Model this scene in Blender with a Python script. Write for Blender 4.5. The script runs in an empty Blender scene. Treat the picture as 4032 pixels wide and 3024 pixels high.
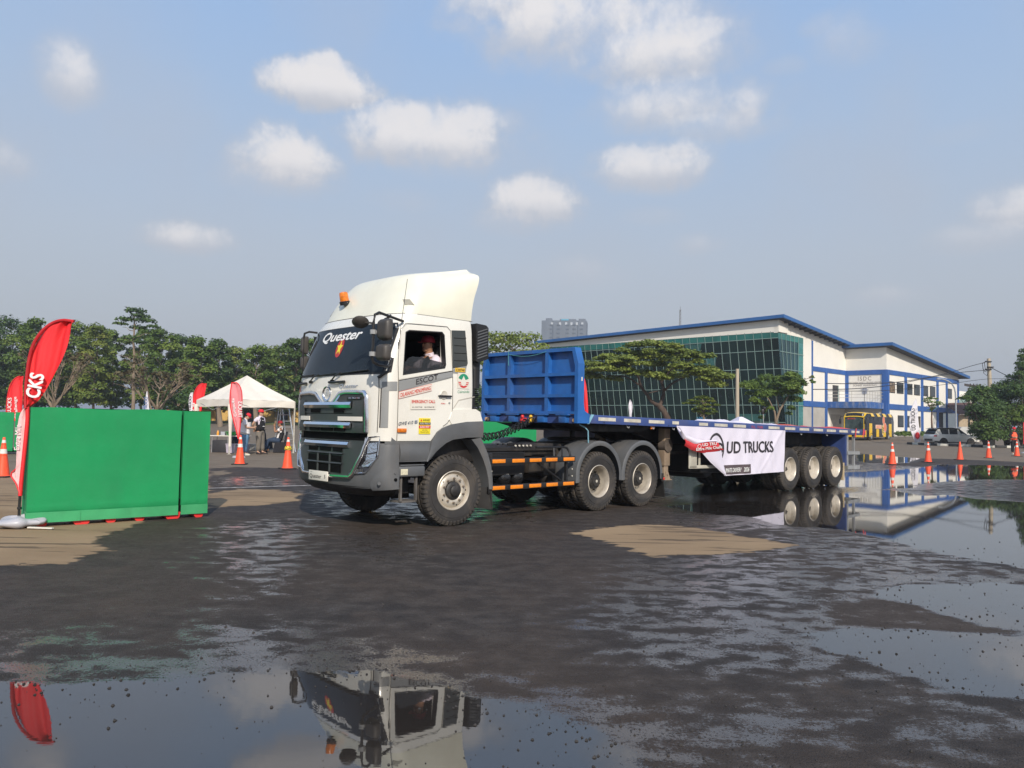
import bpy, bmesh, math, random
import numpy as np
from mathutils import Vector, Matrix
R = math.radians
sc = bpy.context.scene
COL = sc.collection
# ---------------------------------------------------------------- camera
CAM_H = 1.6; FPX = 3029.5
cam_d = bpy.data.cameras.new("camera"); cam = bpy.data.objects.new("camera", cam_d); COL.objects.link(cam)
cam_d.sensor_width = 36.0; cam_d.lens = 36.0 * FPX / 4032.0
cam_d.clip_start = 0.05; cam_d.clip_end = 12000
CM = Matrix.Rotation(R(90 + 2.74), 3, 'X') @ Matrix.Rotation(R(1.1), 3, 'Z')
cam.matrix_world = Matrix.Translation((0, 0, CAM_H)) @ CM.to_4x4()
sc.camera = cam
# ---------------------------------------------------------------- sun, exposure, sky
SUN_AZ = R(167)      # clockwise from +Y (the view direction): the sun is behind the photographer
SUN_EL = R(33)
sv = Vector((math.sin(SUN_AZ) * math.cos(SUN_EL), math.cos(SUN_AZ) * math.cos(SUN_EL), math.sin(SUN_EL)))
sd = bpy.data.lights.new("sun", 'SUN'); sd.energy = 3.5; sd.angle = R(0.8); sd.color = (1, 0.91, 0.80)
so = bpy.data.objects.new("sun", sd); COL.objects.link(so); so.rotation_euler = sv.to_track_quat('Z', 'Y').to_euler()
sc.view_settings.view_transform = 'Standard'; sc.view_settings.look = 'None'
sc.view_settings.exposure = 0.37; sc.view_settings.gamma = 1.0
sc.render.engine = 'CYCLES'
sc.cycles.max_bounces = 8; sc.cycles.transparent_max_bounces = 12; sc.cycles.volume_bounces = 0
sc.cycles.use_denoising = True

W = bpy.data.worlds.new("World"); sc.world = W; W.use_nodes = True
wt = W.node_tree; wt.nodes.clear()
class NT:
    """tiny node helper"""
    def __init__(s, tree): s.t = tree; s.n = tree.nodes; s.l = tree.links
    def new(s, kind, **kw):
        n = s.n.new(kind)
        for k, v in kw.items(): setattr(n, k, v)
        return n
    def put(s, sock, v):
        if isinstance(v, bpy.types.NodeSocket): s.l.new(v, sock)
        elif v is not None:
            try: sock.default_value = v
            except Exception: sock.default_value = (v[0], v[1], v[2], 1)
    def math(s, op, a, b=None, c=None, clamp=False):
        n = s.new('ShaderNodeMath', operation=op); n.use_clamp = clamp
        s.put(n.inputs[0], a)
        if b is not None: s.put(n.inputs[1], b)
        if c is not None: s.put(n.inputs[2], c)
        return n.outputs[0]
    def mix(s, f, a, b, blend='MIX'):
        n = s.new('ShaderNodeMix', data_type='RGBA', blend_type=blend)
        s.put(n.inputs[0], f)
        for i, v in ((6, a), (7, b)):
            if not isinstance(v, bpy.types.NodeSocket): v = (v[0], v[1], v[2], 1)
            s.put(n.inputs[i], v)
        return n.outputs[2]
    def noise(s, vec, scale, detail=3, rough=0.5, dist=0.0, dim='3D'):
        n = s.new('ShaderNodeTexNoise', noise_dimensions=dim)
        if vec is not None: s.l.new(vec, n.inputs['Vector'])
        n.inputs['Scale'].default_value = scale; n.inputs['Detail'].default_value = detail
        n.inputs['Roughness'].default_value = rough; n.inputs['Distortion'].default_value = dist
        return n.outputs['Fac']
    def step(s, v, a, b, lo=0.0, hi=1.0):
        n = s.new('ShaderNodeMapRange', interpolation_type='SMOOTHSTEP')
        s.put(n.inputs['Value'], v); s.put(n.inputs['From Min'], a); s.put(n.inputs['From Max'], b)
        s.put(n.inputs['To Min'], lo); s.put(n.inputs['To Max'], hi)
        return n.outputs[0]
    def ramp(s, v, pts):
        n = s.new('ShaderNodeValToRGB'); s.put(n.inputs[0], v)
        e = n.color_ramp.elements
        while len(e) < len(pts): e.new(0.5)
        for i, (p, c) in enumerate(pts): e[i].position = p; e[i].color = (c[0], c[1], c[2], 1)
        return n.outputs[0]
    def scalev(s, vec, sx, sy, sz):
        n = s.new('ShaderNodeMapping'); s.l.new(vec, n.inputs[0]); n.inputs['Scale'].default_value = (sx, sy, sz)
        return n.outputs[0]
w = NT(wt)
tc = w.new('ShaderNodeTexCoord'); sep = w.new('ShaderNodeSeparateXYZ'); w.l.new(tc.outputs['Generated'], sep.inputs[0])
X, Y, Z = sep.outputs
el = w.math('ARCSINE', Z); az = w.math('ARCTAN2', X, Y)          # radians
sky = w.new('ShaderNodeTexSky', sky_type='NISHITA'); sky.sun_disc = False
sky.sun_elevation = SUN_EL; sky.sun_rotation = SUN_AZ; sky.air_density = 1.2; sky.dust_density = 3.0; sky.ozone_density = 2.0
eln = w.math('DIVIDE', el, R(60), clamp=True)
grad = w.ramp(eln, [(0.0, (4.1, 4.2, 4.4)), (0.08, (4.1, 4.3, 4.6)), (0.20, (3.95, 4.45, 5.2)), (0.34, (3.35, 4.4, 6.0)), (0.48, (2.75, 4.15, 6.5)), (1.0, (1.9, 2.9, 4.9))])
base = w.mix(0.86, sky.outputs[0], grad)
# soft high haze patches
cv = w.new('ShaderNodeCombineXYZ'); w.l.new(az, cv.inputs[0]); w.l.new(el, cv.inputs[1])
n1 = w.noise(cv.outputs[0], 16, 8, 0.60, 0.2); n2 = w.noise(cv.outputs[0], 60, 6, 0.65)
n3 = w.noise(cv.outputs[0], 5, 3, 0.5)
wob = w.math('ADD', w.math('MULTIPLY', w.math('SUBTRACT', n1, 0.5), 2.6), w.math('MULTIPLY', w.math('SUBTRACT', n2, 0.5), 0.7))
def skydir(u, v):
    d = CM @ Vector(((u - 1106) / 1662.0, -(v - 829.5) / 1662.0, -1)).normalized()
    return math.atan2(d.x, d.y), math.asin(d.z)
# centre x, y, half width, half height, opacity, softness  (directions read off the photo, degrees follow)
CL = [(1240, 50, 230, 110, .95, .8), (1420, 120, 170, 90, .95, .8), (1120, 10, 120, 70, .95, .7), (1330, 70, 210, 110, .85, .9), (1300, 20, 160, 70, .9, .8), (695, 190, 98, 56, .97, .45), (700, 155, 42, 40, .9, .4),
      (618, 350, 100, 66, .97, .6), (612, 385, 110, 45, .6, .9), (915, 305, 175, 66, .95, .6), (880, 275, 80, 46, .9, .5), (1000, 285, 95, 56, .9, .6), (960, 340, 150, 50, .6, 1.0), (1080, 275, 50, 34, .5, .8),
      (1460, 235, 180, 66, .85, .9), (1600, 235, 56, 56, .8, .8), (1530, 275, 130, 40, .6, .9), (1410, 365, 118, 52, .9, .65), (1450, 335, 60, 30, .85, .6), (1150, 440, 90, 56, .92, .55), (1130, 475, 100, 36, .5, .9),
      (410, 518, 95, 34, .85, .7), (150, 170, 66, 70, .8, .9), (2200, 455, 100, 56, .8, .85), (2150, 510, 150, 34, .5, .9), (1825, 90, 66, 58, .55, 1.0), (1775, 60, 40, 30, .4, .9),
      (1510, 530, 55, 22, .5, .9), (1930, 640, 85, 24, .45, .9), (1240, 595, 110, 36, .35, .9), (0, 350, 60, 46, .7, .8), (870, 435, 70, 24, .25, .9), (2080, 290, 70, 24, .15, .9), (1400, 470, 60, 20, .3, .9), (1690, 145, 50, 20, .25, .9)]
cov = None; shade = None
for (cx, cy, hx, hy, op, soft) in CL:
    hx *= 1.22; hy *= 1.25; a0, e0 = skydir(cx, cy); ra = abs(skydir(cx + hx, cy)[0] - a0); re = abs(skydir(cx, cy - hy)[1] - e0)
    dx = w.math('MULTIPLY', w.math('SUBTRACT', az, a0), 1 / ra); dy = w.math('MULTIPLY', w.math('SUBTRACT', el, e0), 1 / re)
    # flatter underneath
    dyl = w.math('MULTIPLY', w.math('MINIMUM', dy, 0.0), 1.25); dyh = w.math('MAXIMUM', dy, 0.0); dd = w.math('ADD', dyl, dyh)
    r2 = w.math('ADD', w.math('MULTIPLY', dx, dx), w.math('MULTIPLY', dd, dd))
    f = w.math('ADD', w.math('SUBTRACT', 1.42, r2), wob)
    m = w.math('MULTIPLY', w.step(f, -0.1, 0.25 + soft * 1.9), op)
    sh = w.math('MULTIPLY', m, w.step(dy, -0.9, 0.7))
    cov = m if cov is None else w.math('MAXIMUM', cov, m)
    shade = sh if shade is None else w.math('MAXIMUM', shade, sh)
lit = w.math('ADD', shade, w.math('MULTIPLY', w.math('SUBTRACT', n2, 0.5), 0.25))
ccol = w.mix(w.step(lit, 0.05, 0.75), (4.3, 4.45, 4.9), (6.7, 6.5, 6.5))
wisp = w.math('MULTIPLY', w.step(n3, 0.4, 0.75), 0.30)
base = w.mix(wisp, base, (3.9, 4.05, 4.5))
fin = w.mix(cov, base, ccol)
bg = w.new('ShaderNodeBackground'); w.l.new(fin, bg.inputs[0]); bg.inputs[1].default_value = 0.1
wo = w.new('ShaderNodeOutputWorld'); w.l.new(bg.outputs[0], wo.inputs[0])
W.cycles.sampling_method = 'MANUAL'; W.cycles.sample_map_resolution = 512

# ---------------------------------------------------------------- helpers
def ray(u, v):      # photo position (4032 x 3024) to a direction in the world
    return CM @ Vector(((u - 2016) / FPX, -(v - 1512) / FPX, -1))
def at(u, v, y):    # the point at distance y on that line of sight
    d = ray(u, v); return Vector((0, 0, CAM_H)) + d * (y / d.y)
def gp(u, v):       # where that line of sight meets the ground
    d = ray(u, v); p = Vector((0, 0, CAM_H)) + d * (-CAM_H / d.z); return p
def S4(x, y): return 700 + x * .3014, 1400 + y * .3014
def S3(x, y): return 3300 + x * .39186, 1200 + y * .39186
def S1(x, y): return 2000 + x * .39783, 1180 + y * .39783
def S2(x, y): return 2700 + x * .39783, 1180 + y * .39783

MATS = {}
def mat(name, col, rough=0.5, metal=0.0, var=0.12, scale=3.0, bump=0.0, bscale=40.0, coat=0.0, dirt=None, dirtamt=0.0, dscale=1.5, trans=0.0, alpha=1.0, sss=0.0, spec=0.5, streak=False, emit=None):
    if name in MATS: return MATS[name]
    m = bpy.data.materials.new(name); m.use_nodes = True; MATS[name] = m
    t = NT(m.node_tree); b = m.node_tree.nodes['Principled BSDF']
    co = t.new('ShaderNodeTexCoord').outputs['Object']
    v = t.scalev(co, 1, 1, 0.25) if streak else co
    n = t.noise(v, scale, 4, 0.6)
    lo = [max(0, c * (1 - var)) for c in col]; hi = [min(1, c * (1 + var)) for c in col]
    c = t.mix(t.step(n, 0.3, 0.7), lo, hi)
    if dirt is not None:
        nd = t.noise(t.scalev(co, 1, 1, 0.4), dscale, 6, 0.65)
        c = t.mix(t.math('MULTIPLY', t.step(nd, 0.45, 0.75), dirtamt), c, dirt)
    t.put(b.inputs['Base Color'], c)
    nr = t.noise(co, scale * 2.3, 3, 0.5)
    t.put(b.inputs['Roughness'], t.step(nr, 0.2, 0.8, max(0.0, rough - 0.07), min(1, rough + 0.07)))
    b.inputs['Metallic'].default_value = metal
    b.inputs['Specular IOR Level'].default_value = spec
    if coat: b.inputs['Coat Weight'].default_value = coat; b.inputs['Coat Roughness'].default_value = 0.08
    if trans: b.inputs['Transmission Weight'].default_value = trans
    if alpha < 1: b.inputs['Alpha'].default_value = alpha
    if emit: b.inputs['Emission Color'].default_value = (*emit, 1); b.inputs['Emission Strength'].default_value = 1
    if bump:
        bn = t.new('ShaderNodeBump'); bn.inputs['Strength'].default_value = min(1, bump); bn.inputs['Distance'].default_value = 0.01 * max(1, bump)
        t.l.new(t.noise(co, bscale, 4, 0.6), bn.inputs['Height']); t.l.new(bn.outputs[0], b.inputs['Normal'])
    return m

class MB:
    def __init__(s): s.bm = bmesh.new(); s.m = 0
    def _f(s, vs):
        try: f = s.bm.faces.new(vs); f.material_index = s.m; return f
        except ValueError: return None
    def poly(s, pts): return s._f([s.bm.verts.new(p) for p in pts])
    def box(s, x0, x1, y0, y1, z0, z1, bev=0.0, rot=None, org=None):
        r = bmesh.ops.create_cube(s.bm, size=1.0)['verts']
        for v in r:
            v.co = Vector(((x0 + x1) / 2 + v.co.x * (x1 - x0), (y0 + y1) / 2 + v.co.y * (y1 - y0), (z0 + z1) / 2 + v.co.z * (z1 - z0)))
        fs = set(f for v in r for f in v.link_faces)
        for f in fs: f.material_index = s.m
        if bev:
            es = list(set(e for v in r for e in v.link_edges))
            q = bmesh.ops.bevel(s.bm, geom=es, offset=bev, segments=2, affect='EDGES', profile=0.5)
            r = list(set(v for f in q['faces'] for v in f.verts) | set(v for v in r if v.is_valid))
            for f in q['faces']: f.material_index = s.m
        if rot is not None:
            o = Vector(org or ((x0 + x1) / 2, (y0 + y1) / 2, (z0 + z1) / 2))
            for v in r: v.co = o + rot @ (v.co - o)
        return s
    def ring(s, c, ax, r, n, ry=None, up=None):
        ax = Vector(ax).normalized(); up = Vector(up) if up else (Vector((0, 0, 1)) if abs(ax.z) < 0.95 else Vector((1, 0, 0)))
        a = ax.cross(up).normalized(); b = a.cross(ax).normalized(); ry = r if ry is None else ry
        return [s.bm.verts.new(Vector(c) + a * (r * math.cos(2 * math.pi * i / n)) + b * (ry * math.sin(2 * math.pi * i / n))) for i in range(n)]
    def bridge(s, A, B, closed=True):
        n = len(A)
        for i in range(n if closed else n - 1): s._f([A[i], A[(i + 1) % n], B[(i + 1) % n], B[i]])
    def cyl(s, p, q, r, r2=None, n=14, cap=True):
        ax = Vector(q) - Vector(p); A = s.ring(p, ax, r, n); B = s.ring(q, ax, r if r2 is None else r2, n); s.bridge(A, B)
        if cap: s._f(A[::-1]); s._f(B)
        return s
    def tube(s, pts, r, n=8, rad=None):
        pts = [Vector(p) for p in pts]; prev = None; up = Vector((0.13, 0.21, 0.97))
        for i, p in enumerate(pts):
            d = (pts[min(i + 1, len(pts) - 1)] - pts[max(i - 1, 0)])
            if d.length < 1e-6: continue
            rr = rad[i] if rad else r
            A = s.ring(p, d, rr, n, up=up)
            if prev: s.bridge(prev, A)
            else: s._f(A[::-1])
            prev = A
        s._f(prev); return s
    def lathe(s, prof, org=(0, 0, 0), axis=(0, 1, 0), n=32, a0=0, a1=2 * math.pi):
        """prof: (radius, height along axis)"""
        ax = Vector(axis).normalized(); up = Vector((0, 0, 1)) if abs(ax.z) < 0.9 else Vector((1, 0, 0))
        a = ax.cross(up).normalized(); b = a.cross(ax); o = Vector(org); full = abs(a1 - a0 - 2 * math.pi) < 1e-6
        k = n if full else n + 1; rows = []
        for (r, h) in prof:
            rows.append([s.bm.verts.new(o + ax * h + (a * math.cos(a0 + (a1 - a0) * i / n) + b * math.sin(a0 + (a1 - a0) * i / n)) * r) for i in range(k)])
        for i in range(len(rows) - 1): s.bridge(rows[i], rows[i + 1], full)
        return s
    def prism(s, pts, vec):
        vec = Vector(vec); A = [s.bm.verts.new(p) for p in pts]; B = [s.bm.verts.new(Vector(p) + vec) for p in pts]
        s._f(A[::-1]); s._f(B); s.bridge(A, B); return s
    def loft(s, rings, closed=True, cap=True):
        rows = [[s.bm.verts.new(p) for p in r] for r in rings]
        for i in range(len(rows) - 1): s.bridge(rows[i], rows[i + 1], closed)
        if cap: s._f(rows[0][::-1]); s._f(rows[-1])
        return s
    def sheet(s, fn, nu, nv, thick=None):
        """fn(i/nu, j/nv) -> point; thick: vector or function giving the back side offset"""
        g = [[Vector(fn(i / nu, j / nv)) for j in range(nv + 1)] for i in range(nu + 1)]
        F_ = [[s.bm.verts.new(p) for p in r] for r in g]
        for i in range(nu):
            for j in range(nv): s._f([F_[i][j], F_[i + 1][j], F_[i + 1][j + 1], F_[i][j + 1]])
        if thick is not None:
            tv = Vector(thick); K = [[s.bm.verts.new(p + tv) for p in r] for r in g]
            for i in range(nu):
                for j in range(nv): s._f([K[i][j], K[i][j + 1], K[i + 1][j + 1], K[i + 1][j]])
            for i in range(nu):
                s._f([F_[i][0], K[i][0], K[i + 1][0], F_[i + 1][0]]); s._f([F_[i][nv], F_[i + 1][nv], K[i + 1][nv], K[i][nv]])
            for j in range(nv):
                s._f([F_[0][j], F_[0][j + 1], K[0][j + 1], K[0][j]]); s._f([F_[nu][j], K[nu][j], K[nu][j + 1], F_[nu][j + 1]])
        return s
    def ball(s, c, r, sx=1, sy=1, sz=1, n=12):
        q = bmesh.ops.create_uvsphere(s.bm, u_segments=n, v_segments=max(6, n * 2 // 3), radius=r)['verts']
        for v in q: v.co = Vector(c) + Vector((v.co.x * sx, v.co.y * sy, v.co.z * sz))
        for f in set(f for v in q for f in v.link_faces): f.material_index = s.m
        return s
    def build(s, name, mats, parent=None, smooth=35, norm=True):
        if norm: bmesh.ops.recalc_face_normals(s.bm, faces=s.bm.faces)
        me = bpy.data.meshes.new(name); s.bm.to_mesh(me); s.bm.free()
        return link(name, me, mats, parent, smooth)
def link(name, me, mats, parent=None, smooth=35):
    for m in (mats if isinstance(mats, (list, tuple)) else [mats]):
        if m is not None: me.materials.append(m)
    if smooth and len(me.polygons):
        me.polygons.foreach_set('use_smooth', [True] * len(me.polygons)); me.set_sharp_from_angle(angle=R(smooth))
    o = bpy.data.objects.new(name, me); COL.objects.link(o)
    if parent is not None: o.parent = parent
    return o
def tag(o, label=None, cat=None, group=None, kind=None):
    if label: o['label'] = label
    if cat: o['category'] = cat
    if group: o['group'] = group
    if kind: o['kind'] = kind
    return o
def empty(name, loc, rz=0.0, label=None, cat=None, group=None):
    o = bpy.data.objects.new(name, None); COL.objects.link(o); o.location = loc; o.rotation_euler = (0, 0, rz)
    o.empty_display_size = 0.2
    return tag(o, label, cat, group)
def copy_tree(o, parent=None):
    c = o.copy(); COL.objects.link(c)
    if parent is not None: c.parent = parent
    for ch in list(o.children): copy_tree(ch, c)
    return c
def text_mesh(s, size=1.0, bold=0.0, fat=0.0, shear=0.0, xs=1.0, depth=0.0, space=1.0, align='LEFT'):
    """text as mesh data in its own xy plane, scaled so that capitals are `size` high"""
    cu = bpy.data.curves.new('text', 'FONT'); cu.body = s; cu.size = 1.0; cu.offset = bold; cu.shear = shear; cu.extrude = depth; cu.resolution_u = 3
    cu.space_character = space; cu.align_x = align
    o = bpy.data.objects.new('text', cu); COL.objects.link(o)
    dg = bpy.context.evaluated_depsgraph_get(); me = bpy.data.meshes.new_from_object(o.evaluated_get(dg))
    bpy.data.objects.remove(o); bpy.data.curves.remove(cu)
    if fat:
        bm = bmesh.new()
        for i, (dx, dy) in enumerate(((0, 0), (1, 0), (-1, 0), (0, 1), (0, -1), (.7, .7), (-.7, -.7), (.7, -.7), (-.7, .7))):
            k0 = len(bm.verts); bm.from_mesh(me); bm.verts.ensure_lookup_table()
            for v in bm.verts[k0:]: v.co += Vector((dx * fat, dy * fat, i * 1.0))
        bm.to_mesh(me); bm.free()
    k = size / 0.70
    for v in me.vertices: v.co = Vector((v.co.x * k * xs, v.co.y * k, v.co.z))
    return me
def text(name, s, fn, size, m, parent, width=None, push=(0, 0, 0), **kw):
    """fn(u, v) maps the flat text (metres) onto a surface. width forces the total width"""
    me = text_mesh(s, size, **kw); xs = [v.co.x for v in me.vertices]
    if width and xs:
        x0, x1 = min(xs), max(xs); k = width / (x1 - x0)
        for v in me.vertices: v.co.x = (v.co.x - x0) * k
    bm = bmesh.new(); bm.from_mesh(me)
    if kw.get('sub'): pass
    long = [e for e in bm.edges if e.calc_length() > 0.12]
    if long and fn is not None: bmesh.ops.subdivide_edges(bm, edges=long, cuts=2)
    for v in bm.verts:
        z_ = v.co.z; v.co = Vector(fn(v.co.x, v.co.y)) + Vector(push) * (z_ if abs(z_) > .5 else 0) if fn else v.co
    bm.to_mesh(me); bm.free(); me.name = name
    return link(name, me, m, parent, 0)
def split(o, gap=0.02):
    """a mesh whose pieces stand apart becomes one object per piece (pieces whose boxes touch stay together)"""
    me = o.data; n = len(me.vertices); par = list(range(n))
    def find(a):
        while par[a] != a: par[a] = par[par[a]]; a = par[a]
        return a
    for e in me.edges:
        a, b = find(e.vertices[0]), find(e.vertices[1])
        if a != b: par[a] = b
    isl = {}
    for v in me.vertices: isl.setdefault(find(v.index), []).append(v.index)
    gs = []
    for vs in isl.values():
        c = [me.vertices[i].co for i in vs]; lo = [min(p[k] for p in c) - gap / 2 for k in range(3)]; hi = [max(p[k] for p in c) + gap / 2 for k in range(3)]; gs.append([lo, hi, set(vs)])
    ch = True
    while ch:
        ch = False
        for i in range(len(gs)):
            for j in range(i + 1, len(gs)):
                A, B = gs[i], gs[j]
                if all(A[0][k] <= B[1][k] and B[0][k] <= A[1][k] for k in range(3)):
                    A[0] = [min(A[0][k], B[0][k]) for k in range(3)]; A[1] = [max(A[1][k], B[1][k]) for k in range(3)]; A[2] |= B[2]; gs.pop(j); ch = True; break
            if ch: break
    if len(gs) < 2: return [o]
    out = []
    for gi, (lo, hi, vs) in enumerate(gs):
        bm = bmesh.new(); bm.from_mesh(me); bm.verts.ensure_lookup_table()
        bmesh.ops.delete(bm, geom=[v for v in bm.verts if v.index not in vs], context='VERTS')
        m2 = bpy.data.meshes.new(o.name.split('.')[0]); bm.to_mesh(m2); bm.free()
        for m in me.materials: m2.materials.append(m)
        q = o if gi == len(gs) - 1 else o.copy()
        if q is not o: COL.objects.link(q); q.data = m2
        else: last = m2
        out.append(q)
    o.data = last
    return out
def bool_cut(o, cutters):
    for c in cutters:
        md = o.modifiers.new('b', 'BOOLEAN'); md.operation = 'DIFFERENCE'; md.solver = 'EXACT'; md.object = c
    dg = bpy.context.evaluated_depsgraph_get(); dg.update()
    me = bpy.data.meshes.new_from_object(o.evaluated_get(dg)); o.modifiers.clear(); old = o.data; o.data = me; bpy.data.meshes.remove(old)
    for c in cutters: bpy.data.objects.remove(c)
    me.polygons.foreach_set('use_smooth', [True] * len(me.polygons)); me.set_sharp_from_angle(angle=R(28))
def lerp(t, pts):
    if t <= pts[0][0]: return pts[0][1]
    for (a, b), (c, d) in zip(pts, pts[1:]):
        if t <= c: return b + (d - b) * (t - a) / (c - a)
    return pts[-1][1]
# ---------------------------------------------------------------- ground
def D2(pts): return [gp(x * 1.8228, y * 1.8228).xy for x, y in pts]
# dry patches and puddles, outlines on the ground
DRY = [D2([(-60, 1090), (300, 1110), (292, 1129), (264, 1144), (196, 1168), (232, 1194), (135, 1216), (60, 1221), (-60, 1222)]),
       D2([(1225, 1151), (1290, 1140), (1370, 1132), (1480, 1137), (1560, 1151), (1640, 1164), (1734, 1178), (1690, 1184), (1600, 1194), (1480, 1200), (1385, 1200), (1355, 1184), (1300, 1168)]),
       D2([(448, 1066), (520, 1056), (600, 1058), (655, 1068), (640, 1084), (560, 1092), (470, 1094), (440, 1086)]),
       D2([(452, 1020), (480, 1016), (500, 1022), (470, 1028)])]
# everything beyond this line is dry
FARDRY = D2([(-900, 1119), (90, 1119), (292, 1129), (450, 1100), (452, 1012), (520, 1009), (640, 1012), (760, 1018), (800, 985), (1300, 975), (1740, 978), (1800, 982), (1855, 979), (1900, 984), (1990, 990), (2120, 994), (2240, 1000), (2700, 1015)])
far = [Vector((p[0], p[1])) for p in FARDRY] + [Vector((3000, 400)), Vector((3000, 4000)), Vector((-3000, 4000)), Vector((-3000, 60))]
DRY.append(far)
POND = [D2([(1887, 1016), (1975, 1012), (2034, 1003), (2212, 1007), (2300, 1010), (2300, 1036), (2120, 1036), (2034, 1041), (1981, 1047), (1975, 1054), (1924, 1056), (1890, 1060), (1800, 1075), (1640, 1062), (1480, 1068), (1420, 1050), (1440, 1022), (1600, 1020), (1760, 1025)]),
        D2([(1480, 1066), (1660, 1060), (1820, 1062), (1924, 1058), (1990, 1071), (2060, 1069), (2110, 1078), (2212, 1085), (2320, 1090), (2320, 1246), (2212, 1229), (2120, 1212), (2000, 1190), (1900, 1163), (1860, 1153), (1800, 1142), (1700, 1138), (1620, 1118), (1500, 1106), (1430, 1092)]),
        D2([(1850, 982), (1920, 979), (1990, 990), (1960, 1000), (1880, 1001), (1850, 996)]),
        D2([(1886, 1273), (1960, 1262), (2100, 1258), (2320, 1262), (2320, 1372), (2212, 1362), (2150, 1356), (2056, 1334), (1956, 1307), (1900, 1290)]),
        D2([(1731, 1367), (1800, 1362), (1906, 1357), (2060, 1368), (2212, 1372), (2320, 1376), (2320, 1540), (2212, 1517), (2106, 1507), (1981, 1472), (1881, 1437), (1781, 1412)]),
        D2([(-200, 1468), (0, 1467), (150, 1470), (400, 1455), (640, 1447), (825, 1449), (930, 1470), (1035, 1512), (1106, 1517), (1256, 1562), (1356, 1612), (1480, 1700), (1500, 1900), (-300, 1900)]),
        ]
# thin film that mirrors the sky only in places
FILM = [D2([(-20, 1370), (200, 1340), (300, 1380), (310, 1480), (-20, 1480)]), D2([(715, 1150), (800, 1140), (955, 1146), (962, 1190), (935, 1226), (860, 1224), (790, 1212), (718, 1190)]), D2([(440, 1140), (560, 1118), (700, 1120), (706, 1210), (640, 1290), (520, 1300), (430, 1230)]),
        D2([(1300, 1230), (1500, 1180), (1760, 1200), (1900, 1260), (1760, 1380), (1800, 1430), (1700, 1520), (1560, 1480), (1300, 1440), (1190, 1340)]),
        D2([(260, 1400), (430, 1330), (700, 1330), (900, 1400), (1100, 1500), (900, 1520), (300, 1490)]),
        D2([(1100, 1480), (1400, 1500), (1800, 1500), (2212, 1560), (2212, 1659), (1300, 1659)]),
        D2([(640, 1060), (1000, 1040), (1300, 1090), (1100, 1130), (700, 1120)]),
        D2([(1420, 1010), (1900, 1000), (2212, 1030), (2212, 1100), (1500, 1160), (1400, 1100)]),
        D2([(450, 1030), (560, 1028), (640, 1036), (640, 1052), (460, 1050)]),
        D2([(1650, 1130), (1900, 1165), (2212, 1240), (2212, 1270), (1850, 1270), (1600, 1190)])]
RIP = [D2([(1400, 1015), (1500, 1005), (1700, 1055), (1860, 1052), (1860, 1062), (1640, 1082), (1430, 1090), (1380, 1075)])]
def sdf(P, poly):
    """signed distance, positive inside"""
    d = np.full(len(P), 1e9); ins = np.zeros(len(P), bool); n = len(poly)
    for i in range(n):
        a = np.array([poly[i][0], poly[i][1]]); b = np.array([poly[(i + 1) % n][0], poly[(i + 1) % n][1]]); e = b - a
        wv = P - a; t = np.clip((wv @ e) / max(e @ e, 1e-9), 0, 1); q = wv - t[:, None] * e
        d = np.minimum(d, np.hypot(q[:, 0], q[:, 1]))
        c = ((a[1] <= P[:, 1]) != (b[1] <= P[:, 1])); xx = a[0] + (P[:, 1] - a[1]) * e[0] / (e[1] if abs(e[1]) > 1e-9 else 1e-9)
        ins ^= c & (P[:, 0] < xx)
    return np.where(ins, d, -d)
ys = [-3000, -800, -200, -60, -20, -8, -3, 0, 1.2, 2.0]
y = 2.4
while y < 75: ys.append(y); y *= 1.0155
ys += [85, 100, 130, 180, 260, 400, 700, 1400, 3000, 6500]
us = np.linspace(-1, 1, 231); ex = [8, 30, 120, 500, 2000, 6000]
xs_rows = []
for yy in ys:
    wd = 0.68 * max(yy, 2.0) + 2.2; wd = min(wd, 60)
    xs_rows.append(np.concatenate([[-wd - q for q in ex[::-1]], us * wd, [wd + q for q in ex]]))
NXg = len(xs_rows[0]); P = np.array([(x, yy) for r, yy in zip(xs_rows, ys) for x in r])
a_dry = np.max([sdf(P, q) for q in DRY], axis=0); a_pond = np.max([sdf(P, q) for q in POND], axis=0); a_film = np.max([sdf(P, q) for q in FILM], axis=0); a_rip = np.max([sdf(P, q) for q in RIP], axis=0)
rise = np.clip((P[:, 1] - 84) / 16, 0, 1); rise = rise * rise * (3 - 2 * rise) * 0.45      # the lot rises gently towards the building
me = bpy.data.meshes.new('ground'); nr = len(ys)
fs = [(i * NXg + j, i * NXg + j + 1, (i + 1) * NXg + j + 1, (i + 1) * NXg + j) for i in range(nr - 1) for j in range(NXg - 1)]
me.from_pydata([(p[0], p[1], z) for p, z in zip(P, rise)], [], fs)
for nm, arr in (('dry', a_dry), ('pond', a_pond), ('film', a_film), ('ripple', a_rip)):
    at_ = me.attributes.new(nm, 'FLOAT', 'POINT'); at_.data.foreach_set('value', np.clip(arr, -3, 3).astype(np.float32))
gm = bpy.data.materials.new('asphalt_wet_and_dry'); gm.use_nodes = True; g = NT(gm.node_tree); gb = gm.node_tree.nodes['Principled BSDF']
def attr(nm):
    n = g.new('ShaderNodeAttribute'); n.attribute_name = nm; return n.outputs['Fac']
co = g.new('ShaderNodeTexCoord').outputs['Object']
str_ = g.scalev(co, 0.7, 1.35, 1)                        # marks drawn out along the drivers' line
nA = g.noise(co, 1.3, 6, 0.65); nB = g.noise(str_, 2.6, 7, 0.62, 0.25); nG = g.noise(g.scalev(co, 0.95, 1.1, 1), 4.6, 3, 0.5); nH = g.noise(co, 0.35, 3, 0.5); nC = g.noise(co, 22, 4, 0.7); nD = g.noise(co, 130, 2, 0.6); nE = g.noise(str_, 0.5, 4, 0.55)
nF = g.noise(g.scalev(co, 1, 1, 1), 55, 3, 0.7)
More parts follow.
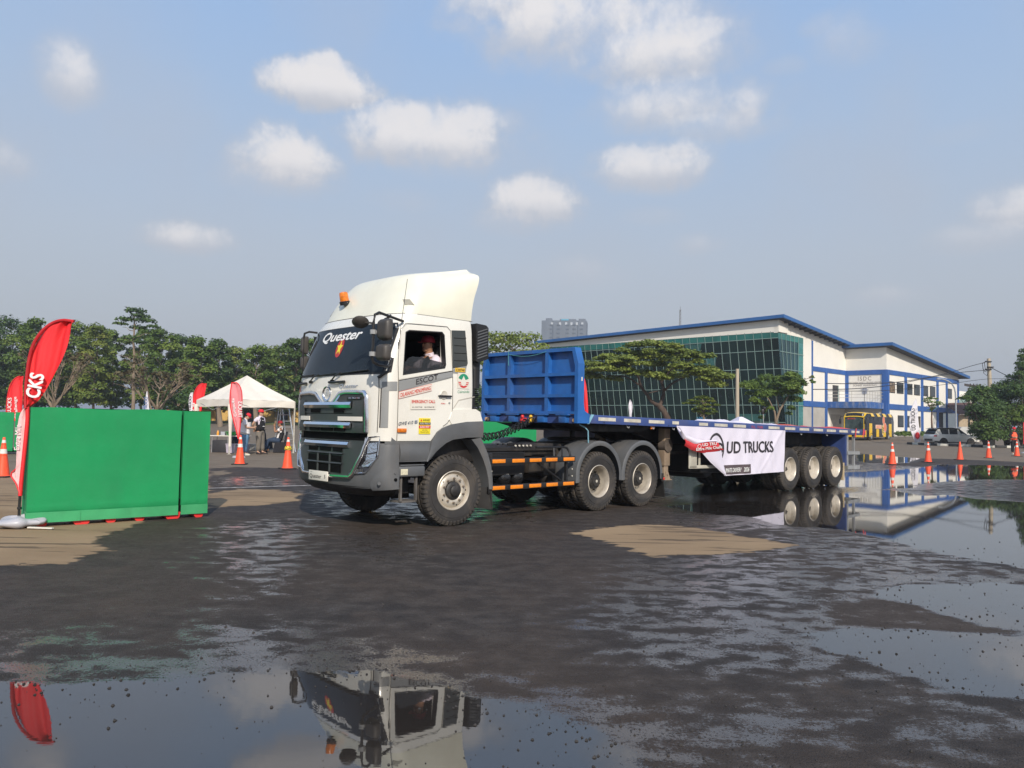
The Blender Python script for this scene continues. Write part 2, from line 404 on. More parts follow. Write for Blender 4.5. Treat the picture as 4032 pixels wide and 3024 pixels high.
voro = g.new('ShaderNodeTexVoronoi', feature='F1'); g.l.new(co, voro.inputs['Vector']); voro.inputs['Scale'].default_value = 95; vd = voro.outputs['Distance']
def cen(n, k): return g.math('MULTIPLY', g.math('SUBTRACT', n, 0.5), k)
wobg = g.math('ADD', g.math('ADD', cen(nB, 1.1), cen(nC, 0.10)), cen(nA, 0.3))
dry = g.step(g.math('ADD', attr('dry'), g.math('MULTIPLY', wobg, 0.75)), -0.03, 0.05)
pa = g.math('ADD', attr('pond'), g.math('ADD', g.math('MULTIPLY', wobg, 0.55), cen(nF, 0.22)))
pond = g.step(pa, -0.04, 0.03)
fl = g.step(attr('film'), -0.7, 0.7)
filmth = g.math('SUBTRACT', 0.607, g.math('MULTIPLY', fl, 0.118))
fbase = g.math('ADD', g.math('ADD', g.math('MULTIPLY', nB, 0.30), g.math('MULTIPLY', nF, 0.22)), g.math('ADD', g.math('MULTIPLY', nC, 0.16), g.math('MULTIPLY', nG, 0.32)))
near_p = g.math('MULTIPLY', g.step(attr('pond'), -0.7, 0.0), 0.06)
film = g.step(g.math('ADD', fbase, near_p), g.math('SUBTRACT', filmth, 0.02), g.math('ADD', filmth, 0.03))
agg = g.math('MULTIPLY', g.step(g.noise(co, 62, 2, 0.5), 0.60, 0.66), g.step(g.noise(co, 9, 2, .5), 0.42, 0.56)); film = g.math('MULTIPLY', film, g.math('SUBTRACT', 1.0, agg))
# colours
dryc = g.mix(g.step(nE, 0.3, 0.7), (0.250, 0.175, 0.105), (0.345, 0.248, 0.150))
far_g = g.new('ShaderNodeSeparateXYZ'); g.l.new(co, far_g.inputs[0])
dryc = g.mix(g.step(far_g.outputs[1], 14, 24), dryc, g.mix(nE, (0.165, 0.135, 0.102), (0.225, 0.185, 0.140)))
dryc = g.mix(g.math('MULTIPLY', g.step(nD, 0.55, 0.75), 0.35), dryc, (0.10, 0.085, 0.07))
dryc = g.mix(g.math('MULTIPLY', g.step(g.noise(g.scalev(co, 0.35, 3.2, 1), 1.7, 6, .62), 0.56, 0.62), 0.8), dryc, (0.085, 0.064, 0.048))
dampc = g.mix(g.step(g.math('ADD', g.math('MULTIPLY', nB, .5), g.math('MULTIPLY', nG, .5)), 0.40, 0.60), (0.030, 0.026, 0.024), (0.062, 0.053, 0.047))
dampc = g.mix(g.step(nH, 0.35, 0.65, 0, .5), dampc, (0.070, 0.050, 0.036))
dampc = g.mix(g.math('MULTIPLY', g.step(nD, 0.52, 0.72), 0.5), dampc, (0.080, 0.070, 0.062))
dampc = g.mix(g.math('MULTIPLY', g.step(nA, 0.5, 0.75), 0.45), dampc, (0.080, 0.058, 0.043))
pondc = g.mix(nA, (0.018, 0.016, 0.015), (0.036, 0.030, 0.025))
wetc = g.mix(pond, dampc, pondc)
wetc = g.mix(g.math('MULTIPLY', agg, g.math('SUBTRACT', 1.0, pond)), wetc, (0.022, 0.020, 0.019)); colr = g.mix(dry, wetc, dryc)
far_c = g.step(far_g.outputs[1], 120, 200)
colr = g.mix(far_c, colr, g.mix(nA, (0.05, 0.075, 0.03), (0.09, 0.10, 0.05)))
g.put(gb.inputs['Base Color'], colr)
rd = g.step(nC, 0.3, 0.7, 0.50, 0.72)
rw = g.mix(film, g.math('MULTIPLY', rd, 1.0), (0.13, 0.13, 0.13)); 
def fmix(f, a, b):
    n = g.new('ShaderNodeMix', data_type='FLOAT'); g.put(n.inputs[0], f); g.put(n.inputs[2], a); g.put(n.inputs[3], b); return n.outputs[0]
r0 = fmix(film, g.math('ADD', rd, .12), 0.15); r1 = fmix(pond, r0, 0.018); r2 = fmix(dry, r1, 0.92); g.put(gb.inputs['Roughness'], r2)
g.put(gb.inputs['Specular IOR Level'], fmix(dry, fmix(pond, fmix(film, 0.28, 0.5), 0.55), 0.2))
g.put(gb.inputs['IOR'], fmix(dry, fmix(pond, fmix(film, 1.38, 1.55), 1.8), 1.4))
# relief: aggregate when damp or dry, gentle ripples in ponds
wv1 = g.noise(g.scalev(co, 1.0, 2.2, 1), 9, 2, 0.5); rip = g.step(attr('pond'), 0.9, 0.0)
hA = g.math('ADD', g.math('MULTIPLY', nF, 0.5), g.math('MULTIPLY', g.math('SUBTRACT', 0.5, vd), 0.6))
amp = fmix(dry, fmix(pond, fmix(film, 1.25, 0.22), 0.0), 0.8)
hh = g.math('MULTIPLY', hA, amp)
wv2 = g.noise(g.scalev(co, 1.2, 2.0, 1), 7, 4, 0.6, 0.5)
hw = g.math('ADD', g.math('MULTIPLY', wv1, fmix(pond, 0.0, 0.018)), g.math('MULTIPLY', wv2, g.math('MULTIPLY', pond, g.step(attr('ripple'), -0.3, 0.5, 0.0, 1.6)))); ht = g.math('ADD', hh, hw)
bn = g.new('ShaderNodeBump'); bn.inputs['Strength'].default_value = 0.8; bn.inputs['Distance'].default_value = 0.006
g.l.new(ht, bn.inputs['Height']); g.l.new(bn.outputs[0], gb.inputs['Normal'])
go = link('ground', me, gm, None, 0); tag(go, kind='structure'); go.data.polygons.foreach_set('use_smooth', [True] * len(go.data.polygons))
# loose gravel: small dark stones, thick along the puddle edges
rng = np.random.default_rng(4); N = 60000
yy = 2.6 + 13 * rng.random(N) ** 1.6; xx = (rng.random(N) * 2 - 1) * (0.66 * yy + 0.6); Q = np.stack([xx, yy], 1)
pp = np.max([sdf(Q, q) for q in POND], axis=0); dr = np.max([sdf(Q, q) for q in DRY], axis=0)
keep = (dr < 0.05) & (rng.random(N) < np.where(pp > 0, np.exp(-pp * 3.2) * 0.30 + 0.003, 0.035 + 0.20 * np.exp(pp * 3.0)))
Q = Q[keep]; V = []; Fc = []
base_v = np.array([(1, 0, 0), (.3, .95, 0), (-.8, .6, 0), (-.85, -.5, 0), (.2, -1, 0), (.45, .3, .7), (-.35, .4, .8), (-.1, -.5, .75)])
base_f = [(0, 1, 5), (1, 2, 6), (1, 6, 5), (2, 3, 6), (3, 7, 6), (3, 4, 7), (4, 0, 7), (0, 5, 7), (5, 6, 7)]
for i, (x, y) in enumerate(Q):
    r = 0.0025 + 0.0095 * random.Random(i).random() ** 3; a = rng.random() * 6.28; ca, sa = math.cos(a), math.sin(a); k = len(V)
    for b in base_v:
        j = 0.8 + 0.4 * rng.random(); V.append((x + r * j * (b[0] * ca - b[1] * sa), y + r * j * (b[0] * sa + b[1] * ca), r * b[2] * j + 0.001))
    Fc += [tuple(k + q for q in f) for f in base_f]
me = bpy.data.meshes.new('gravel'); me.from_pydata(V, [], Fc)
tag(link('gravel', me, mat('gravel_stone', (0.030, 0.027, 0.025), 0.8, var=0.6, scale=3), None, 0), 'small dark loose stones scattered over the wet asphalt', 'gravel', kind='stuff')
# painted line far left and the grass strip
mb = MB(); a, b = gp(450 * 1.8228, 1055 * 1.8228), gp(760 * 1.8228, 1046 * 1.8228)
d = (b - a).normalized(); nn = Vector((-d.y, d.x, 0)) * 0.05
mb.poly([a - nn + Vector((0, 0, .004)), b - nn + Vector((0, 0, .004)), b + nn + Vector((0, 0, .004)), a + nn + Vector((0, 0, .004))])
tag(mb.build('road_marking', mat('worn_white_line', (0.5, 0.48, 0.45), 0.7, var=0.4, scale=6)), kind='structure')
# ---------------------------------------------------------------- vehicle materials
M_WHITE = mat('cream_truck_paint', (0.77, 0.75, 0.675), 0.3, var=0.02, coat=0.6, dirt=(0.55, 0.48, 0.38), dirtamt=0.16, dscale=1.2)
M_FAIR = mat('ivory_fairing_paint', (0.78, 0.765, 0.63), 0.42, var=0.03, coat=0.3, dirt=(0.5, 0.43, 0.33), dirtamt=0.22, dscale=1.1)
M_GREYP = mat('grey_bumper_plastic', (0.105, 0.11, 0.115), 0.5, var=0.08, dirt=(0.20, 0.17, 0.14), dirtamt=0.35)
M_DARKP = mat('dark_grille_plastic', (0.040, 0.047, 0.047), 0.42, var=0.1, dirt=(0.12, 0.10, 0.08), dirtamt=0.2)
M_BLACK = mat('black_plastic', (0.014, 0.014, 0.015), 0.45, var=0.2, dirt=(0.08, 0.07, 0.06), dirtamt=0.2)
M_VOID = mat('black_opening', (0.004, 0.004, 0.004), 0.8, var=0.1, spec=0.1)
M_SEAM = mat('door_gap', (0.10, 0.095, 0.085), 0.8, var=0.1)
M_CHROME = mat('chrome', (0.82, 0.83, 0.85), 0.10, metal=1.0, var=0.02)
M_GLASSD = mat('tinted_windshield', (0.010, 0.014, 0.018), 0.05, var=0.15, spec=0.32, dirt=(0.04, 0.045, 0.045), dirtamt=0.25)
M_TYRE = mat('tyre_rubber', (0.030, 0.028, 0.027), 0.75, var=0.25, dirt=(0.115, 0.095, 0.075), dirtamt=0.55, dscale=4)
M_TYRED = mat('dusty_tyre_tread', (0.045, 0.040, 0.035), 0.85, var=0.3, dirt=(0.15, 0.125, 0.10), dirtamt=0.6, dscale=5)
M_RIM = mat('silver_wheel_rim', (0.56, 0.51, 0.43), 0.45, metal=0.35, var=0.1, dirt=(0.22, 0.17, 0.12), dirtamt=0.5, dscale=6)
M_HUB = mat('black_hub', (0.022, 0.021, 0.02), 0.55, var=0.3, dirt=(0.10, 0.08, 0.06), dirtamt=0.5, dscale=8)
M_NUT = mat('dull_wheel_nut', (0.28, 0.235, 0.19), 0.5, metal=0.6, var=0.2)
M_BLUE = mat('blue_trailer_paint', (0.020, 0.125, 0.40), 0.42, var=0.1, dirt=(0.07, 0.085, 0.17), dirtamt=0.6, dscale=1.8, coat=0.15)
M_BLUED = mat('worn_blue_rail_paint', (0.042, 0.075, 0.225), 0.45, var=0.12, dirt=(0.12, 0.10, 0.10), dirtamt=0.4, dscale=2.5)
M_CHASS = mat('grimy_black_chassis', (0.018, 0.016, 0.015), 0.6, var=0.4, dirt=(0.09, 0.075, 0.06), dirtamt=0.6, dscale=3)
M_AMBER = mat('amber_reflector', (0.80, 0.24, 0.012), 0.3, var=0.08, scale=14, coat=0.4)
M_ORLENS = mat('orange_lens', (0.72, 0.19, 0.01), 0.2, var=0.25, scale=20, coat=0.6)
M_WREF = mat('white_reflector', (0.56, 0.53, 0.45), 0.4, var=0.12, scale=9, dirt=(0.3, 0.26, 0.2), dirtamt=0.4)
M_TAUPE = mat('beige_leg_paint', (0.33, 0.255, 0.18), 0.6, var=0.2, dirt=(0.16, 0.11, 0.075), dirtamt=0.6)
M_GREYS = mat('grey_steel', (0.33, 0.34, 0.34), 0.5, metal=0.2, var=0.15, dirt=(0.15, 0.12, 0.1), dirtamt=0.4)
M_WTXT = mat('white_lettering', (0.82, 0.82, 0.80), 0.5, var=0.01)
M_KTXT = mat('dark_lettering', (0.035, 0.03, 0.032), 0.5, var=0.02)
M_RTXT = mat('red_lettering', (0.60, 0.035, 0.03), 0.5, var=0.03)
M_WSTK = mat('white_sticker', (0.72, 0.68, 0.60), 0.45, var=0.02)
M_YSTK = mat('yellow_sticker', (0.80, 0.66, 0.03), 0.45, var=0.03)
M_OSTK = mat('amber_sticker', (0.80, 0.50, 0.05), 0.45, var=0.03)
M_GSTR = mat('grey_stripe_paint', (0.26, 0.265, 0.26), 0.4, var=0.03)
M_GTXT = mat('green_lettering', (0.02, 0.26, 0.14), 0.5, var=0.03)
M_LRED = mat('pink_red_sticker', (0.70, 0.10, 0.07), 0.5, var=0.05)

# ---------------------------------------------------------------- wheels (axle along y, outer face towards -y)
def tyre_mesh(rad=0.535, wd=0.28, deep=True, lugs=46):
    mb = MB(); h = wd / 2
    prof = [(0.275, -h + .035), (0.30, -h + .012), (0.36, -h), (0.43, -h - .004), (0.475, -h + .004), (0.505, -h + .022), (rad - .018, -h + .05), (rad - .014, 0), (rad - .018, h - .05), (0.505, h - .022), (0.475, h - .004), (0.43, h + .004), (0.36, h), (0.30, h - .012), (0.275, h - .035)]
    mb.lathe(prof, n=72)
    mb.lathe([(0.405, -h - .003), (0.409, -h - .009), (0.414, -h - .003)], n=60)     # sidewall rib
    mb.m = 1
    for i in range(lugs):
        a = 2 * math.pi * i / lugs
        for sgn, off in ((-1, 0.0), (1, 0.5)):
            b = a + off * 2 * math.pi / lugs; wa = 2 * math.pi / lugs * 0.30
            for (r0, r1, y0, y1, k) in ((rad - .075, rad, h + .002, h * 0.42, 1.0),):
                c = []
                for ang, dsk in ((b - wa, 0), (b + wa, 0)):
                    for (rr, yy) in ((rad - .062, sgn * (h + .001)), (rad - .012, sgn * (h - .018)), (rad, sgn * (h - .055)), (rad, sgn * h * 0.30)):
                        c.append((math.cos(ang) * rr, yy, math.sin(ang) * rr))
                v = [mb.bm.verts.new(p) for p in c]
                mb._f([v[0], v[1], v[5], v[4]]); mb._f([v[1], v[2], v[6], v[5]]); mb._f([v[2], v[3], v[7], v[6]])
                lo = [mb.bm.verts.new((p[0] * .95, p[1] * .97, p[2] * .95)) for p in c]
                for q in (0, 4): mb._f([v[q], v[q + 1], lo[q + 1], lo[q]]); mb._f([v[q + 1], v[q + 2], lo[q + 2], lo[q + 1]]); mb._f([v[q + 2], v[q + 3], lo[q + 3], lo[q + 2]])
                mb._f([v[3], v[7], lo[7], lo[3]]); mb._f([v[0], v[4], lo[4], lo[0]])
    # centre tread ribs
    for yy in (-.035, .035): mb.lathe([(rad - .014, yy - .016), (rad - .002, yy - .013), (rad - .002, yy + .013), (rad - .014, yy + .016)], n=60)
    o = mb.build('tyre', [M_TYRE, M_TYRED], None, 30); me = o.data; bpy.data.objects.remove(o); return me
def rim_mesh(kind):
    mb = MB()
    if kind == 'front':      # disc close to the outer face, convex
        mb.lathe([(0.292, -.118), (0.298, -.135), (0.288, -.142), (0.277, -.130), (0.268, -.10), (0.258, -.085), (0.250, -.10), (0.235, -.118), (0.20, -.128), (0.165, -.130), (0.145, -.118), (0.13, -.10)], n=48)
    elif kind == 'drive':    # deep dish
        mb.lathe([(0.292, -.118), (0.298, -.135), (0.288, -.142), (0.277, -.130), (0.270, -.10), (0.262, -.085), (0.258, -.04), (0.252, .03), (0.240, .075), (0.20, .09), (0.10, .095), (0.06, .095)], n=48)
    else:
        mb.lathe([(0.292, -.118), (0.298, -.135), (0.288, -.142), (0.277, -.130), (0.268, -.10), (0.258, -.08), (0.245, -.035), (0.20, -.01), (0.12, -.004), (0.02, -.004)], n=48)
    o = mb.build('rim', M_RIM, None, 40); me = o.data; bpy.data.objects.remove(o); return me
def hub_mesh(kind):
    mb = MB()
    if kind == 'front':
        mb.lathe([(0.14, -.10), (0.135, -.135), (0.115, -.15), (0.085, -.155), (0.08, -.185), (0.055, -.20), (0.0, -.203)], n=28)
        mb.m = 1
        for i in range(10):
            a = 2 * math.pi * (i + .5) / 10; c, s_ = math.cos(a) * .182, math.sin(a) * .182
            mb.cyl((c, -.125, s_), (c, -.150, s_), .018, n=6); mb.cyl((c, -.150, s_), (c, -.170, s_), .011, n=6)
        mb.m = 2
        for i in range(10):
            a = 2 * math.pi * i / 10
            if i % 2 == 0: mb.cyl((math.cos(a) * .225, -.1205, math.sin(a) * .225), (math.cos(a) * .225, -.1225, math.sin(a) * .225), .014, n=8)
    elif kind == 'drive':
        mb.lathe([(0.125, .095), (0.125, .02), (0.15, .01), (0.15, -.03), (0.135, -.05), (0.10, -.055), (0.095, -.075), (0.03, -.08), (0.0, -.08)], n=28)
        mb.m = 1
        mb.cyl((0, -.08, 0), (0, -.083, 0), .026, n=14)
        mb.m = 0
        for i in range(10):
            a = 2 * math.pi * i / 10; mb.cyl((math.cos(a) * .12, -.05, math.sin(a) * .12), (math.cos(a) * .12, -.066, math.sin(a) * .12), .010, n=6)
            mb.cyl((math.cos(a) * .20, .09, math.sin(a) * .20), (math.cos(a) * .20, .05, math.sin(a) * .20), .016, n=6)
    else:
        mb.lathe([(0.055, -.004), (0.055, -.02), (0.03, -.03), (0.0, -.03)], n=20)
        mb.box(-.10, -.02, -.012, -.003, -.012, .012)
    o = mb.build('wheel', [M_HUB, M_WREF if kind == 'drive' else M_NUT, M_VOID], None, 40); me = o.data; bpy.data.objects.remove(o); return me
T_ME = tyre_mesh(); RIMS = {k: rim_mesh(k) for k in ('front', 'drive', 'trailer')}; HUBS = {k: hub_mesh(k) for k in ('front', 'drive', 'trailer')}
def obj(name, me, parent=None):
    o = bpy.data.objects.new(name, me); COL.objects.link(o)
    if parent is not None: o.parent = parent
    return o
def wheel(kind, x, z, near, parent, steer=0.0, dual=False):
    """an axle end: wheel > tyre, rim (a dual has a second tyre inside)"""
    s = 1 if near else -1
    h = obj('wheel', HUBS[kind], parent); h.location = (x, -s * 1.11, z); h.rotation_euler = (0, random.random() * 0 + 0.3 * x, (0 if near else math.pi) + steer)
    obj('tyre', T_ME, h); obj('rim', RIMS[kind], h)
    if dual:
        t = obj('tyre', T_ME, h); t.location = (0, .31, 0)
# ================================================================= the tractor truck
TH = R(43.9); TO = Vector((-1.703, 12.551, 0))
truck = empty('tractor_truck', TO, TH, 'cream white tractor truck with grey bumper and tall roof fairing, pulling the blue flatbed trailer', 'truck')
def cab_xf(z): return lerp(z, [(0.9, -1.42), (1.28, -1.43), (2.0, -1.44), (2.22, -1.43), (2.6, -1.31), (2.98, -1.17), (3.06, -1.12), (3.14, -1.06)])
def cab_w(z): return lerp(z, [(1.2, 1.235), (1.5, 1.245), (2.1, 1.245), (2.3, 1.235), (2.98, 1.195), (3.06, 1.18), (3.14, 1.16)])
def cab_x(y, z, D=.36, n=2.9):
    k = min(1.0, abs(y) / cab_w(z)); return cab_xf(z) + D * (1 - max(0.0, 1 - k ** n) ** (1 / n))
def bump_x(y, z=1.0):
    k = min(1.0, abs(y) / 1.25); return lerp(z, [(0.5, -1.36), (0.62, -1.45), (0.75, -1.475), (1.0, -1.47), (1.38, -1.44)]) + .42 * (1 - max(0.0, 1 - k ** 2.6) ** (1 / 2.6))
def plan(z, xr=.36, rc=.07):
    wv = cab_w(z); pts = []
    for i in range(33):
        a = -math.pi / 2 + math.pi * i / 32; k = math.sin(a); k = math.copysign(abs(k) ** 0.75, k); pts.append((cab_x(k * wv, z), k * wv, z))
    xe = cab_x(wv, z)
    for q in (.15, .4, .6, .8): pts.append((xe + (xr - rc - xe) * q, wv, z))
    for a in (0, 30, 60, 90): pts.append((xr - rc + rc * math.sin(R(a)), wv - rc + rc * math.cos(R(a)), z))
    for a in (90, 60, 30, 0): pts.append((xr - rc + rc * math.sin(R(a)), -wv + rc - rc * math.cos(R(a)), z))
    for q in (.8, .6, .4, .15): pts.append((xe + (xr - rc - xe) * q, -wv, z))
    return pts
mb = MB(); mb.loft([plan(z) for z in (1.28, 1.4, 1.6, 1.85, 2.05, 2.2, 2.35, 2.6, 2.8, 2.95, 3.02, 3.08, 3.125, 3.14)])
cab = mb.build('cab_shell', M_WHITE, truck, 28)
c1 = MB(); c1.box(-1.12, .27, -1.10, 1.16, 1.55, 2.93); c1 = c1.build('c', M_WHITE, truck)
WIN = [(-1.0, 2.22), (-.225, 2.365), (-.205, 2.42), (-.225, 2.87), (-.27, 2.915), (-.88, 2.885), (-.945, 2.85)]
c2 = MB(); c2.prism([(x, -1.35, z) for x, z in WIN], (0, .4, 0)); c2 = c2.build('c', M_WHITE, truck)
ARCH = [(-.47, 1.2), (-.47, 1.275), (-.36, 1.41), (-.25, 1.475), (-.09, 1.53), (.2, 1.57), (.6, 1.585), (.6, 1.2)]
c3 = MB(); c3.prism([(x, -1.4, z) for x, z in ARCH], (0, 2.8, 0)); c3 = c3.build('c', M_WHITE, truck)
c4 = MB(); c4.box(-1.6, -1.15, -.94, .94, 1.2, 1.383); c4 = c4.build('c', M_WHITE, truck)
bool_cut(cab, [c1, c2, c3, c4])
# rear lower skirt that swells outward behind the door
mb = MB(); mb.prism([(-.07, -1.262, 1.75), (.38, -1.262, 1.77), (.47, -1.262, 1.73), (.53, -1.262, 1.585), (.2, -1.262, 1.572), (-.09, -1.262, 1.53), (-.14, -1.262, 1.60)], (0, .10, 0)); mb.build('lower_side_panel', M_WHITE, truck, 40)
# interior seen through the door window
mb = MB()
for (a, b) in (((-1.08, 1.14, 1.57), (.25, 1.14, 2.91)),):
    x0, x1, z0, z1 = -1.09, .25, 1.57, 2.915
    mb.poly([(x0, 1.13, z0), (x1, 1.13, z0), (x1, 1.13, z1), (x0, 1.13, z1)]); mb.poly([(x1, 1.13, z0), (x1, -1.09, z0), (x1, -1.09, z1), (x1, 1.13, z1)])
    mb.poly([(x0, -1.09, z0), (x0, 1.13, z0), (x0, 1.13, z1), (x0, -1.09, z1)]); mb.poly([(x0, -1.09, z1), (x0, 1.13, z1), (x1, 1.13, z1), (x1, -1.09, z1)]); mb.poly([(x0, -1.09, z0), (x1, -1.09, z0), (x1, 1.13, z0), (x0, 1.13, z0)])
mb.box(-1.08, -.80, -1.05, 1.1, 1.6, 2.16, .03)
mb.build('cab_interior', mat('dark_cab_lining', (0.012, 0.012, 0.014), 0.8, var=0.3), truck)
mb = MB(); mb.box(-.50, -.02, -1.03, -.55, 1.75, 2.08, .05); mb.box(-.10, .06, -1.02, -.56, 2.0, 2.72, .05); mb.box(-.09, .05, -.92, -.66, 2.72, 2.88, .04)
mb.build('seat', mat('dark_seat_cloth', (0.03, 0.03, 0.033), 0.9, var=0.3), truck)
mb = MB(); c = Vector((-.66, -.78, 2.16)); ax = Vector((-.55, 0, .83)).normalized()
rg = []; 
for i in range(25):
    a = 2 * math.pi * i / 24; e1 = Vector((0, 1, 0)); e2 = ax.cross(e1); rg.append(c + (e1 * math.cos(a) + e2 * math.sin(a)) * .22)
mb.tube(rg, .015, 6); mb.cyl(c, c - ax * .35, .03); mb.build('steering_wheel', M_BLACK, truck)
# door: seams, window frame, half lowered glass
def side_w(x, z): return -cab_w(z) - .0
def seam(pts, wd=.008, yoff=.0015, parent=truck, m=M_SEAM, name='door_seam', yfn=None):
    mb = MB(); P3 = [Vector((x, (yfn(x, z) if yfn else -cab_w(z)) - yoff, z)) for x, z in pts]
    dens = []
    for a, b in zip(P3, P3[1:]):
        n = max(1, int((b - a).length / .12))
        for k in range(n): dens.append(a.lerp(b, k / n))
    dens.append(P3[-1])
    prev = None
    for i, p in enumerate(dens):
        d = (dens[min(i + 1, len(dens) - 1)] - dens[max(i - 1, 0)]).normalized(); s = Vector((-d.z, 0, d.x)) * wd / 2
        q = Vector((p.x, -cab_w(p.z) - yoff if yfn is None else p.y, p.z)); cur = (mb.bm.verts.new(q + s), mb.bm.verts.new(q - s))
        if prev: mb._f([prev[0], cur[0], cur[1], prev[1]])
        prev = cur
    return mb.build(name, m, parent, 0)
mb = MB()   # the door skin stands 4 mm proud of the shell around the window opening
def ring_poly(outer, inner, y, t=.006):
    # strips between two outlines with the same number of points
    n = len(outer); Vo = [mb.bm.verts.new((x, -cab_w(z) - y, z)) for x, z in outer]; Vi = [mb.bm.verts.new((x, -cab_w(z) - y, z)) for x, z in inner]
    for i in range(n): mb._f([Vo[i], Vo[(i + 1) % n], Vi[(i + 1) % n], Vi[i]])
    Vb = [mb.bm.verts.new((x, -cab_w(z) + t, z)) for x, z in outer]; Vc = [mb.bm.verts.new((x, -cab_w(z) + .10, z)) for x, z in inner]
    for i in range(n): mb._f([Vo[i], Vb[i], Vb[(i + 1) % n], Vo[(i + 1) % n]]); mb._f([Vi[i], Vi[(i + 1) % n], Vc[(i + 1) % n], Vc[i]])
OUT = [(-1.06, 2.16), (-.10, 2.34), (-.11, 2.60), (-.12, 2.93), (-.17, 2.985), (-.92, 2.955), (-1.02, 2.86)]
ring_poly(OUT, WIN, .006)
door = mb.build('door', M_WHITE, truck, 30)
mb = MB()  # lower door skin
lowd = [(-1.07, 1.285), (-.475, 1.285), (-.36, 1.42), (-.25, 1.49), (-.16, 1.53), (-.09, 1.70), (-.085, 2.1), (-.10, 2.335), (-.57, 2.247), (-1.06, 2.155)]
mb.prism([(x, -cab_w(z) - .005, z) for x, z in lowd], (0, .02, 0)); mb.build('door_panel', M_WHITE, door, 0)
seam([(-1.075, 1.28), (-1.075, 2.1), (-1.08, 2.4), (-1.04, 2.87), (-.94, 2.975), (-.17, 3.0), (-.105, 2.94), (-.08, 2.35), (-.075, 1.75), (-.10, 1.64), (-.17, 1.545), (-.25, 1.50)], .010, .0075, door, name='door_seam')
mb = MB()   # black rubber round the opening
INW = [((x + .60) * .965 - .60, (z - 2.6) * .95 + 2.6) for x, z in WIN]
n_ = len(WIN); Vo = [mb.bm.verts.new((x, -cab_w(z) - .009, z)) for x, z in WIN]; Vi = [mb.bm.verts.new((x, -cab_w(z) - .008, z)) for x, z in INW]; Vj = [mb.bm.verts.new((x, -cab_w(z) + .08, z)) for x, z in INW]
for i in range(n_): mb._f([Vo[i], Vo[(i + 1) % n_], Vi[(i + 1) % n_], Vi[i]]); mb._f([Vi[i], Vi[(i + 1) % n_], Vj[(i + 1) % n_], Vj[i]])
mb.build('window_seal', M_BLACK, door, 0)
gl = mat('smoked_door_glass', (0.02, 0.022, 0.025), 0.05, var=0.05, alpha=0.72)
mb = MB(); mb.prism([(-.985, -1.205, 2.24), (-.235, -1.205, 2.375), (-.235, -1.200, 2.44), (-.27, -1.198, 2.455), (-.60, -1.196, 2.50), (-.80, -1.195, 2.505), (-.88, -1.197, 2.475), (-.94, -1.20, 2.40)], (0, .006, 0)); mb.build('side_window', gl, door, 0)
mb = MB(); mb.box(-.355, -.115, -1.29, -1.272, 1.935, 1.962, .008); mb.cyl((-.34, -1.27, 1.948), (-.34, -1.24, 1.948), .012); mb.cyl((-.13, -1.27, 1.948), (-.13, -1.24, 1.948), .012); mb.build('door_handle', M_BLACK, door)
mb = MB(); mb.lathe([(0.0, -.003), (.045, -.003), (.062, -.010), (.070, -.004), (.072, 0.004)], (-.245, -1.247, 1.965), n=24); mb.build('handle_recess', mat('recess_shade', (0.60, 0.57, 0.49), 0.4), door)  # dish coloured darker than the door, its shade put into the colour
mb = MB(); mb.cyl((-.14, -1.26, 1.85), (-.14, -1.245, 1.85), .014); mb.build('door_lock', M_GREYS, door)
text('sticker_lettering', 'ADBlue', lambda u, v: (-.30 + u, -1.2535, 1.83 + v), .018, M_RTXT, door, width=.085, bold=.01)
# grey band across the door with lettering
def band(pts, m, name, parent, y=.0075):
    mb = MB(); mb.poly([(x, -1.2455 - y if z < 2.28 else -cab_w(z) - y, z) for x, z in pts]); return mb.build(name, m, parent, 0)
band([(-1.07, 2.135), (-.085, 2.325), (-.085, 2.245), (-1.07, 1.985)], M_GSTR, 'door_stripe', door, .009)
seam([(-1.07, 2.142), (-.085, 2.333)], .012, .011, door, M_KTXT, 'stripe_edge')
text('door_lettering', 'ESCOT', lambda u, v: (-.77 + u, -1.2585, 2.095 + v + u * .25), .082, M_KTXT, door, width=.40, bold=.012)
def plate(x0, z0, x1, z1, m, name, parent, slope=0.0, y=.0095, t=.0025):
    mb = MB(); yy = -1.2455 - y; mb.prism([(x0, yy, z0), (x1, yy, z0 + slope * (x1 - x0)), (x1, yy, z1 + slope * (x1 - x0)), (x0, yy, z1)], (0, -t, 0)); return mb.build(name, m, parent, 0)
def stext(s, x, z, size, m, parent, width=None, slope=0.0, y=.0135, name='lettering', **kw):
    yy = -1.2455 - y
    return text(name, s, lambda u, v: (x + u - 0 * v, yy, z + v + u * slope), size, m, parent, width=width, **kw)
st = plate(-1.06, 1.885, -.485, 1.978, M_WSTK, 'sticker', door, .235)
plate(-1.064, 1.880, -.481, 1.982, M_LRED, 'sticker_border', st, .235, .0075)
stext('DILARANG MENUMPANG', -1.04, 1.906, .058, M_RTXT, st, .535, .235, fat=.014, push=(0, -.0003, 0))
st = plate(-.855, 1.735, -.40, 1.885, M_WSTK, 'sticker', door, .03)
stext('EMERGENCY CALL', -.84, 1.828, .042, M_RTXT, st, .425, .03, fat=.022, push=(0, -.0003, 0))
stext('021-294777548', -.83, 1.758, .020, M_KTXT, st, .18, .03, bold=.006); stext('081378944198', -.61, 1.764, .020, M_KTXT, st, .18, .03, bold=.006)
st = plate(-.70, 1.385, -.49, 1.615, M_YSTK, 'sticker', door, 0)
plate(-.70, 1.518, -.49, 1.553, M_KTXT, 'sticker_band', st, 0, .0125); plate(-.70, 1.465, -.49, 1.508, M_RTXT, 'sticker_band', st, 0, .0125)
stext('AWAS!!', -.632, 1.570, .030, M_KTXT, st, .125, bold=.02, name='lettering'); 
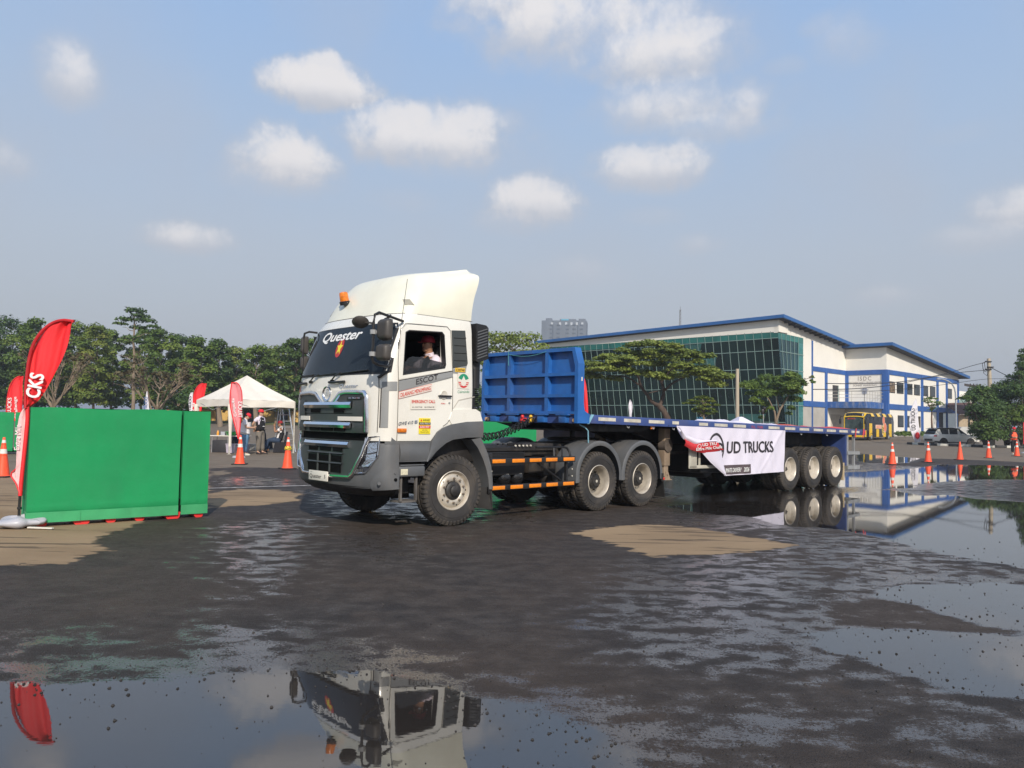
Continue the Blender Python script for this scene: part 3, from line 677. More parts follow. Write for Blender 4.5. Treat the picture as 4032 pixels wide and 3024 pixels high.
mb = MB(); mb.prism([(-.678, -1.2585, 1.568), (-.642, -1.2585, 1.568), (-.66, -1.2585, 1.602)], (0, -.001, 0)); mb.build('warning_triangle', M_RTXT, st, 0)
stext('SEGERA MENJAUH', -.685, 1.526, .019, M_WTXT, st, .18, y=.016); stext('BLIND SPOT', -.68, 1.474, .025, M_WTXT, st, .17, y=.016, bold=.012)
stext('ANDA TIDAK', -.645, 1.432, .018, M_KTXT, st, .10); stext('TERLIHAT SOPIR', -.675, 1.403, .018, M_KTXT, st, .155)
stext('GWE 410', -1.06, 1.505, .045, mat('chrome_badge', (0.35, 0.37, 0.40), .25, metal=.8), door, .26, slope=.10, y=.0095, bold=.02, shear=.3, name='model_badge')
stext('E5', -.775, 1.535, .042, mat('badge_blue', (0.04, 0.08, 0.16), .3), door, .05, slope=.10, y=.0095, bold=.02, name='model_badge')
mb = MB(); mb.box(-1.075, -.925, -1.275, -1.24, 1.405, 1.463, .008); mb.build('turn_signal', M_ORLENS, truck)
# cream corner between windscreen and door with the faded grey stripe
mb = MB()
def corner(x, z, off=.004):   # x along the curved corner
    wv = cab_w(z); lo, hi = 0.0, wv
    for _ in range(24):
        m_ = (lo + hi) / 2
        if cab_x(m_, z) < x: lo = m_
        else: hi = m_
    return Vector((x - off, -lo - off, z))
mb.sheet(lambda u, v: corner(lerp(u, [(0, -1.285), (1, -1.21)]), 1.47 + v * .54), 5, 6); mb.sheet(lambda u, v: corner(-1.285 + u * .20, 1.985 + v * .13 + u * .01, .005), 8, 3)
mb.build('corner_stripe', M_GSTR, truck, 60)
mb = MB(); mb.sheet(lambda u, v: corner(-1.312 + u * .006, 1.40 + v * .80, .003), 1, 8); mb.build('corner_seam', M_SEAM, truck, 0)
mb = MB(); mb.sheet(lambda u, v: corner(-1.296 + u * .010, 1.47 + v * .56, .0065), 1, 8); mb.build('corner_seam', M_KTXT, truck, 0)
# rear quarter: slatted dark panel, fleet number and logo
mb = MB(); qw = [(-.07, 2.375), (.205, 2.43), (.225, 2.47), (.185, 2.975), (-.085, 2.955)]
mb.prism([(x, -cab_w(z) - .007, z) for x, z in qw], (0, .02, 0))
for k in range(4):
    z = 2.49 + k * .115; mb.prism([(-.045, -cab_w(z) - .008, z), (.19, -cab_w(z) - .008, z + .01), (.19, -cab_w(z) - .018, z + .018), (-.045, -cab_w(z) - .018, z + .008)], (0, .0, .012))
mb.build('quarter_panel', M_DARKP, truck, 30)
band([(-.08, 2.36), (.205, 2.425), (.175, 2.30), (.16, 2.30), (-.08, 2.30)], M_GSTR, 'quarter_stripe', truck, .004)
st = plate(-.03, 2.325, .165, 2.385, M_OSTK, 'fleet_number', truck, 0.03, -.004); stext('C30740', -.018, 2.337, .036, M_KTXT, st, .17, .03, y=.003, bold=.015)
st = plate(.015, 2.075, .245, 2.315, M_WSTK, 'company_logo', truck, 0, .004)
def disc(x, z, r, a0, a1, m, y, nm='logo_shape', par=None, r0=0.0, sx=1.0):
    mb = MB(); n = 26
    for i in range(n):
        b0 = R(a0 + (a1 - a0) * i / n); b1 = R(a0 + (a1 - a0) * (i + 1) / n); yy = -1.2455 - y
        if r0 > 0: mb.poly([(x + math.cos(b0) * r0 * sx, yy, z + math.sin(b0) * r0), (x + math.cos(b0) * r * sx, yy, z + math.sin(b0) * r), (x + math.cos(b1) * r * sx, yy, z + math.sin(b1) * r), (x + math.cos(b1) * r0 * sx, yy, z + math.sin(b1) * r0)])
        else: mb.poly([(x, yy, z), (x + math.cos(b0) * r * sx, yy, z + math.sin(b0) * r), (x + math.cos(b1) * r * sx, yy, z + math.sin(b1) * r)])
    return mb.build(nm, m, par, 0)
disc(.13, 2.195, .108, 20, 160, M_GTXT, .008, par=st); disc(.13, 2.195, .108, 190, 350, M_RTXT, .008, par=st)
for k in range(3): plate(.02, 2.125 + k * .026, .24, 2.135 + k * .026, M_WSTK, 'logo_shape', st, 0, .0085, .001)
mb = MB(); dr = []
for i in range(21):
    a = -math.pi / 2 + 2 * math.pi * i / 20 * 1.0
    dr.append((.13 + .052 * math.cos(a) * (1 if math.sin(a) < .2 else (1 - (math.sin(a) - .2) / .8) ** .9), -1.2555, 2.17 + (.055 * math.sin(a) if math.sin(a) < 0 else .105 * math.sin(a))))
mb.poly(dr[:-1]); mb.build('logo_drop', M_WSTK, st, 0)
stext('Cakraindo', .02, 2.005, .040, M_GTXT, truck, .235, slope=.05, y=.004, name='company_lettering')
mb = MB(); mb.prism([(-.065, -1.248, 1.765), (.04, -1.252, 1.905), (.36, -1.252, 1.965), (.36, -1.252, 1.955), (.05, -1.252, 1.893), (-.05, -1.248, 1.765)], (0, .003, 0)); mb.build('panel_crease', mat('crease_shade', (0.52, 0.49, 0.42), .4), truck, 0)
# ---- roof fairing
def fplan(z):
    xf = lerp(z, [(3.14, -1.06), (3.20, -1.03), (3.36, -.95), (3.58, -.83), (3.70, -.75), (3.79, -.66), (3.84, -.50), (3.88, -.28), (3.93, 0.0), (3.97, .22), (3.995, .36)])
    D_ = lerp(z, [(3.14, .36), (3.5, .38), (3.7, .40), (3.85, .36), (3.995, .06)])
    wf = lerp(z, [(3.14, 1.16), (3.3, 1.15), (3.5, 1.10), (3.65, 1.03), (3.79, .93), (3.88, .90), (3.995, .90)])
    wr = lerp(z, [(3.14, 1.16), (3.5, 1.18), (3.75, 1.20), (3.84, 1.19), (3.88, 1.16), (3.91, 1.08), (3.94, .98), (3.995, .92)])
    xr = lerp(z, [(3.14, .335), (3.3, .34), (3.5, .37), (3.7, .43), (3.85, .46), (3.93, .44), (3.995, .42)])
    pts = []
    for i in range(33):
        a = -math.pi / 2 + math.pi * i / 32; k = math.sin(a); k = math.copysign(abs(k) ** 0.8, k); pts.append((xf + D_ * (1 - max(0.0, 1 - abs(k) ** 2.7) ** (1 / 2.7)), k * wf, z))
    x0 = xf + D_; m = 7
    sd_ = []
    for i in range(1, m + 1):
        q = i / m; e = q * q * (3 - 2 * q); sd_.append((x0 + (xr - x0) * q, wf + (wr - wf) * e, z))
    return pts + sd_ + [(x, -y, z_) for x, y, z_ in sd_[::-1]]
mb = MB(); mb.loft([fplan(z) for z in (3.142, 3.18, 3.24, 3.32, 3.42, 3.52, 3.60, 3.66, 3.72, 3.77, 3.80, 3.83, 3.855, 3.875, 3.895, 3.915, 3.935, 3.955, 3.975, 3.99, 3.997)])
fr = mb.build('roof_fairing', M_FAIR, truck, 50)
mb = MB(); mb.sheet(lambda u, v: (cab_x((u * 2 - 1) * cab_w(3.14), 3.13) - .001 if abs(u * 2 - 1) < 1 else 0, (u * 2 - 1) * (cab_w(3.14) + .001), 3.128 + v * .010), 40, 1)
mb.sheet(lambda u, v: (cab_x(1.2, 3.13) + u * (.36 - cab_x(1.2, 3.13)), -cab_w(3.14) - .002, 3.130 + v * .008), 4, 1); mb.build('roof_seam', M_SEAM, truck, 0)
for sgn in (-1, 1):
    pl4 = []
    for (u_, zz) in ((.90, 3.27), (.985, 3.27), (.925, 3.36), (.84, 3.36)):
        P_ = fplan(zz); wv = abs(P_[0][1]); best = min(P_[:33], key=lambda p: abs(p[1] - sgn * u_ * wv)); pl4.append(Vector((best[0] - .006, sgn * u_ * wv + sgn * .004, zz)))
    mb = MB(); mb.prism(pl4, (-.006, sgn * .004, 0)); mb.build('vent', mat('vent_shade', (0.30, 0.29, 0.24), .7), fr, 0)
mb = MB(); mb.tube([(-1.03, -1.165, 2.62), (-1.0, -1.19, 3.05), (-.93, -1.20, 3.62)], .004, 6); mb.tube([(-1.055, -1.195, 2.55), (-1.04, -1.19, 2.72)], .014, 6); mb.build('antenna', M_BLACK, truck)
# beacon
mb = MB(); ax = Vector((-.22, 0.0, 1)).normalized(); b0 = Vector((-.93, .46, 3.40))
mb.lathe([(0, 0), (.080, 0), (.086, .05), (.075, .06)], b0, ax, 20); bc = mb.build('beacon', M_BLACK, truck)
mb = MB(); mb.lathe([(.072, .055), (.070, .17), (.062, .20), (.03, .212), (0, .213)], b0, ax, 20); mb.build('beacon_lens', M_ORLENS, bc)
# ---- windscreen
def front_sheet(y0, y1, z0, z1, off, nu=24, nv=6, fn=cab_x, th=.01):
    mb = MB(); mb.sheet(lambda u, v: (fn(lerp(u, [(0, y0(v)), (1, y1(v))]), z0 + (z1 - z0) * v) - off, lerp(u, [(0, y0(v)), (1, y1(v))]), z0 + (z1 - z0) * v), nu, nv, (th, 0, 0)); return mb
wy = lambda v: lerp(v, [(0, 1.17), (.9, 1.145), (1, 1.11)])
mb = front_sheet(lambda v: -wy(v), wy, 2.225, 2.985, .004, 34, 8); mb.build('windshield_seal', M_BLACK, truck, 50)
wy2 = lambda v: lerp(v, [(0, 1.14), (.9, 1.115), (1, 1.085)])
mb = front_sheet(lambda v: -wy2(v), wy2, 2.255, 2.965, .010, 34, 8); ws = mb.build('windshield', M_GLASSD, truck, 50)
def on_front(y0, z0, off=.013, slope=0.0, fn=cab_x): return lambda u, v: (fn(y0 - u, z0 + v + u * slope) - off, y0 - u, z0 + v + u * slope)
text('windshield_lettering', 'Quester', on_front(.60, 2.775, .013), .15, M_WTXT, ws, width=1.12, fat=.022, shear=.28, push=(-.0004, 0, 0))
EC = (-.03, 2.655)
mb = MB(); mb.poly([(cab_x(EC[0] + .095 * math.cos(a), EC[1] + .15 * math.sin(a)) - .0135, EC[0] + .095 * math.cos(a), EC[1] + .15 * math.sin(a)) for a in [2 * math.pi * i / 28 for i in range(28)]]); em = mb.build('windshield_emblem', mat('emblem_red', (0.45, 0.03, 0.03), .5), ws, 0)
mb = MB(); sp = []
for i in range(10):
    r = 1.0 if i % 2 == 0 else .42; a = math.pi / 2 + i * math.pi / 5; y_, z_ = EC[0] + .085 * r * math.cos(a), EC[1] + .125 * r * math.sin(a); sp.append(mb.bm.verts.new((cab_x(y_, z_) - .016, y_, z_)))
cc = mb.bm.verts.new((cab_x(*EC) - .016, EC[0], EC[1]))
for i in range(10): mb._f([cc, sp[i], sp[(i + 1) % 10]])
mb.build('emblem_star', M_YSTK, em, 0)
# sun visor strip / reflection of the inside is left to the glass; wipers
def wp(y, z, off=.03): return (cab_x(y, z) - off, y, z)
for (py, my, ty, ey) in ((.80, .55, .45, .03), (.26, .0, -.06, -.60), (-.46, -.80, -.86, -1.1)):
    pass
for pv, el_, t0, t1 in (((.55, 2.14), (.30, 2.245), (.42, 2.235), (-.33, 2.262)), ((-.10, 2.14), (-.32, 2.25), (-.20, 2.245), (-.92, 2.285)), ((1.00, 2.14), (.86, 2.25), (.96, 2.24), (.50, 2.255))):
    mb = MB(); mb.cyl(wp(*pv, 0), wp(*pv, .05), .022); mb.tube([wp(pv[0], pv[1], .045), wp((pv[0] + el_[0]) / 2, (pv[1] + el_[1]) / 2 + .02, .05), wp(*el_, .045)], .012, 6)
    mb.tube([wp(t0[0] + (t1[0] - t0[0]) * k, t0[1] + (t1[1] - t0[1]) * k, .030) for k in (0, .25, .5, .75, 1)], .011, 6); mb.build('wiper', M_BLACK, truck)
for (ya, yb) in ((-.44, -.02), (.70, 1.02)):
    mb = MB(); mb.tube([wp(ya, 2.125, .03), wp((ya + yb) / 2, 2.12, .045), wp(yb, 2.125, .03)], .020, 8); mb.build('grab_handle', M_BLACK, truck)
text('front_badge', 'Quester', on_front(-.28, 2.035, .006), .055, M_CHROME, truck, width=.46, fat=.02, shear=.25, push=(-.0004, 0, 0))
mb = MB(); mb.sheet(lambda u, v: (cab_x(1.06, 2.0) - .004, 1.02 + .07 * math.cos(u * 6.283) * v, 2.02 + .085 * math.sin(u * 6.283) * v), 20, 1); mb.build('round_sticker', mat('faded_red_sticker', (.55, .25, .18), .5), truck, 0)
# ---- upper grille
gy = lambda v: lerp(v, [(0, .93), (.8, .93), (1, .91)])
mb = front_sheet(lambda v: -gy(v), gy, 1.385, 1.955, .030, 24, 6, th=.05); gr = mb.build('upper_grille', M_DARKP, truck, 40)
# chrome surround: two arms and a top with the dip for the emblem
def strip(pts, wd, off, nm, m, par, fn=cab_x, thick=.02, prof=True):
    """a moulding that follows (y, z) points on the front"""
    mb = MB(); den = []
    for a, b in zip(pts, pts[1:]):
        n = max(1, int(math.dist(a, b) / .05))
        for k in range(n): den.append((a[0] + (b[0] - a[0]) * k / n, a[1] + (b[1] - a[1]) * k / n))
    den.append(pts[-1]); rows = []
    for i, (y, z) in enumerate(den):
        p0 = den[max(i - 1, 0)]; p1 = den[min(i + 1, len(den) - 1)]; d = Vector((p1[0] - p0[0], p1[1] - p0[1])).normalized(); nx, nz = -d.y * wd / 2, d.x * wd / 2
        r = []
        for (k, o2) in ((-1, 0.0), (-.75, thick), (0, thick * 1.25), (.75, thick), (1, 0.0)): yy, zz = y + nx * k, z + nz * k; r.append((fn(yy, zz) - off - o2, yy, zz))
        rows.append(r)
    mb.loft(rows, closed=False, cap=False); return mb.build(nm, m, par, 50)
strip([(-.955, 1.40), (-.955, 1.60), (-.945, 1.90), (-.90, 1.965), (-.50, 1.975), (-.34, 1.955), (-.22, 1.86), (-.12, 1.80), (0, 1.785), (.12, 1.80), (.22, 1.86), (.34, 1.955), (.50, 1.975), (.90, 1.965), (.945, 1.90), (.955, 1.60), (.955, 1.40)], .065, .03, 'chrome_surround', M_CHROME, gr)
mb = front_sheet(lambda v: -lerp(v, [(0, .02), (.12, .12), (.35, .20), (.62, .28), (1, .38)]), lambda v: lerp(v, [(0, .02), (.12, .12), (.35, .20), (.62, .28), (1, .38)]), 1.80, 2.0, .036, 10, 8, th=.04); shd = mb.build('emblem_shield', M_WHITE, truck, 40)
mb = MB(); mb.lathe([(.088, -.005), (.094, .02), (.106, .024), (.112, .012), (.112, -.005)], (-1.475, 0, 1.955), (-1, 0, 0), 36); lg = mb.build('emblem', M_CHROME, truck, 60)
text('emblem_lettering', 'UD', lambda u, v: (-1.492, .066 - u, 1.925 + v), .062, M_CHROME, lg, width=.132, bold=.02, depth=.004)
def bar(y0, y1, z, nm, par, fn, off, h=.078, red=None):
    mb = MB(); k = .06
    # upper facet tilted to the sky, lower facet tilted to the ground
    def row(y): x = fn(y, z) - off; return [(x + .015, y, z + h * .70), (x - .020, y, z + h * .45), (x - .040, y, z - h * .05), (x - .018, y, z - h * .60), (x + .02, y, z - h * .60)]
    mb.loft([row(y0 + (y1 - y0) * i / 12) for i in range(13)], closed=True, cap=True); return mb.build(nm, M_CHROME, par, 20)
for (par, fn, z, hw) in ((gr, cab_x, 1.79, .66), (gr, cab_x, 1.495, .66)):
    bar(-hw, hw, z, 'chrome_bar', par, fn, .045)
def slots(zs, z0, z1, y_list, par, fn, off, frame=None):
    for (a, b) in y_list:
        mb = MB(); x = min(fn(a, (z0 + z1) / 2), fn(b, (z0 + z1) / 2)) - off; mb.prism([(x, a, z0), (x, b, z0), (x, b, z1), (x, a, z1)], (.012, 0, 0)); mb.build('grille_slot', M_VOID, par, 0)
def cabf(y, z): return cab_x(y, z)
slots(0, 1.672, 1.728, [(-.47, -.20), (.20, .47)], gr, cabf, .0425)
slots(0, 1.400, 1.452, [(-.50, -.21), (-.17, .17), (.21, .50)], gr, cabf, .0425)
# relief of the two grille blocks
for (z0, z1, hw) in ((1.60, 1.925, .90), (1.388, 1.555, .90)):
    for (ya, yb) in ((-hw, -.68), (.68, hw)):
        mb = MB(); mb.sheet(lambda u, v: (cab_x(ya + (yb - ya) * u, z0) - .044 - .006 * math.sin(v * math.pi), ya + (yb - ya) * u, z0 + (z1 - z0) * v * .82), 5, 5); mb.build('grille_block', M_DARKP, gr, 40)
mb = front_sheet(lambda v: -.92, lambda v: .92, 1.655, 1.662, .034, 16, 1, th=.02); mb.build('grille_gap', M_VOID, gr, 0)
for (ya, yb) in ((-.89, -.33), (.50, .84)):
    mb = MB(); mb.sheet(lambda u, v: (cab_x(ya + (yb - ya) * u, 1.58) - .054, ya + (yb - ya) * u, 1.555 + .062 * v), 6, 1, (.012, 0, 0)); mb.build('white_plate', M_WSTK, gr, 0)
strip([(-.88, 1.885), (-.56, 1.885)], .05, .052, 'badge_plate', M_BLACK, gr, thick=.003)
text('grille_badge', 'UD TRUCKS', on_front(-.60, 1.872, .060), .024, M_CHROME, gr, width=.25, bold=.02)
# white side posts of the front are part of the shell; dark gap below, then lower grille in the bumper
mb = MB(); mb.sheet(lambda u, v: (cab_x(-.93 + 1.86 * u, 1.3) + .03, -.93 + 1.86 * u, 1.24 + .15 * v), 16, 1, (.05, 0, 0)); mb.build('radiator_gap', M_VOID, truck, 0)
# ---- bumper
def bsheet(yf, z0, z1, off, nm, m, par, nu=30, nv=8, th=.03, sm=40):
    mb = front_sheet(lambda v: -yf(v), yf, z0, z1, off, nu, nv, bump_x, th); return mb.build(nm, m, par, sm)
def side_ring(z, y):
    pts = []
    for i in range(31):
        a = -math.pi / 2 + math.pi * i / 30; k = math.sin(a); k = math.copysign(abs(k) ** .75, k); pts.append((bump_x(k * 1.25, z), k * 1.25 * y, z))
    return [(-1.03, 1.25 * y, z)] + pts[::-1] + [(-1.03, -1.25 * y, z)]
mb = MB(); rows = []
for z, s in ((.60, .965), (.66, 1.0), (.80, 1.0), (.92, 1.0), (1.05, 1.0), (1.20, 1.0), (1.245, .995)):
    ring = side_ring(z, s); rows.append(ring + [(-.95, 1.0, z), (-.95, -1.0, z)][:0])
mb.loft(rows, closed=False, cap=False)
mb.sheet(lambda u, v: side_ring(1.245, .995)[int(round(u * 32))] if v == 0 else tuple(np.array(side_ring(1.245, .995)[int(round(u * 32))]) * np.array([.9, .93, 1]) + np.array([0, 0, .02])), 32, 1)
bp = mb.build('bumper', M_GREYP, truck, 35)
for s in (-1, 1):
    mb = MB(); mb.sheet(lambda u, v: (lerp(u, [(0, -1.235), (.5, -1.15), (1, -1.03)]), s * lerp(u, [(0, 1.185), (.5, 1.235), (1, 1.252)]), 1.24 + v * lerp(u, [(0, .13), (.35, .12), (.7, .05), (1, .03)])), 8, 2); mb.build('bumper_corner', M_GREYP, bp, 40)
mb = MB(); mb.loft([side_ring(.62, .96), side_ring(.565, .90), [(p[0] * .97, p[1], p[2]) for p in side_ring(.50, .80)], [(p[0] * .90, p[1], p[2]) for p in side_ring(.47, .72)]], closed=False, cap=False); mb.build('bumper_lip', M_BLACK, bp, 40)
# lower grille
lg_y = lambda v: lerp(v, [(0, .66), (.25, .74), (.6, .86), (1, .90)])
lgr = bsheet(lg_y, .765, 1.275, .022, 'lower_grille', M_DARKP, bp)
bar(-.62, .62, 1.215, 'chrome_bar', lgr, bump_x, .030)
slots(0, 1.105, 1.165, [(-.47, -.22), (-.17, .15), (.20, .47)], lgr, bump_x, .030)
for (z0, z1) in ((.955, 1.045), (.80, .915)): slots(0, z0, z1, [(-.47, -.20), (-.15, .14), (.19, .46)], lgr, bump_x, .031)
mb = MB()
for z in (1.075, .935): mb.sheet(lambda u, v: (bump_x(-.50 + u * 1.0, z) - .034 - .02 * math.sin(v * math.pi), -.50 + u * 1.0, z - .016 + .032 * v), 8, 4)
for y in (-.175, .165): mb.sheet(lambda u, v: (bump_x(y, .9) - .034 - .015 * math.sin(u * math.pi), y - .022 + .044 * u, .79 + .28 * v), 4, 3)
mb.build('grille_rib', M_DARKP, lgr, 60)
strip([(-.985, 1.33), (-.925, 1.20), (-.885, 1.08), (-.72, .80), (-.66, .752), (0, .738), (.66, .752), (.72, .80), (.885, 1.08), (.925, 1.20), (.985, 1.33)], .055, .018, 'chrome_surround', M_CHROME, lgr, bump_x, .022)
mb = MB(); mb.sheet(lambda u, v: (bump_x(-.8 + 1.6 * u, 1.3) + .04 , -.85 + 1.7 * u, 1.27 + .11 * v), 14, 1, (.03, 0, 0)); mb.build('grille_gap', M_VOID, lgr, 0)
# number plate
mb = MB(); mb.box(-1.535, -1.515, -.17, .37, .655, .80, .006); pl = mb.build('number_plate', M_WSTK, truck)
text('plate_lettering', 'Quester', lambda u, v: (-1.537, .335 - u, .69 + v), .058, M_KTXT, pl, width=.34, bold=.008)
text('plate_lettering', '5', lambda u, v: (-1.537, -.085 - u, .70 + v), .050, M_KTXT, pl, width=.035, bold=.02); text('plate_lettering', 'NEW', lambda u, v: (-1.537, .31 - u, .768 + v), .014, M_KTXT, pl, width=.05)
# headlights
HL = [(.92, 1.32), (1.13, 1.345), (1.125, 1.06), (1.02, .90), (.95, .825), (.63, .80), (.76, .93), (.89, 1.07)]
for s in (-1, 1):
    mb = MB(); pts = [(bump_x(y, z) - .012, s * y, z) for y, z in HL]
    A = [mb.bm.verts.new(p) for p in pts]; 
    mb._f([A[0], A[1], A[2], A[7]]); mb._f([A[7], A[2], A[3], A[6]]); mb._f([A[6], A[3], A[4], A[5]])
    for f in list(mb.bm.faces): pass
    hl = mb.build('headlight', mat('headlight_housing', (0.012, 0.012, 0.014), 0.08, var=.2, coat=1), bp, 0)
    mb = MB()
    den = HL + [HL[0]]; rows = []
    for a, b in zip(den, den[1:]):
        for k in range(5):
            q = (a[0] + (b[0] - a[0]) * k / 5, a[1] + (b[1] - a[1]) * k / 5); rows.append((bump_x(*q) - .018, s * q[0], q[1]))
    rows.append(rows[0]); mb.tube(rows, .011, 6); mb.build('headlight_trim', M_CHROME, hl)
    Lm = mat('headlamp_reflector', (0.75, 0.77, 0.80), 0.12, metal=1.0, var=.05, bump=1.0, bscale=30)
    mb = MB(); mb.poly([(bump_x(y, z) - .017, s * y, z) for y, z in ((.965, 1.245), (1.105, 1.26), (1.105, 1.13), (.965, 1.10))])
    mb.poly([(bump_x(y, z) - .017, s * y, z) for y, z in ((.955, 1.085), (1.105, 1.11), (1.09, 1.02), (1.0, .92), (.90, .905), (.885, .93), (.95, 1.0))]); split(mb.build('headlight_lamp', Lm, hl, 0), .001)
    mb = MB()
    for k in range(9): z = 1.07 + k * .024; mb.box(bump_x(.92, z) - .022, bump_x(.92, z) - .012, s * .925 - .022, s * .925 + .022, z, z + .008)
    for k in range(8): y = .70 + k * .028; mb.box(bump_x(y, .85) - .020, bump_x(y, .85) - .010, s * y - .003, s * y + .003, .825, .875)
    mb.build('headlight_fins', M_GREYP, hl, 0)
# bumper end pocket
def bperim(u, z, off=.012):
    if u < .6: y = 1.02 + .23 * math.sin(u / .6 * math.pi / 2); return (bump_x(y, z) - off * (1 - u), -y - off * u, z)
    x0 = bump_x(1.25, z); return (x0 + (-1.03 - x0) * (u - .6) / .4, -1.25 - off, z)
mb = MB(); mb.sheet(lambda u, v: bperim(u, lerp(u, [(0, .58), (1, .62)]) + v * lerp(u, [(0, .10), (.12, .20), (.3, .275), (1, .275)]), .014), 16, 6, (.02, .02, 0))
bpk = mb.build('bumper_end', M_GREYP, bp, 40)
mb = MB(); mb.cyl((-1.09, -1.255, .74), (-1.09, -1.275, .74), .022, n=16); mb.build('tow_hole', M_VOID, bpk); mb = MB(); mb.cyl((-1.30, -1.16, .69), (-1.315, -1.19, .69), .024, n=16); mb.cyl((-1.10, -1.255, .83), (-1.10, -1.27, .83), .014, n=12); split(mb.build('bolt', M_GREYP, bpk))
plate(-1.0, .80, -.88, .885, mat('cream_sticker', (.62, .58, .42), .5, var=.2, scale=30), 'sticker', truck, 0, .012)
# step panels under the door
mb = MB(); mb.prism([(-1.025, -1.235, .985), (-1.025, -1.235, 1.275), (-.465, -1.245, 1.275), (-.50, -1.245, 1.13), (-.55, -1.245, .985)], (0, .05, 0))
mb.sheet(lambda u, v: (-1.02 + u * .52, -1.245 - .028 * math.sin(math.pi * min(1, v * 1.1)) * (1 - .4 * u), 1.0 + v * .24), 6, 8, (0, .03, 0)); mb.build('step_panel', M_GREYP, truck, 40)
mb = MB(); mb.box(-1.03, -.56, -1.255, -1.0, .77, .925, .03); mb.box(-1.0, -.58, -1.25, -1.0, .93, .945); mb.build('lower_step', M_GREYP, truck)
mb = MB(); mb.box(-1.02, -.60, -1.2, -.95, .925, .99); mb.build('step_gap', M_VOID, truck)
mb = MB(); mb.box(-.96, -.66, -1.20, -.95, .40, .425); mb.box(-.96, -.93, -1.20, -1.16, .40, .77); mb.box(-.69, -.66, -1.20, -1.16, .40, .77); mb.build('boarding_step', mat('dirty_step_steel', (.11, .10, .09), .6, var=.3), truck)
# wheel arch flare and mudguards of the front axle
def arc_strip(outer, inner, y0, dy, nm, m, par):
    mb = MB(); n = len(outer)
    for s in (1, -1):
        A = [mb.bm.verts.new((x, -y0 * s, z)) for x, z in outer]; B = [mb.bm.verts.new((x, -(y0 + .012) * s, z)) for x, z in [((o[0] + i[0]) / 2, (o[1] + i[1]) / 2) for o, i in zip(outer, inner)]]; C = [mb.bm.verts.new((x, -(y0 - .01) * s, z)) for x, z in inner]
        Dn = [mb.bm.verts.new((x, -(y0 - dy) * s, z)) for x, z in inner]; E_ = [mb.bm.verts.new((x, -(y0 - dy) * s, z)) for x, z in outer]
        for a, b in ((A, B), (B, C), (C, Dn), (E_, A)): mb.bridge(a, b, False)
        for q in (0, -1): mb._f([A[q], B[q], C[q], Dn[q], E_[q]])
    return split(mb.build(nm, m, par, 40))
fo = [(-.47, 1.0), (-.465, 1.12), (-.455, 1.275), (-.36, 1.412), (-.25, 1.478), (-.09, 1.532), (.2, 1.572), (.53, 1.583)]
fi = [(-.555, .985), (-.53, 1.03), (-.46, 1.13), (-.37, 1.20), (-.24, 1.27), (-.09, 1.31), (.22, 1.335), (.54, 1.34)]
fo = [(-.555, .985), (-.50, 1.13), (-.46, 1.275), (-.36, 1.412), (-.25, 1.478), (-.09, 1.532), (.2, 1.572), (.53, 1.583)]
fi = [(-.535, .985), (-.475, 1.02), (-.38, 1.12), (-.30, 1.18), (-.19, 1.25), (-.06, 1.30), (.22, 1.33), (.54, 1.335)]
arc_strip(fo, fi, 1.275, .32, 'wheel_arch', M_GREYP, truck)
mo = [(.50, 1.33), (.58, 1.2), (.66, 1.06), (.72, .90), (.755, .75), (.775, .52)]; mi = [(.32, 1.30), (.45, 1.17), (.56, 1.0), (.63, .85), (.68, .70), (.705, .52)]
arc_strip(mo, mi, 1.265, .36, 'mudguard', M_GREYP, truck)
mb = MB()
for s in (1, -1):
    mb.sheet(lambda u, v: (.36 + .36 * u + .02, -s * (.93 + .0 * u), .20 + .35 * v), 1, 1); mb.prism([(.735, -s * 1.25, .52), (.79, -s * 1.25, .20), (.78, -s * .93, .20), (.725, -s * .93, .52)], (-.01, 0, 0))
    mb.prism([(.76, -s * 1.25, .55), (.79, -s * 1.25, .20), (.40, -s * .98, .24), (.40, -s * .98, .55)], (0.004, .004, 0))
split(mb.build('mud_flap', mat('black_rubber_flap', (0.02, .019, .018), .8, var=.3, dirt=(.1, .08, .06), dirtamt=.4), truck), .05)
# dark wheel-house lining
mb = MB()
mb.box(-.60, .60, -1.0, 1.0, .95, 1.5); mb.box(-1.0, -.60, -.90, .90, .50, 1.26); mb.build('underbody', M_CHASS, truck)
# ---- mirrors
arm = MB(); arm.tube([(-.98, -1.19, 3.00), (-1.30, -1.30, 3.03), (-1.52, -1.38, 3.05), (-1.60, -1.40, 3.01), (-1.62, -1.40, 2.90), (-1.62, -1.40, 2.60), (-1.635, -1.40, 2.44), (-1.60, -1.39, 2.36), (-1.50, -1.37, 2.33), (-1.30, -1.29, 2.325), (-1.20, -1.22, 2.36)], .020, 8)
arm.tube([(-1.38, -1.32, 2.98), (-1.28, -1.27, 3.02), (-1.24, -1.25, 3.055)], .016, 6); arm.tube([(-1.20, -1.20, 2.26), (-1.17, -1.21, 2.46)], .03, 8)
arm.tube([(-1.20, -1.20, 2.27), (-1.26, -1.18, 2.24), (-1.34, -1.12, 2.17)], .022, 8)
ma = arm.build('mirror_arm', M_BLACK, truck)
mb = MB(); mb.cyl((-1.62, -1.40, 2.80), (-1.62, -1.40, 2.74), .045, n=10); mb.box(-1.64, -1.55, -1.44, -1.36, 2.75, 2.79, .01); mb.cyl((-1.625, -1.40, 2.50), (-1.625, -1.40, 2.44), .045, n=10); split(mb.build('mirror_clamp', M_GREYS, ma))
M_MIR = mat('mirror_housing', (0.055, 0.05, 0.045), 0.5, var=.15, dirt=(.14, .12, .1), dirtamt=.25)
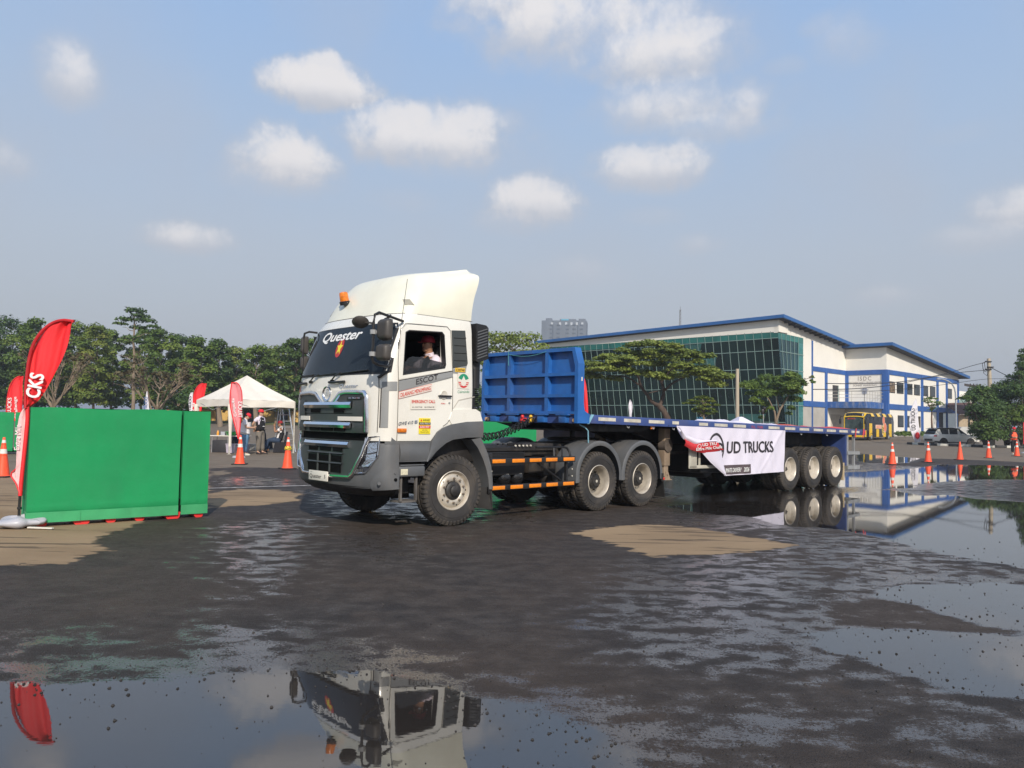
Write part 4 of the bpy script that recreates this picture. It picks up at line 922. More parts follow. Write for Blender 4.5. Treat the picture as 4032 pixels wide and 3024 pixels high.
def mirror(c, hw, hh, par, side=-1):
    mb = MB(); rings = []
    for (d, k) in ((.05, .55), (.045, .80), (.02, .95), (-.02, 1.0), (-.03, .98)):
        r = []
        for i in range(24):
            a = 2 * math.pi * i / 24; ca, sa = math.cos(a), math.sin(a); ex = .42
            r.append((c[0] - d * 1.3, c[1] + math.copysign(abs(ca) ** ex, ca) * hw * k, c[2] + math.copysign(abs(sa) ** ex, sa) * hh * k + (1 if side < 0 else -1) * 0))
        rings.append(r)
    mb.loft(rings); h = mb.build('mirror', M_MIR, par, 50)
    mb = MB(); mb.box(c[0] + .038, c[0] + .044, c[1] - hw * .9, c[1] + hw * .9, c[2] - hh * .9, c[2] + hh * .9); mb.build('mirror_glass', M_CHROME, h)
mirror((-1.54, -1.56 + .0, 2.80), .13, .15, truck); mirror((-1.55, -1.55, 2.49), .125, .115, truck)
mb = MB(); mb.lathe([(0, -.045), (.06, -.04), (.10, -.02), (.118, .005), (.11, .02), (0, .02)], (-1.70, -1.20, 2.91), Vector((.35, .49, .8)), 24)
mb.tube([(-1.70, -1.20, 2.91), (-1.64, -1.33, 2.90), (-1.62, -1.40, 2.89)], .014, 6); mb.build('round_mirror', M_MIR, truck)
mb = MB(); mb.tube([(-1.02, 1.14, 2.99), (-1.14, 1.20, 3.0), (-1.20, 1.24, 2.97), (-1.21, 1.25, 2.88), (-1.21, 1.25, 2.40), (-1.20, 1.23, 2.30), (-1.14, 1.18, 2.30)], .018, 8); m2 = mb.build('mirror_arm', M_BLACK, truck)
mirror((-1.17, 1.275, 2.78), .045, .15, truck, 1); mirror((-1.17, 1.275, 2.49), .045, .11, truck, 1)
# ---- behind the cab
mb = MB(); mb.prism([(.41, -1.21, 2.52), (.47, -1.21, 2.50), (.68, -1.20, 2.57), (.67, -1.20, 3.06), (.62, -1.20, 3.10), (.41, -1.21, 3.11)], (0, .26, 0)); li = mb.build('air_intake', M_BLACK, truck, 40)
mb = MB()
for k in range(10):
    z = 2.55 + k * .046; mb.prism([(.43, -1.212, z), (.64, -1.203, z + .07), (.64, -1.203, z + .088), (.43, -1.212, z + .018)], (0, -.012, 0))
mb.build('intake_louvre', M_GREYP, li, 0)
mb = MB(); mb.cyl((.53, -1.02, 2.52), (.53, -1.02, 2.10), .10, n=16)
for k in range(14):
    z = 2.12 - k * .03; mb.lathe([(.075, 0), (.10, .008), (.075, .016)], (.54, -1.02, z), (0, 0, -1), 16)
mb.cyl((.54, -1.02, 1.70), (.55, -1.0, 1.2), .09, n=14); mb.box(.42, .50, -1.1, 1.1, 1.3, 2.4); mb.build('intake_pipe', M_BLACK, truck)
# ---- chassis
mb = MB()
for s in (-1, 1):
    mb.box(.3, 5.9, s * .43 - .04, s * .43 + .04, .83, 1.10)
for x in (.9, 1.8, 2.7, 3.4, 4.05, 4.7, 5.7): mb.box(x - .05, x + .05, -.42, .42, .86, 1.05)
mb.box(3.2, 3.6, -.95, .95, .45, .62); mb.box(4.5, 4.9, -.95, .95, .45, .62); mb.box(-.12, .12, -.95, .95, .42, .56); mb.cyl((1.3, 0, .62), (4.6, 0, .55), .06)
mb.ball((3.4, 0, .54), .26); mb.ball((4.7, 0, .54), .26)
mb.build('chassis', M_CHASS, truck)
mb = MB(); mb.box(.80, 1.72, -1.02, -.52, .70, 1.085, .03)
for k in range(4): mb.box(.98, 1.70, -1.03, -1.015, 1.0 + k * .022, 1.009 + k * .022)
mb.box(.80, 1.72, .52, 1.05, .55, 1.08, .03); mb.build('battery_box', M_BLACK, truck)
mb = MB(); mb.box(.62, 2.6, -.95, -.45, 1.10, 1.16); mb.box(1.80, 2.55, -.9, -.5, 1.0, 1.22, .02); mb.box(2.0, 2.3, -.85, -.55, .70, 1.0, .02); mb.box(2.32, 2.62, -.9, .4, .65, 1.15, .02); mb.build('catwalk', M_CHASS, truck)
mb = MB(); mb.m = 0
for y, x0 in ((-.80, 1.25), (-.80, 1.95)):
    pass
for i, x in enumerate((1.32, 1.62)):
    mb = MB(); mb.lathe([(0, -.30), (.06, -.298), (.11, -.27), (.13, -.22), (.13, .25), (.10, .29), (0, .30)], (x, -.72, .66), (0, 1, 0), 24); tk = mb.build('air_tank', mat('gloss_black_tank', (.012, .012, .013), .15, coat=.5), truck, 50)
    mb = MB(); mb.box(x - .02, x + .03, -1.017, -1.012, .70, .74); mb.build('tank_label', M_WREF, tk)
# side guard
mb = MB(); mb.box(.735, 2.74, -1.25, -1.20, .905, 1.0, .006); mb.box(.735, 2.74, -1.25, -1.20, .49, .575, .006); mb.box(.735, .765, -1.24, -1.20, .575, .905); mb.box(2.55, 2.60, -1.20, -1.16, .575, .905)
mb.box(.70, .735, -1.24, -1.20, .45, 1.05); mb.tube([(1.9, -1.1, 1.16), (2.60, -1.1, 1.155), (2.68, -1.1, 1.14), (2.72, -1.12, 1.08), (2.72, -1.15, 1.0)], .02, 8); mb.tube([(2.34, -1.1, 1.15), (2.30, -1.15, 1.0)], .018, 6); mb.tube([(2.55, -1.1, 1.15), (2.50, -1.15, 1.0)], .018, 6)
mb.tube([(1.85, -1.19, .90), (2.45, -1.19, .58)], .018, 6); sg = mb.build('side_guard', M_BLACK, truck)
for z0, xs2 in ((.922, (.765, 1.20, 1.60, 1.99, 2.43)), (.50, (.765, 1.17, 1.60, 2.01, 2.43))):
    for x in xs2: mb = MB(); mb.box(x, x + .28, -1.256, -1.249, z0 + .004, z0 + .062, .002); mb.build('reflector', M_AMBER, sg)
mb = MB()
for z in (.62, .70, .80): mb.cyl((.755, -1.245, z), (.755, -1.255, z), .010)
for z in (.66, .78): mb.cyl((2.66, -1.245, z), (2.66, -1.255, z), .012)
split(mb.build('guard_bolt', M_WREF, sg))
# rear mudguards: two humps that meet between the wheels
def fender(xc, x0, x1, zlow0, zlow1):
    mb = MB(); r = .655; rows = []
    prof = []
    for i in range(25):
        a = R(180 - i * 7.5 * 1.0); x, z = xc + r * math.cos(a), .60 + r * math.sin(a) * 1.02
        prof.append((max(x0, min(x1, x)), z))
    prof = [(max(x0, xc - r), zlow0)] + prof + [(min(x1, xc + r), zlow1)]
    for s in (1, -1):
        rows = []
        for (x, z) in prof:
            d = Vector((x - xc, z - .60)); L = max(d.length, .01); u = d / L; k = .10
            ix, iz = x - u.x * .085, z - u.y * .085
            rows.append([(ix, -s * 1.262, iz), (x - u.x * .03, -s * 1.275, z - u.y * .03), (x, -s * 1.255, z), (x + u.x * .004, -s * 1.0, z + u.y * .004), (x, -s * .72, z), (x - u.x * .03, -s * .66, z - u.y * .03)])
        mb.loft(rows, closed=False, cap=False)
        # raised ribs across the top
        for yy in (1.12, .98, .86): mb.sheet(lambda u_, v_: (xc + (r + .012) * math.cos(R(160 - 140 * u_)), -s * (yy + .012 * v_), .60 + (r + .012) * 1.02 * math.sin(R(160 - 140 * u_))), 18, 1)
    return split(mb.build('mudguard', M_GREYP, truck, 50))
fender(3.40, 2.76, 4.05, .53, .53); fender(4.70, 4.05, 5.36, .53, .50)
mb = MB()
for s in (1, -1): mb.prism([(5.38, -s * 1.25, .62), (5.46, -s * 1.25, .14), (5.46, -s * .70, .14), (5.38, -s * .70, .62)], (-.012, 0, 0)); mb.box(5.30, 5.36, -s * 1.27 - .01, -s * 1.27 + .01, .46, .62) 
split(mb.build('mud_flap', MATS['black_rubber_flap'], truck), .05)
mb = MB(); mb.box(5.345, 5.385, -1.29, -1.26, .49, .535, .006); mb.build('marker_lamp', mat('red_lamp', (.7, .04, .03), .3), truck)
# fifth wheel
mb = MB(); mb.box(3.1, 4.9, -.55, .55, 1.10, 1.20, .02); mb.lathe([(0, .06), (.48, .055), (.50, .02), (.48, 0)], (4.05, 0, 1.24), (0, 0, 1), 28); mb.box(1.1, 2.4, -.5, .5, 1.12, 1.17)
for k in range(6): mb.cyl((1.5 + k * .12, -.56, 1.20), (1.5 + k * .12, -.60, 1.20), .014)
mb.build('fifth_wheel', M_CHASS, truck)
mb = MB(); 
for k in range(5): mb.cyl((1.52 + k * .09, -.98, 1.185), (1.52 + k * .09, -1.0, 1.185), .016)
split(mb.build('bolt', M_WREF, truck))
# coiled air hoses from cab to headboard
mb = MB()
for dy, dz in ((-.15, 0), (.02, -.03)):
    pts = []
    for i in range(200):
        u = i / 199; x = .50 + 2.15 * u; z = 1.42 - .20 * math.sin(u * math.pi) * (1 - .2 * u) + .22 * u + dz; y = -.55 + dy + .40 * u; a = u * 2 * math.pi * 19
        pts.append((x + .01 * math.cos(a), y + .055 * math.cos(a), z + .055 * math.sin(a)))
    mb.tube(pts, .011, 5)
mb.build('air_hose', M_BLACK, truck)
for near in (True, False):
    wheel('front', 0, .535, near, truck, R(-5) if near else R(-5)); wheel('drive', 3.40, .535, near, truck, 0, True); wheel('drive', 4.70, .535, near, truck, 0, True)
# ================================================================= flatbed trailer (built in the truck's frame, then moved to its own base)
TRX = 12.1
trailer = empty('flatbed_trailer', TO + Matrix.Rotation(TH, 3, 'Z') @ Vector((TRX, 0, 0)), TH, 'long blue flatbed semi trailer with tall headboard and three axles, coupled behind the cream truck', 'trailer')
def tbar(x0, x1, y0, y1, z0, z1, bev=0): mb.box(x0, x1, y0, y1, z0, z1, bev)
HB = [(-1.18, 2.93), (1.18, 2.93), (1.27, 2.64), (1.27, 1.74), (-1.27, 1.74), (-1.27, 2.64)]
mb = MB(); mb.prism([(2.86, y, z) for y, z in HB], (.02, 0, 0)); hb = mb.build('headboard', M_BLUE, trailer, 0)
fx0, fx1 = 2.755, 2.859
mb = MB(); mb.prism([(fx0, -1.18, 2.93), (fx0, 1.18, 2.93), (fx0, 1.20, 2.865), (fx0, -1.20, 2.865)], (.125, 0, 0)); mb.build('top_rail', M_BLUE, hb, 0)
for s in (-1, 1):
    mb = MB(); mb.prism([(fx0 - .002, s * 1.18, 2.932), (fx0 - .002, s * 1.272, 2.64), (fx0 - .002, s * 1.272, 1.58), (fx0 - .002, s * 1.195, 1.58), (fx0 - .002, s * 1.195, 2.60), (fx0 - .002, s * 1.125, 2.86), (fx0 - .002, s * 1.13, 2.932)], (.168, 0, 0))
    mb.prism([(2.92, s * 1.272, 1.93), (2.95, s * 1.272, 1.80), (3.08, s * 1.272, 1.742), (3.08, s * 1.272, 1.58), (2.92, s * 1.272, 1.58)], (0, -s * .03, 0)); mb.build('corner_post', M_BLUE if s < 0 else M_BLUE, hb, 0)
    mb = MB(); mb.box(2.84, 2.87, s * 1.275 - .002, s * 1.275 + .002, 2.33, 2.40); mb.build('post_label', M_WSTK, hb)
for y in (.51, -.49): mb = MB(); mb.box(fx0 + .004, fx1, y - .045, y - .037, 1.79, 2.864); mb.box(fx0 + .002, fx0 + .010, y - .045, y + .030, 1.79, 2.864); mb.build('vertical_rib', M_BLUE, hb)
for z in (2.455, 2.07):
    mb = MB(); mb.box(fx0, fx1, -1.194, 1.194, z - .030, z - .022); mb.box(fx0 - .003, fx0 + .006, -1.194, 1.194, z - .030, z + .030); mb.build('horizontal_rib', M_BLUE, hb)
mb = MB(); mb.box(fx0, fx1, -1.194, 1.194, 1.742, 1.79); mb.build('bottom_rail', M_BLUE, hb)
mb = MB(); mb.box(2.80, 2.90, -1.20, 1.20, 1.575, 1.738); beam = mb.build('front_beam', M_BLUED, trailer)
for y in (.87, .35, -.42, -.95):
    mb = MB(); mb.box(2.70, 2.80, y - .085, y + .085, 1.585, 1.715, .004); mb.box(2.68, 2.80, y - .14, y + .14, 1.716, 1.736); mb.build('socket_box', M_BLUE, beam)
mb = MB()
for y, m_ in ((.09, mat('red_coupling', (.65, .04, .04), .35)), (-.13, mat('yellow_coupling', (.75, .45, .03), .35))):
    mb = MB(); mb.box(2.73, 2.80, y - .05, y + .05, 1.63, 1.66); mb.ball((2.74, y, 1.685), .035, n=10); mb.cyl((2.80, y, 1.62), (2.70, y, 1.60), .03); mb.build('air_coupling', m_, beam)
for y in (1.13, 1.20): mb = MB(); mb.cyl((2.80, y - .03, 1.63), (2.78, y - .03, 1.63), .034, n=14); mb.build('marker_lamp', mat('pale_amber_lens', (.62, .40, .22), .3), beam)
mb = MB(); mb.cyl((2.80, -1.16, 1.63), (2.78, -1.16, 1.63), .034, n=14); mb.build('marker_lamp', MATS['pale_amber_lens'], beam)
mb = MB(); mb.tube([(2.742, .50 - i * .09, 2.88 - .06 * math.sin(math.pi * i / 11)) for i in range(12)], .005, 5); mb.tube([(2.745, .51, 2.95), (2.745, .512, 2.80), (2.745, .50, 2.66)], .005, 5); mb.build('rope', mat('teal_rope', (.10, .35, .36), .8), hb)
# side rails and deck
for s in (-1, 1):
    mb = MB(); mb.box(3.06, 15.30, s * 1.235 - .025, s * 1.235 + .025, 1.582, 1.740, .004); rl = mb.build('side_rail', M_BLUED, trailer)
    if s < 0:
        for a, b in ((3.34, 3.84), (4.09, 4.61), (4.87, 5.39), (5.67, 5.90), (6.65, 6.99), (7.26, 7.79), (8.05, 8.59), (9.65, 10.19), (10.47, 11.01), (11.25, 11.78), (12.05, 12.59), (12.83, 13.39), (13.61, 14.16), (14.41, 14.97)):
            mb = MB(); mb.box(a, b, -1.264, -1.2605, 1.637, 1.700); mb.build('reflector', M_WREF, rl, 0)
        text('rail_lettering', 'RL 70R', lambda u, v: (8.85 + u, -1.2615, 1.635 + v), .06, mat('faded_red_paint', (.35, .05, .06), .6), rl, width=.55, bold=.01)
        for i in range(12):
            x = 3.5 + i * 1.02; mb = MB(); mb.cyl((x, -1.262, 1.605), (x, -1.266, 1.605), .012, n=8); mb.build('rail_bolt', M_CHASS, rl)
mb = MB(); mb.box(3.0, 15.33, -1.21, 1.21, 1.70, 1.735); mb.build('deck', mat('deck_steel', (.10, .085, .08), .7, var=.3, dirt=(.16, .11, .08), dirtamt=.5), trailer)
mb = MB(); mb.box(15.302, 15.40, -1.262, 1.262, 1.585, 1.742, .004); rb = mb.build('rear_beam', M_BLUED, trailer)
mb = MB(); mb.box(15.31, 15.39, -1.266, -1.262, 1.60, 1.72); mb.build('rear_marker', MATS['red_coupling'], rb)
for i in range(24): 
    x = 3.35 + i * .51; mb = MB(); mb.box(x - .03, x + .03, -1.20, 1.20, 1.60, 1.698); mb.build('cross_member', M_CHASS, trailer)
for s in (-1, 1):
    mb = MB(); mb.prism([(2.9, s * .55, 1.60), (15.1, s * .55, 1.60), (15.1, s * .55, 1.28), (7.6, s * .55, 1.22), (6.2, s * .55, 1.24), (5.3, s * .55, 1.47), (2.9, s * .55, 1.50)], (0, -s * .02, 0)); mb.box(6.2, 15.1, s * .55 - .08, s * .55 + .08, 1.22, 1.24); mb.prism([(3.0, s * .60, 1.49), (5.3, s * .60, 1.455), (6.2, s * .60, 1.23), (6.2, s * .60, 1.21), (5.3, s * .60, 1.435), (3.0, s * .60, 1.47)], (0, -s * .12, 0)); mb.build('main_beam', M_CHASS, trailer)
mb = MB(); mb.box(2.92, 5.2, -.6, .6, 1.44, 1.47); mb.cyl((4.05, 0, 1.44), (4.05, 0, 1.25), .05); mb.build('coupler_plate', M_CHASS, trailer)
mb = MB(); mb.prism([(2.9, -1.0, 1.57), (3.25, -1.0, 1.50), (3.35, -1.0, 1.44), (5.0, -1.0, 1.47), (5.4, -1.0, 1.58)], (0, 2.0, 0)); mb.build('neck_fairing', M_CHASS, trailer)
for x in (4.25, 5.05, 5.75, 9.8, 11.4, 12.9): mb = MB(); mb.tube([(x, -1.20, 1.58), (x, -1.22, 1.54), (x + .02, -1.235, 1.525), (x + .04, -1.23, 1.55)], .010, 6); mb.build('rope_hook', M_GREYS, trailer)
mb = MB(); mb.box(5.02, 5.12, -1.215, -1.19, 1.525, 1.575); mb.build('side_marker_lamp', M_ORLENS, trailer)
mb = MB(); mb.prism([(3.13, -1.268, 1.742), (3.21, -1.268, 1.742), (3.08, -1.268, 1.57), (3.03, -1.268, 1.57)], (0, .006, 0)); mb.build('strap', mat('pale_blue_strap', (.22, .45, .56), .7), trailer, 0)
mb = MB(); mb.tube([(3.0, -1.1, 1.56), (3.1, -1.16, 1.50), (3.15, -1.18, 1.45), (3.2, -1.15, 1.20)], .012, 6); mb.build('hanging_strap', MATS['pale_blue_strap'], trailer)
# landing legs
for s in (-1, 1):
    mb = MB(); mb.box(5.87, 6.07, s * .86 - .08, s * .86 + .08, .78, 1.55, .01); lg_ = mb.build('landing_leg', M_TAUPE, trailer)
    mb = MB(); mb.box(5.90, 6.04, s * .86 - .055, s * .86 + .055, .56, .78, .004); mb.build('inner_leg', M_TAUPE, lg_)
    mb = MB(); mb.prism([(5.93, s * .86 - .07, .66), (6.02, s * .86 - .07, .66), (6.10, s * .86 - .07, .50), (5.92, s * .86 - .07, .50)], (0, .14, 0)); mb.cyl((5.99, s * .86 - .09, .60), (5.99, s * .86 + .09, .60), .025); mb.box(5.88, 6.12, s * .86 - .1, s * .86 + .1, .485, .50); mb.build('foot', M_TAUPE, lg_)
    mb = MB(); mb.cyl((5.97, s * .80, 1.20), (5.97, s * .97, 1.20), .14, n=18); mb.build('gearbox', mat('rusty_gear', (.10, .08, .065), .7, var=.4), lg_)
mb = MB(); mb.cyl((5.97, -.8, 1.18), (5.97, .8, 1.18), .022); mb.box(6.0, 7.6, -.9, -.86, 1.02, 1.08); mb.box(6.0, 7.6, .5, .9, 1.0, 1.06); mb.build('leg_brace', M_CHASS, trailer)
# side guard with cream front plate
mb = MB(); mb.box(6.34, 6.63, -1.235, -1.20, .73, 1.35, .015); mb.box(6.34, 7.9, -1.235, -1.20, .73, .80, .01); mb.box(6.72, 6.76, -1.23, -1.20, .80, 1.35); mb.box(7.4, 7.46, -1.23, -1.20, .80, 1.35); mb.build('side_guard', mat('cream_guard_paint', (.50, .48, .40), .5, dirt=(.25, .2, .15), dirtamt=.4), trailer)
mb = MB(); mb.box(6.9, 8.6, -1.15, 1.15, .62, 1.25, .05); mb.lathe([(0, -.9), (.26, -.88), (.30, -.8), (.30, .8), (.26, .88), (0, .9)], (7.6, 0, .78), (0, 1, 0), 20); mb.build('equipment_box', M_BLACK, trailer)
# running gear
for x in (10.8, 12.1, 13.4):
    mb = MB(); mb.cyl((x, -.9, .62), (x, .9, .62), .075, n=12); mb.build('axle', M_CHASS, trailer)
for s in (-1, 1):
    mb = MB()
    for x in (10.15, 11.45, 12.75, 14.05): mb.box(x - .06, x + .06, s * .5 - .07, s * .5 + .07, .75, 1.30)
    for x in (10.8, 12.1, 13.4):
        for k in range(4): mb.box(x - .55 + k * .05, x + .55 - k * .05, s * .5 - .04, s * .5 + .04, .80 - k * .03, .825 - k * .03)
    mb.build('suspension', M_CHASS, trailer)
# tail: blue plate, grey underrun frame, pale flap
mb = MB(); mb.box(14.10, 14.16, -1.23, 1.23, .72, 1.59); mb.build('tail_plate', M_BLUED, trailer)
mb = MB()
for x in (14.24, 14.69):
    for y in (-1.20, 1.20): mb.box(x - .035, x + .035, y - .03, y + .03, .60, 1.60)
mb.box(14.20, 15.02, -1.25, -1.21, 1.03, 1.12); mb.box(14.20, 15.02, -1.25, -1.21, .62, .72); mb.box(14.94, 15.02, -1.21, 1.25, 1.03, 1.12); mb.box(14.94, 15.02, -1.21, 1.25, .62, .72)
mb.build('underrun_guard', M_GREYS, trailer)
mb = MB(); mb.box(13.98, 14.09, -1.20, -.80, .32, .80); mb.build('mud_flap', mat('pale_yellow_flap', (.42, .33, .20), .7, var=.15, dirt=(.2, .15, .1), dirtamt=.4), trailer)
mb = MB(); mb.box(14.2, 15.2, -.4, .4, 1.1, 1.3); mb.cyl((14.55, -.95, 1.12), (14.55, -.70, 1.12), .14, n=14); mb.build('tail_frame', M_CHASS, trailer)
for o in [c for c in trailer.children]:
    for q in [o] + list(o.children):
        for v in q.data.vertices:
            if v.co.x > 3.06: v.co.z -= (v.co.x - 3.06) * .0168
for x in (10.8, 12.1, 13.4):
    for near in (True, False): wheel('trailer', x, .535, near, trailer, 0, True)
for c in trailer.children: c.location.x -= TRX
LF = Matrix.Translation(TO) @ Matrix.Rotation(TH, 4, 'Z')          # truck frame to world
def loc(x, y, z): return LF @ Vector((x, y, z))
# ---------------- banners on the trailer
M_BAN = mat('white_banner_cloth', (0.70, 0.665, 0.76), 0.75, var=.03, scale=2, streak=True)
M_BANR = mat('red_banner_cloth', (0.55, 0.03, 0.035), 0.7, var=.08)
ban = empty('banner', loc(8.0, -1.28, 1.5), TH, 'white cloth banner with a folded corner and dark lettering, hanging from the trailer deck', 'banner')
def BL(x, y, z): return (x - 8.0, y + 1.28, z - 1.5)
def wrink(x, z):
    return .012 * math.sin(x * 5.1 + z * 3) + .005 * math.sin(x * 11 - z * 7 + 1) + .018 * math.sin(x * 2.2 + 1.2) * (1.5 - z) + .0025 * math.sin(x * 23 + z * 9) + .007 * max(0, math.sin(x * 3.0 + z * 6)) * (1.5 - z) + .012 * math.exp(-((x - z * 1.1 - 8.6) / .07) ** 2) - .012 * math.exp(-((x + z * .8 - 10.3) / .06) ** 2)
def ztop(x): return 1.565 - (x - 5.73) * .0155
def xleft(z): return lerp(z, [(.49, 7.59), (.75, 7.46), (.98, 7.38), (1.12, 7.10), (1.20, 6.6), (1.30, 5.95), (1.45, 5.80), (1.56, 5.73)])
def ysh(x, z): return -1.292 - abs(.6 - 0) * 0 - wrink(x, z) - .02
mb = MB()
def bf(u, v):
    z = .49 + v * 1.075; xl = xleft(z); x = xl + (10.38 - xl) * u; zz = z if v > 0 else z; zt = ztop(x); z2 = .49 + (zt - .49) * v; return BL(x, ysh(x, z2), z2)
mb.sheet(bf, 120, 36); bcl = mb.build('banner_cloth', M_BAN, ban, 60)
def bt(x, z, off=.012): return lambda u, v: BL(x + u, ysh(x + u, z + v) - off, z + v)
def fine_text(name, s, fn, size, m, parent, **kw):
    o = text(name, s, None, size, m, parent, **kw)
    bm = bmesh.new(); bm.from_mesh(o.data)
    for lim in (.12, .06):
        bmesh.ops.triangulate(bm, faces=bm.faces); es = [e for e in bm.edges if e.calc_length() > lim]
        if es: bmesh.ops.subdivide_edges(bm, edges=es, cuts=1)
    bmesh.ops.triangulate(bm, faces=bm.faces)
    for v in bm.verts: z_ = v.co.z; p = Vector(fn(v.co.x, v.co.y)); p.y -= z_ * .0006; v.co = p
    bm.to_mesh(o.data); bm.free(); return o
fine_text('banner_lettering', 'UD TRUCKS', bt(7.69, .985, .016), .255, M_KTXT, bcl, width=2.05, fat=.014)
fine_text('banner_lettering', 'IMATE DRIVER?', bt(7.61, .56, .022), .095, M_WTXT, bcl, width=.64, fat=.006, shear=.25); fine_text('banner_lettering', '2026', bt(8.34, .56, .022), .095, M_WTXT, bcl, width=.22, fat=.006, shear=.25)
mb = MB(); mb.sheet(lambda u, v: BL(7.53 + .06 * (1 - v) + u * (1.14 - .06 * (1 - v)), ysh(7.53 + u * 1.14, .52 + v * .20) - .012, .515 + v * .205), 24, 4); mb.build('banner_strip', mat('brown_print', (.10, .075, .08), .6), bcl, 60)
mb = MB()
for i in range(40):
    a0, a1 = R(188 - i * 6.3), R(188 - (i + 1) * 6.3); r0, r1 = .285, .335; c_ = (7.24, 1.09)
    mb.poly([BL(c_[0] + r * math.cos(a), ysh(c_[0] + r * math.cos(a), c_[1] + r * math.sin(a)) - .010, c_[1] + r * math.sin(a)) for r, a in ((r0, a0), (r1, a0), (r1, a1), (r0, a1))])
mb.build('banner_emblem', M_KTXT, bcl, 60)
fine_text('banner_lettering', 'D', bt(7.33, .985, .014), .23, M_KTXT, bcl, width=.19, fat=.018)
# folded corner: a roll of cloth with the red back of the print showing
mb = MB(); top_ = [(5.71, 1.55), (6.0, 1.38), (6.4, 1.29), (6.8, 1.265), (7.14, 1.28)]; bot_ = [(5.80, 1.44), (5.93, 1.29), (6.35, 1.165), (6.75, 1.225), (7.12, 1.225)]
def roll(u, v):
    i = u * 4; k = min(3, int(i)); f = i - k; a = (top_[k][0] + (top_[k + 1][0] - top_[k][0]) * f, top_[k][1] + (top_[k + 1][1] - top_[k][1]) * f); b = (bot_[k][0] + (bot_[k + 1][0] - bot_[k][0]) * f, bot_[k][1] + (bot_[k + 1][1] - bot_[k][1]) * f)
    return BL(a[0] + (b[0] - a[0]) * v, -1.36 - .05 * math.sin(v * math.pi), a[1] + (b[1] - a[1]) * v)
mb.sheet(roll, 20, 6); fold = mb.build('banner_fold', M_BAN, ban, 60)
rt = [(5.93, 1.30), (6.28, 1.20), (6.5, 1.235), (6.74, 1.245), (7.0, 1.245), (7.22, 1.215), (7.40, 1.07)]; rb_ = [(5.93, 1.17), (6.20, 1.07), (6.4, 1.03), (6.65, 1.005), (6.9, 1.01), (7.15, 1.03), (7.385, 1.055)]
def redf(u, v):
    i = u * 6; k = min(5, int(i)); f = i - k; a = [rt[k][j] + (rt[k + 1][j] - rt[k][j]) * f for j in (0, 1)]; b = [rb_[k][j] + (rb_[k + 1][j] - rb_[k][j]) * f for j in (0, 1)]
    return BL(a[0] + (b[0] - a[0]) * v, -1.375 - .035 * math.sin(v * math.pi), a[1] + (b[1] - a[1]) * v)
mb = MB(); mb.sheet(redf, 30, 6); rd_ = mb.build('banner_red_band', M_BANR, fold, 60)
fine_text('banner_lettering', 'UD TRU', lambda u, v: BL(6.53 + u, -1.420, 1.145 + v + .05 * u), .062, M_WTXT, rd_, width=.55, fat=.015)
fine_text('banner_lettering', 'Extra Mile Challe', lambda u, v: BL(6.30 + u, -1.420, 1.055 + v + .045 * u), .058, M_WTXT, rd_, width=1.0, fat=.010)
mb = MB()
for i in range(20):
    a0, a1 = R(i * 18), R(i * 18 + 18); mb.poly([BL(6.42 + r * 1.6 * math.cos(a), -1.421, 1.145 + r * math.sin(a)) for r, a in ((.036, a0), (.045, a0), (.045, a1), (.036, a1))])
mb.build('banner_emblem', M_WTXT, rd_, 0)
mb = MB(); mb.sheet(lambda u, v: BL(lerp(v, [(0, 6.62), (.4, 6.95), (1, 7.56)]) + u * (lerp(v, [(0, 7.39), (.4, 7.44), (1, 7.60)]) - lerp(v, [(0, 6.62), (.4, 6.95), (1, 7.56)])), -1.355 - .05 * math.sin(u * math.pi) * (1 - v * .6), lerp(v, [(0, 1.01), (.4, .80), (1, .49)]) + .03 * u * (1 - v)), 8, 12); mb.build('banner_corner', M_BAN, fold, 60)
# banner on the far side, seen under the deck
ban2 = MB(); ban2.sheet(lambda u, v: loc(4.6 + 3.6 * u, 1.285 + .03 * math.sin(u * 17 + v * 3), 1.50 - .30 * v - u * .25 * v), 50, 8)
tag(ban2.build('banner', M_BAN, None, 60), 'pale banner on the far side of the trailer, its lower edge seen under the deck', 'banner')
# cloths left on the deck
def heap(name, x0, x1, y0, y1, z0, h, seed, m, label, cat, sharp=2.0):
    rn = random.Random(seed); bl = [(rn.uniform(0, 1), rn.uniform(0, 1), rn.uniform(.08, .2), rn.uniform(.4, 1)) for _ in range(9)]
    mb = MB()
    def f(u, v):
        e = min(1, min(u, 1 - u) * 6) * min(1, min(v, 1 - v) * 5); z = sum(k * math.exp(-(((u - a) / w_) ** 2 + ((v - b) / (w_ * 1.3)) ** 2)) for a, b, w_, k in bl)
        x = x0 + (x1 - x0) * u + .05 * math.sin(v * 9); return loc(x, y0 + (y1 - y0) * v, z0 + .012 + h * e * min(1.0, z) + .01 * math.sin(u * 60 + v * 30) * e)
    mb.sheet(f, 60, 24); return tag(mb.build(name, m, None, 60), label, cat)
zd = lambda x: 1.737 - (x - 3.06) * .0168
heap('cloth_bundle', 8.6, 10.3, -.6, .7, zd(9.4), .085, 3, M_BAN, 'crumpled white banner cloth lying on the trailer deck above the hanging banner', 'cloth')
heap('cloth_bundle', 10.2, 12.1, -.9, .5, zd(11.4), .06, 8, M_BAN, 'smaller crumpled white cloth lying on the deck, towards the trailer tail', 'cloth')
mb = MB(); P0 = [(10.0, -.2), (10.9, -.2), (10.45, .3)]; zc = zd(10.4)
mb.loft([[loc(9.95, -.3, zc + .02), loc(10.95, -.25, zc + .02), loc(10.5, .4, zc + .02)], [loc(10.35, -.1, zc + .2), loc(10.5, -.1, zc + .2), loc(10.45, 0, zc + .2)]]); tag(mb.build('folded_cloth', M_BAN, None, 0), 'white cloth standing up in a peak on the trailer deck', 'cloth')
M_TARP = mat('orange_red_tarp', (.50, .09, .06), .7, var=.2)
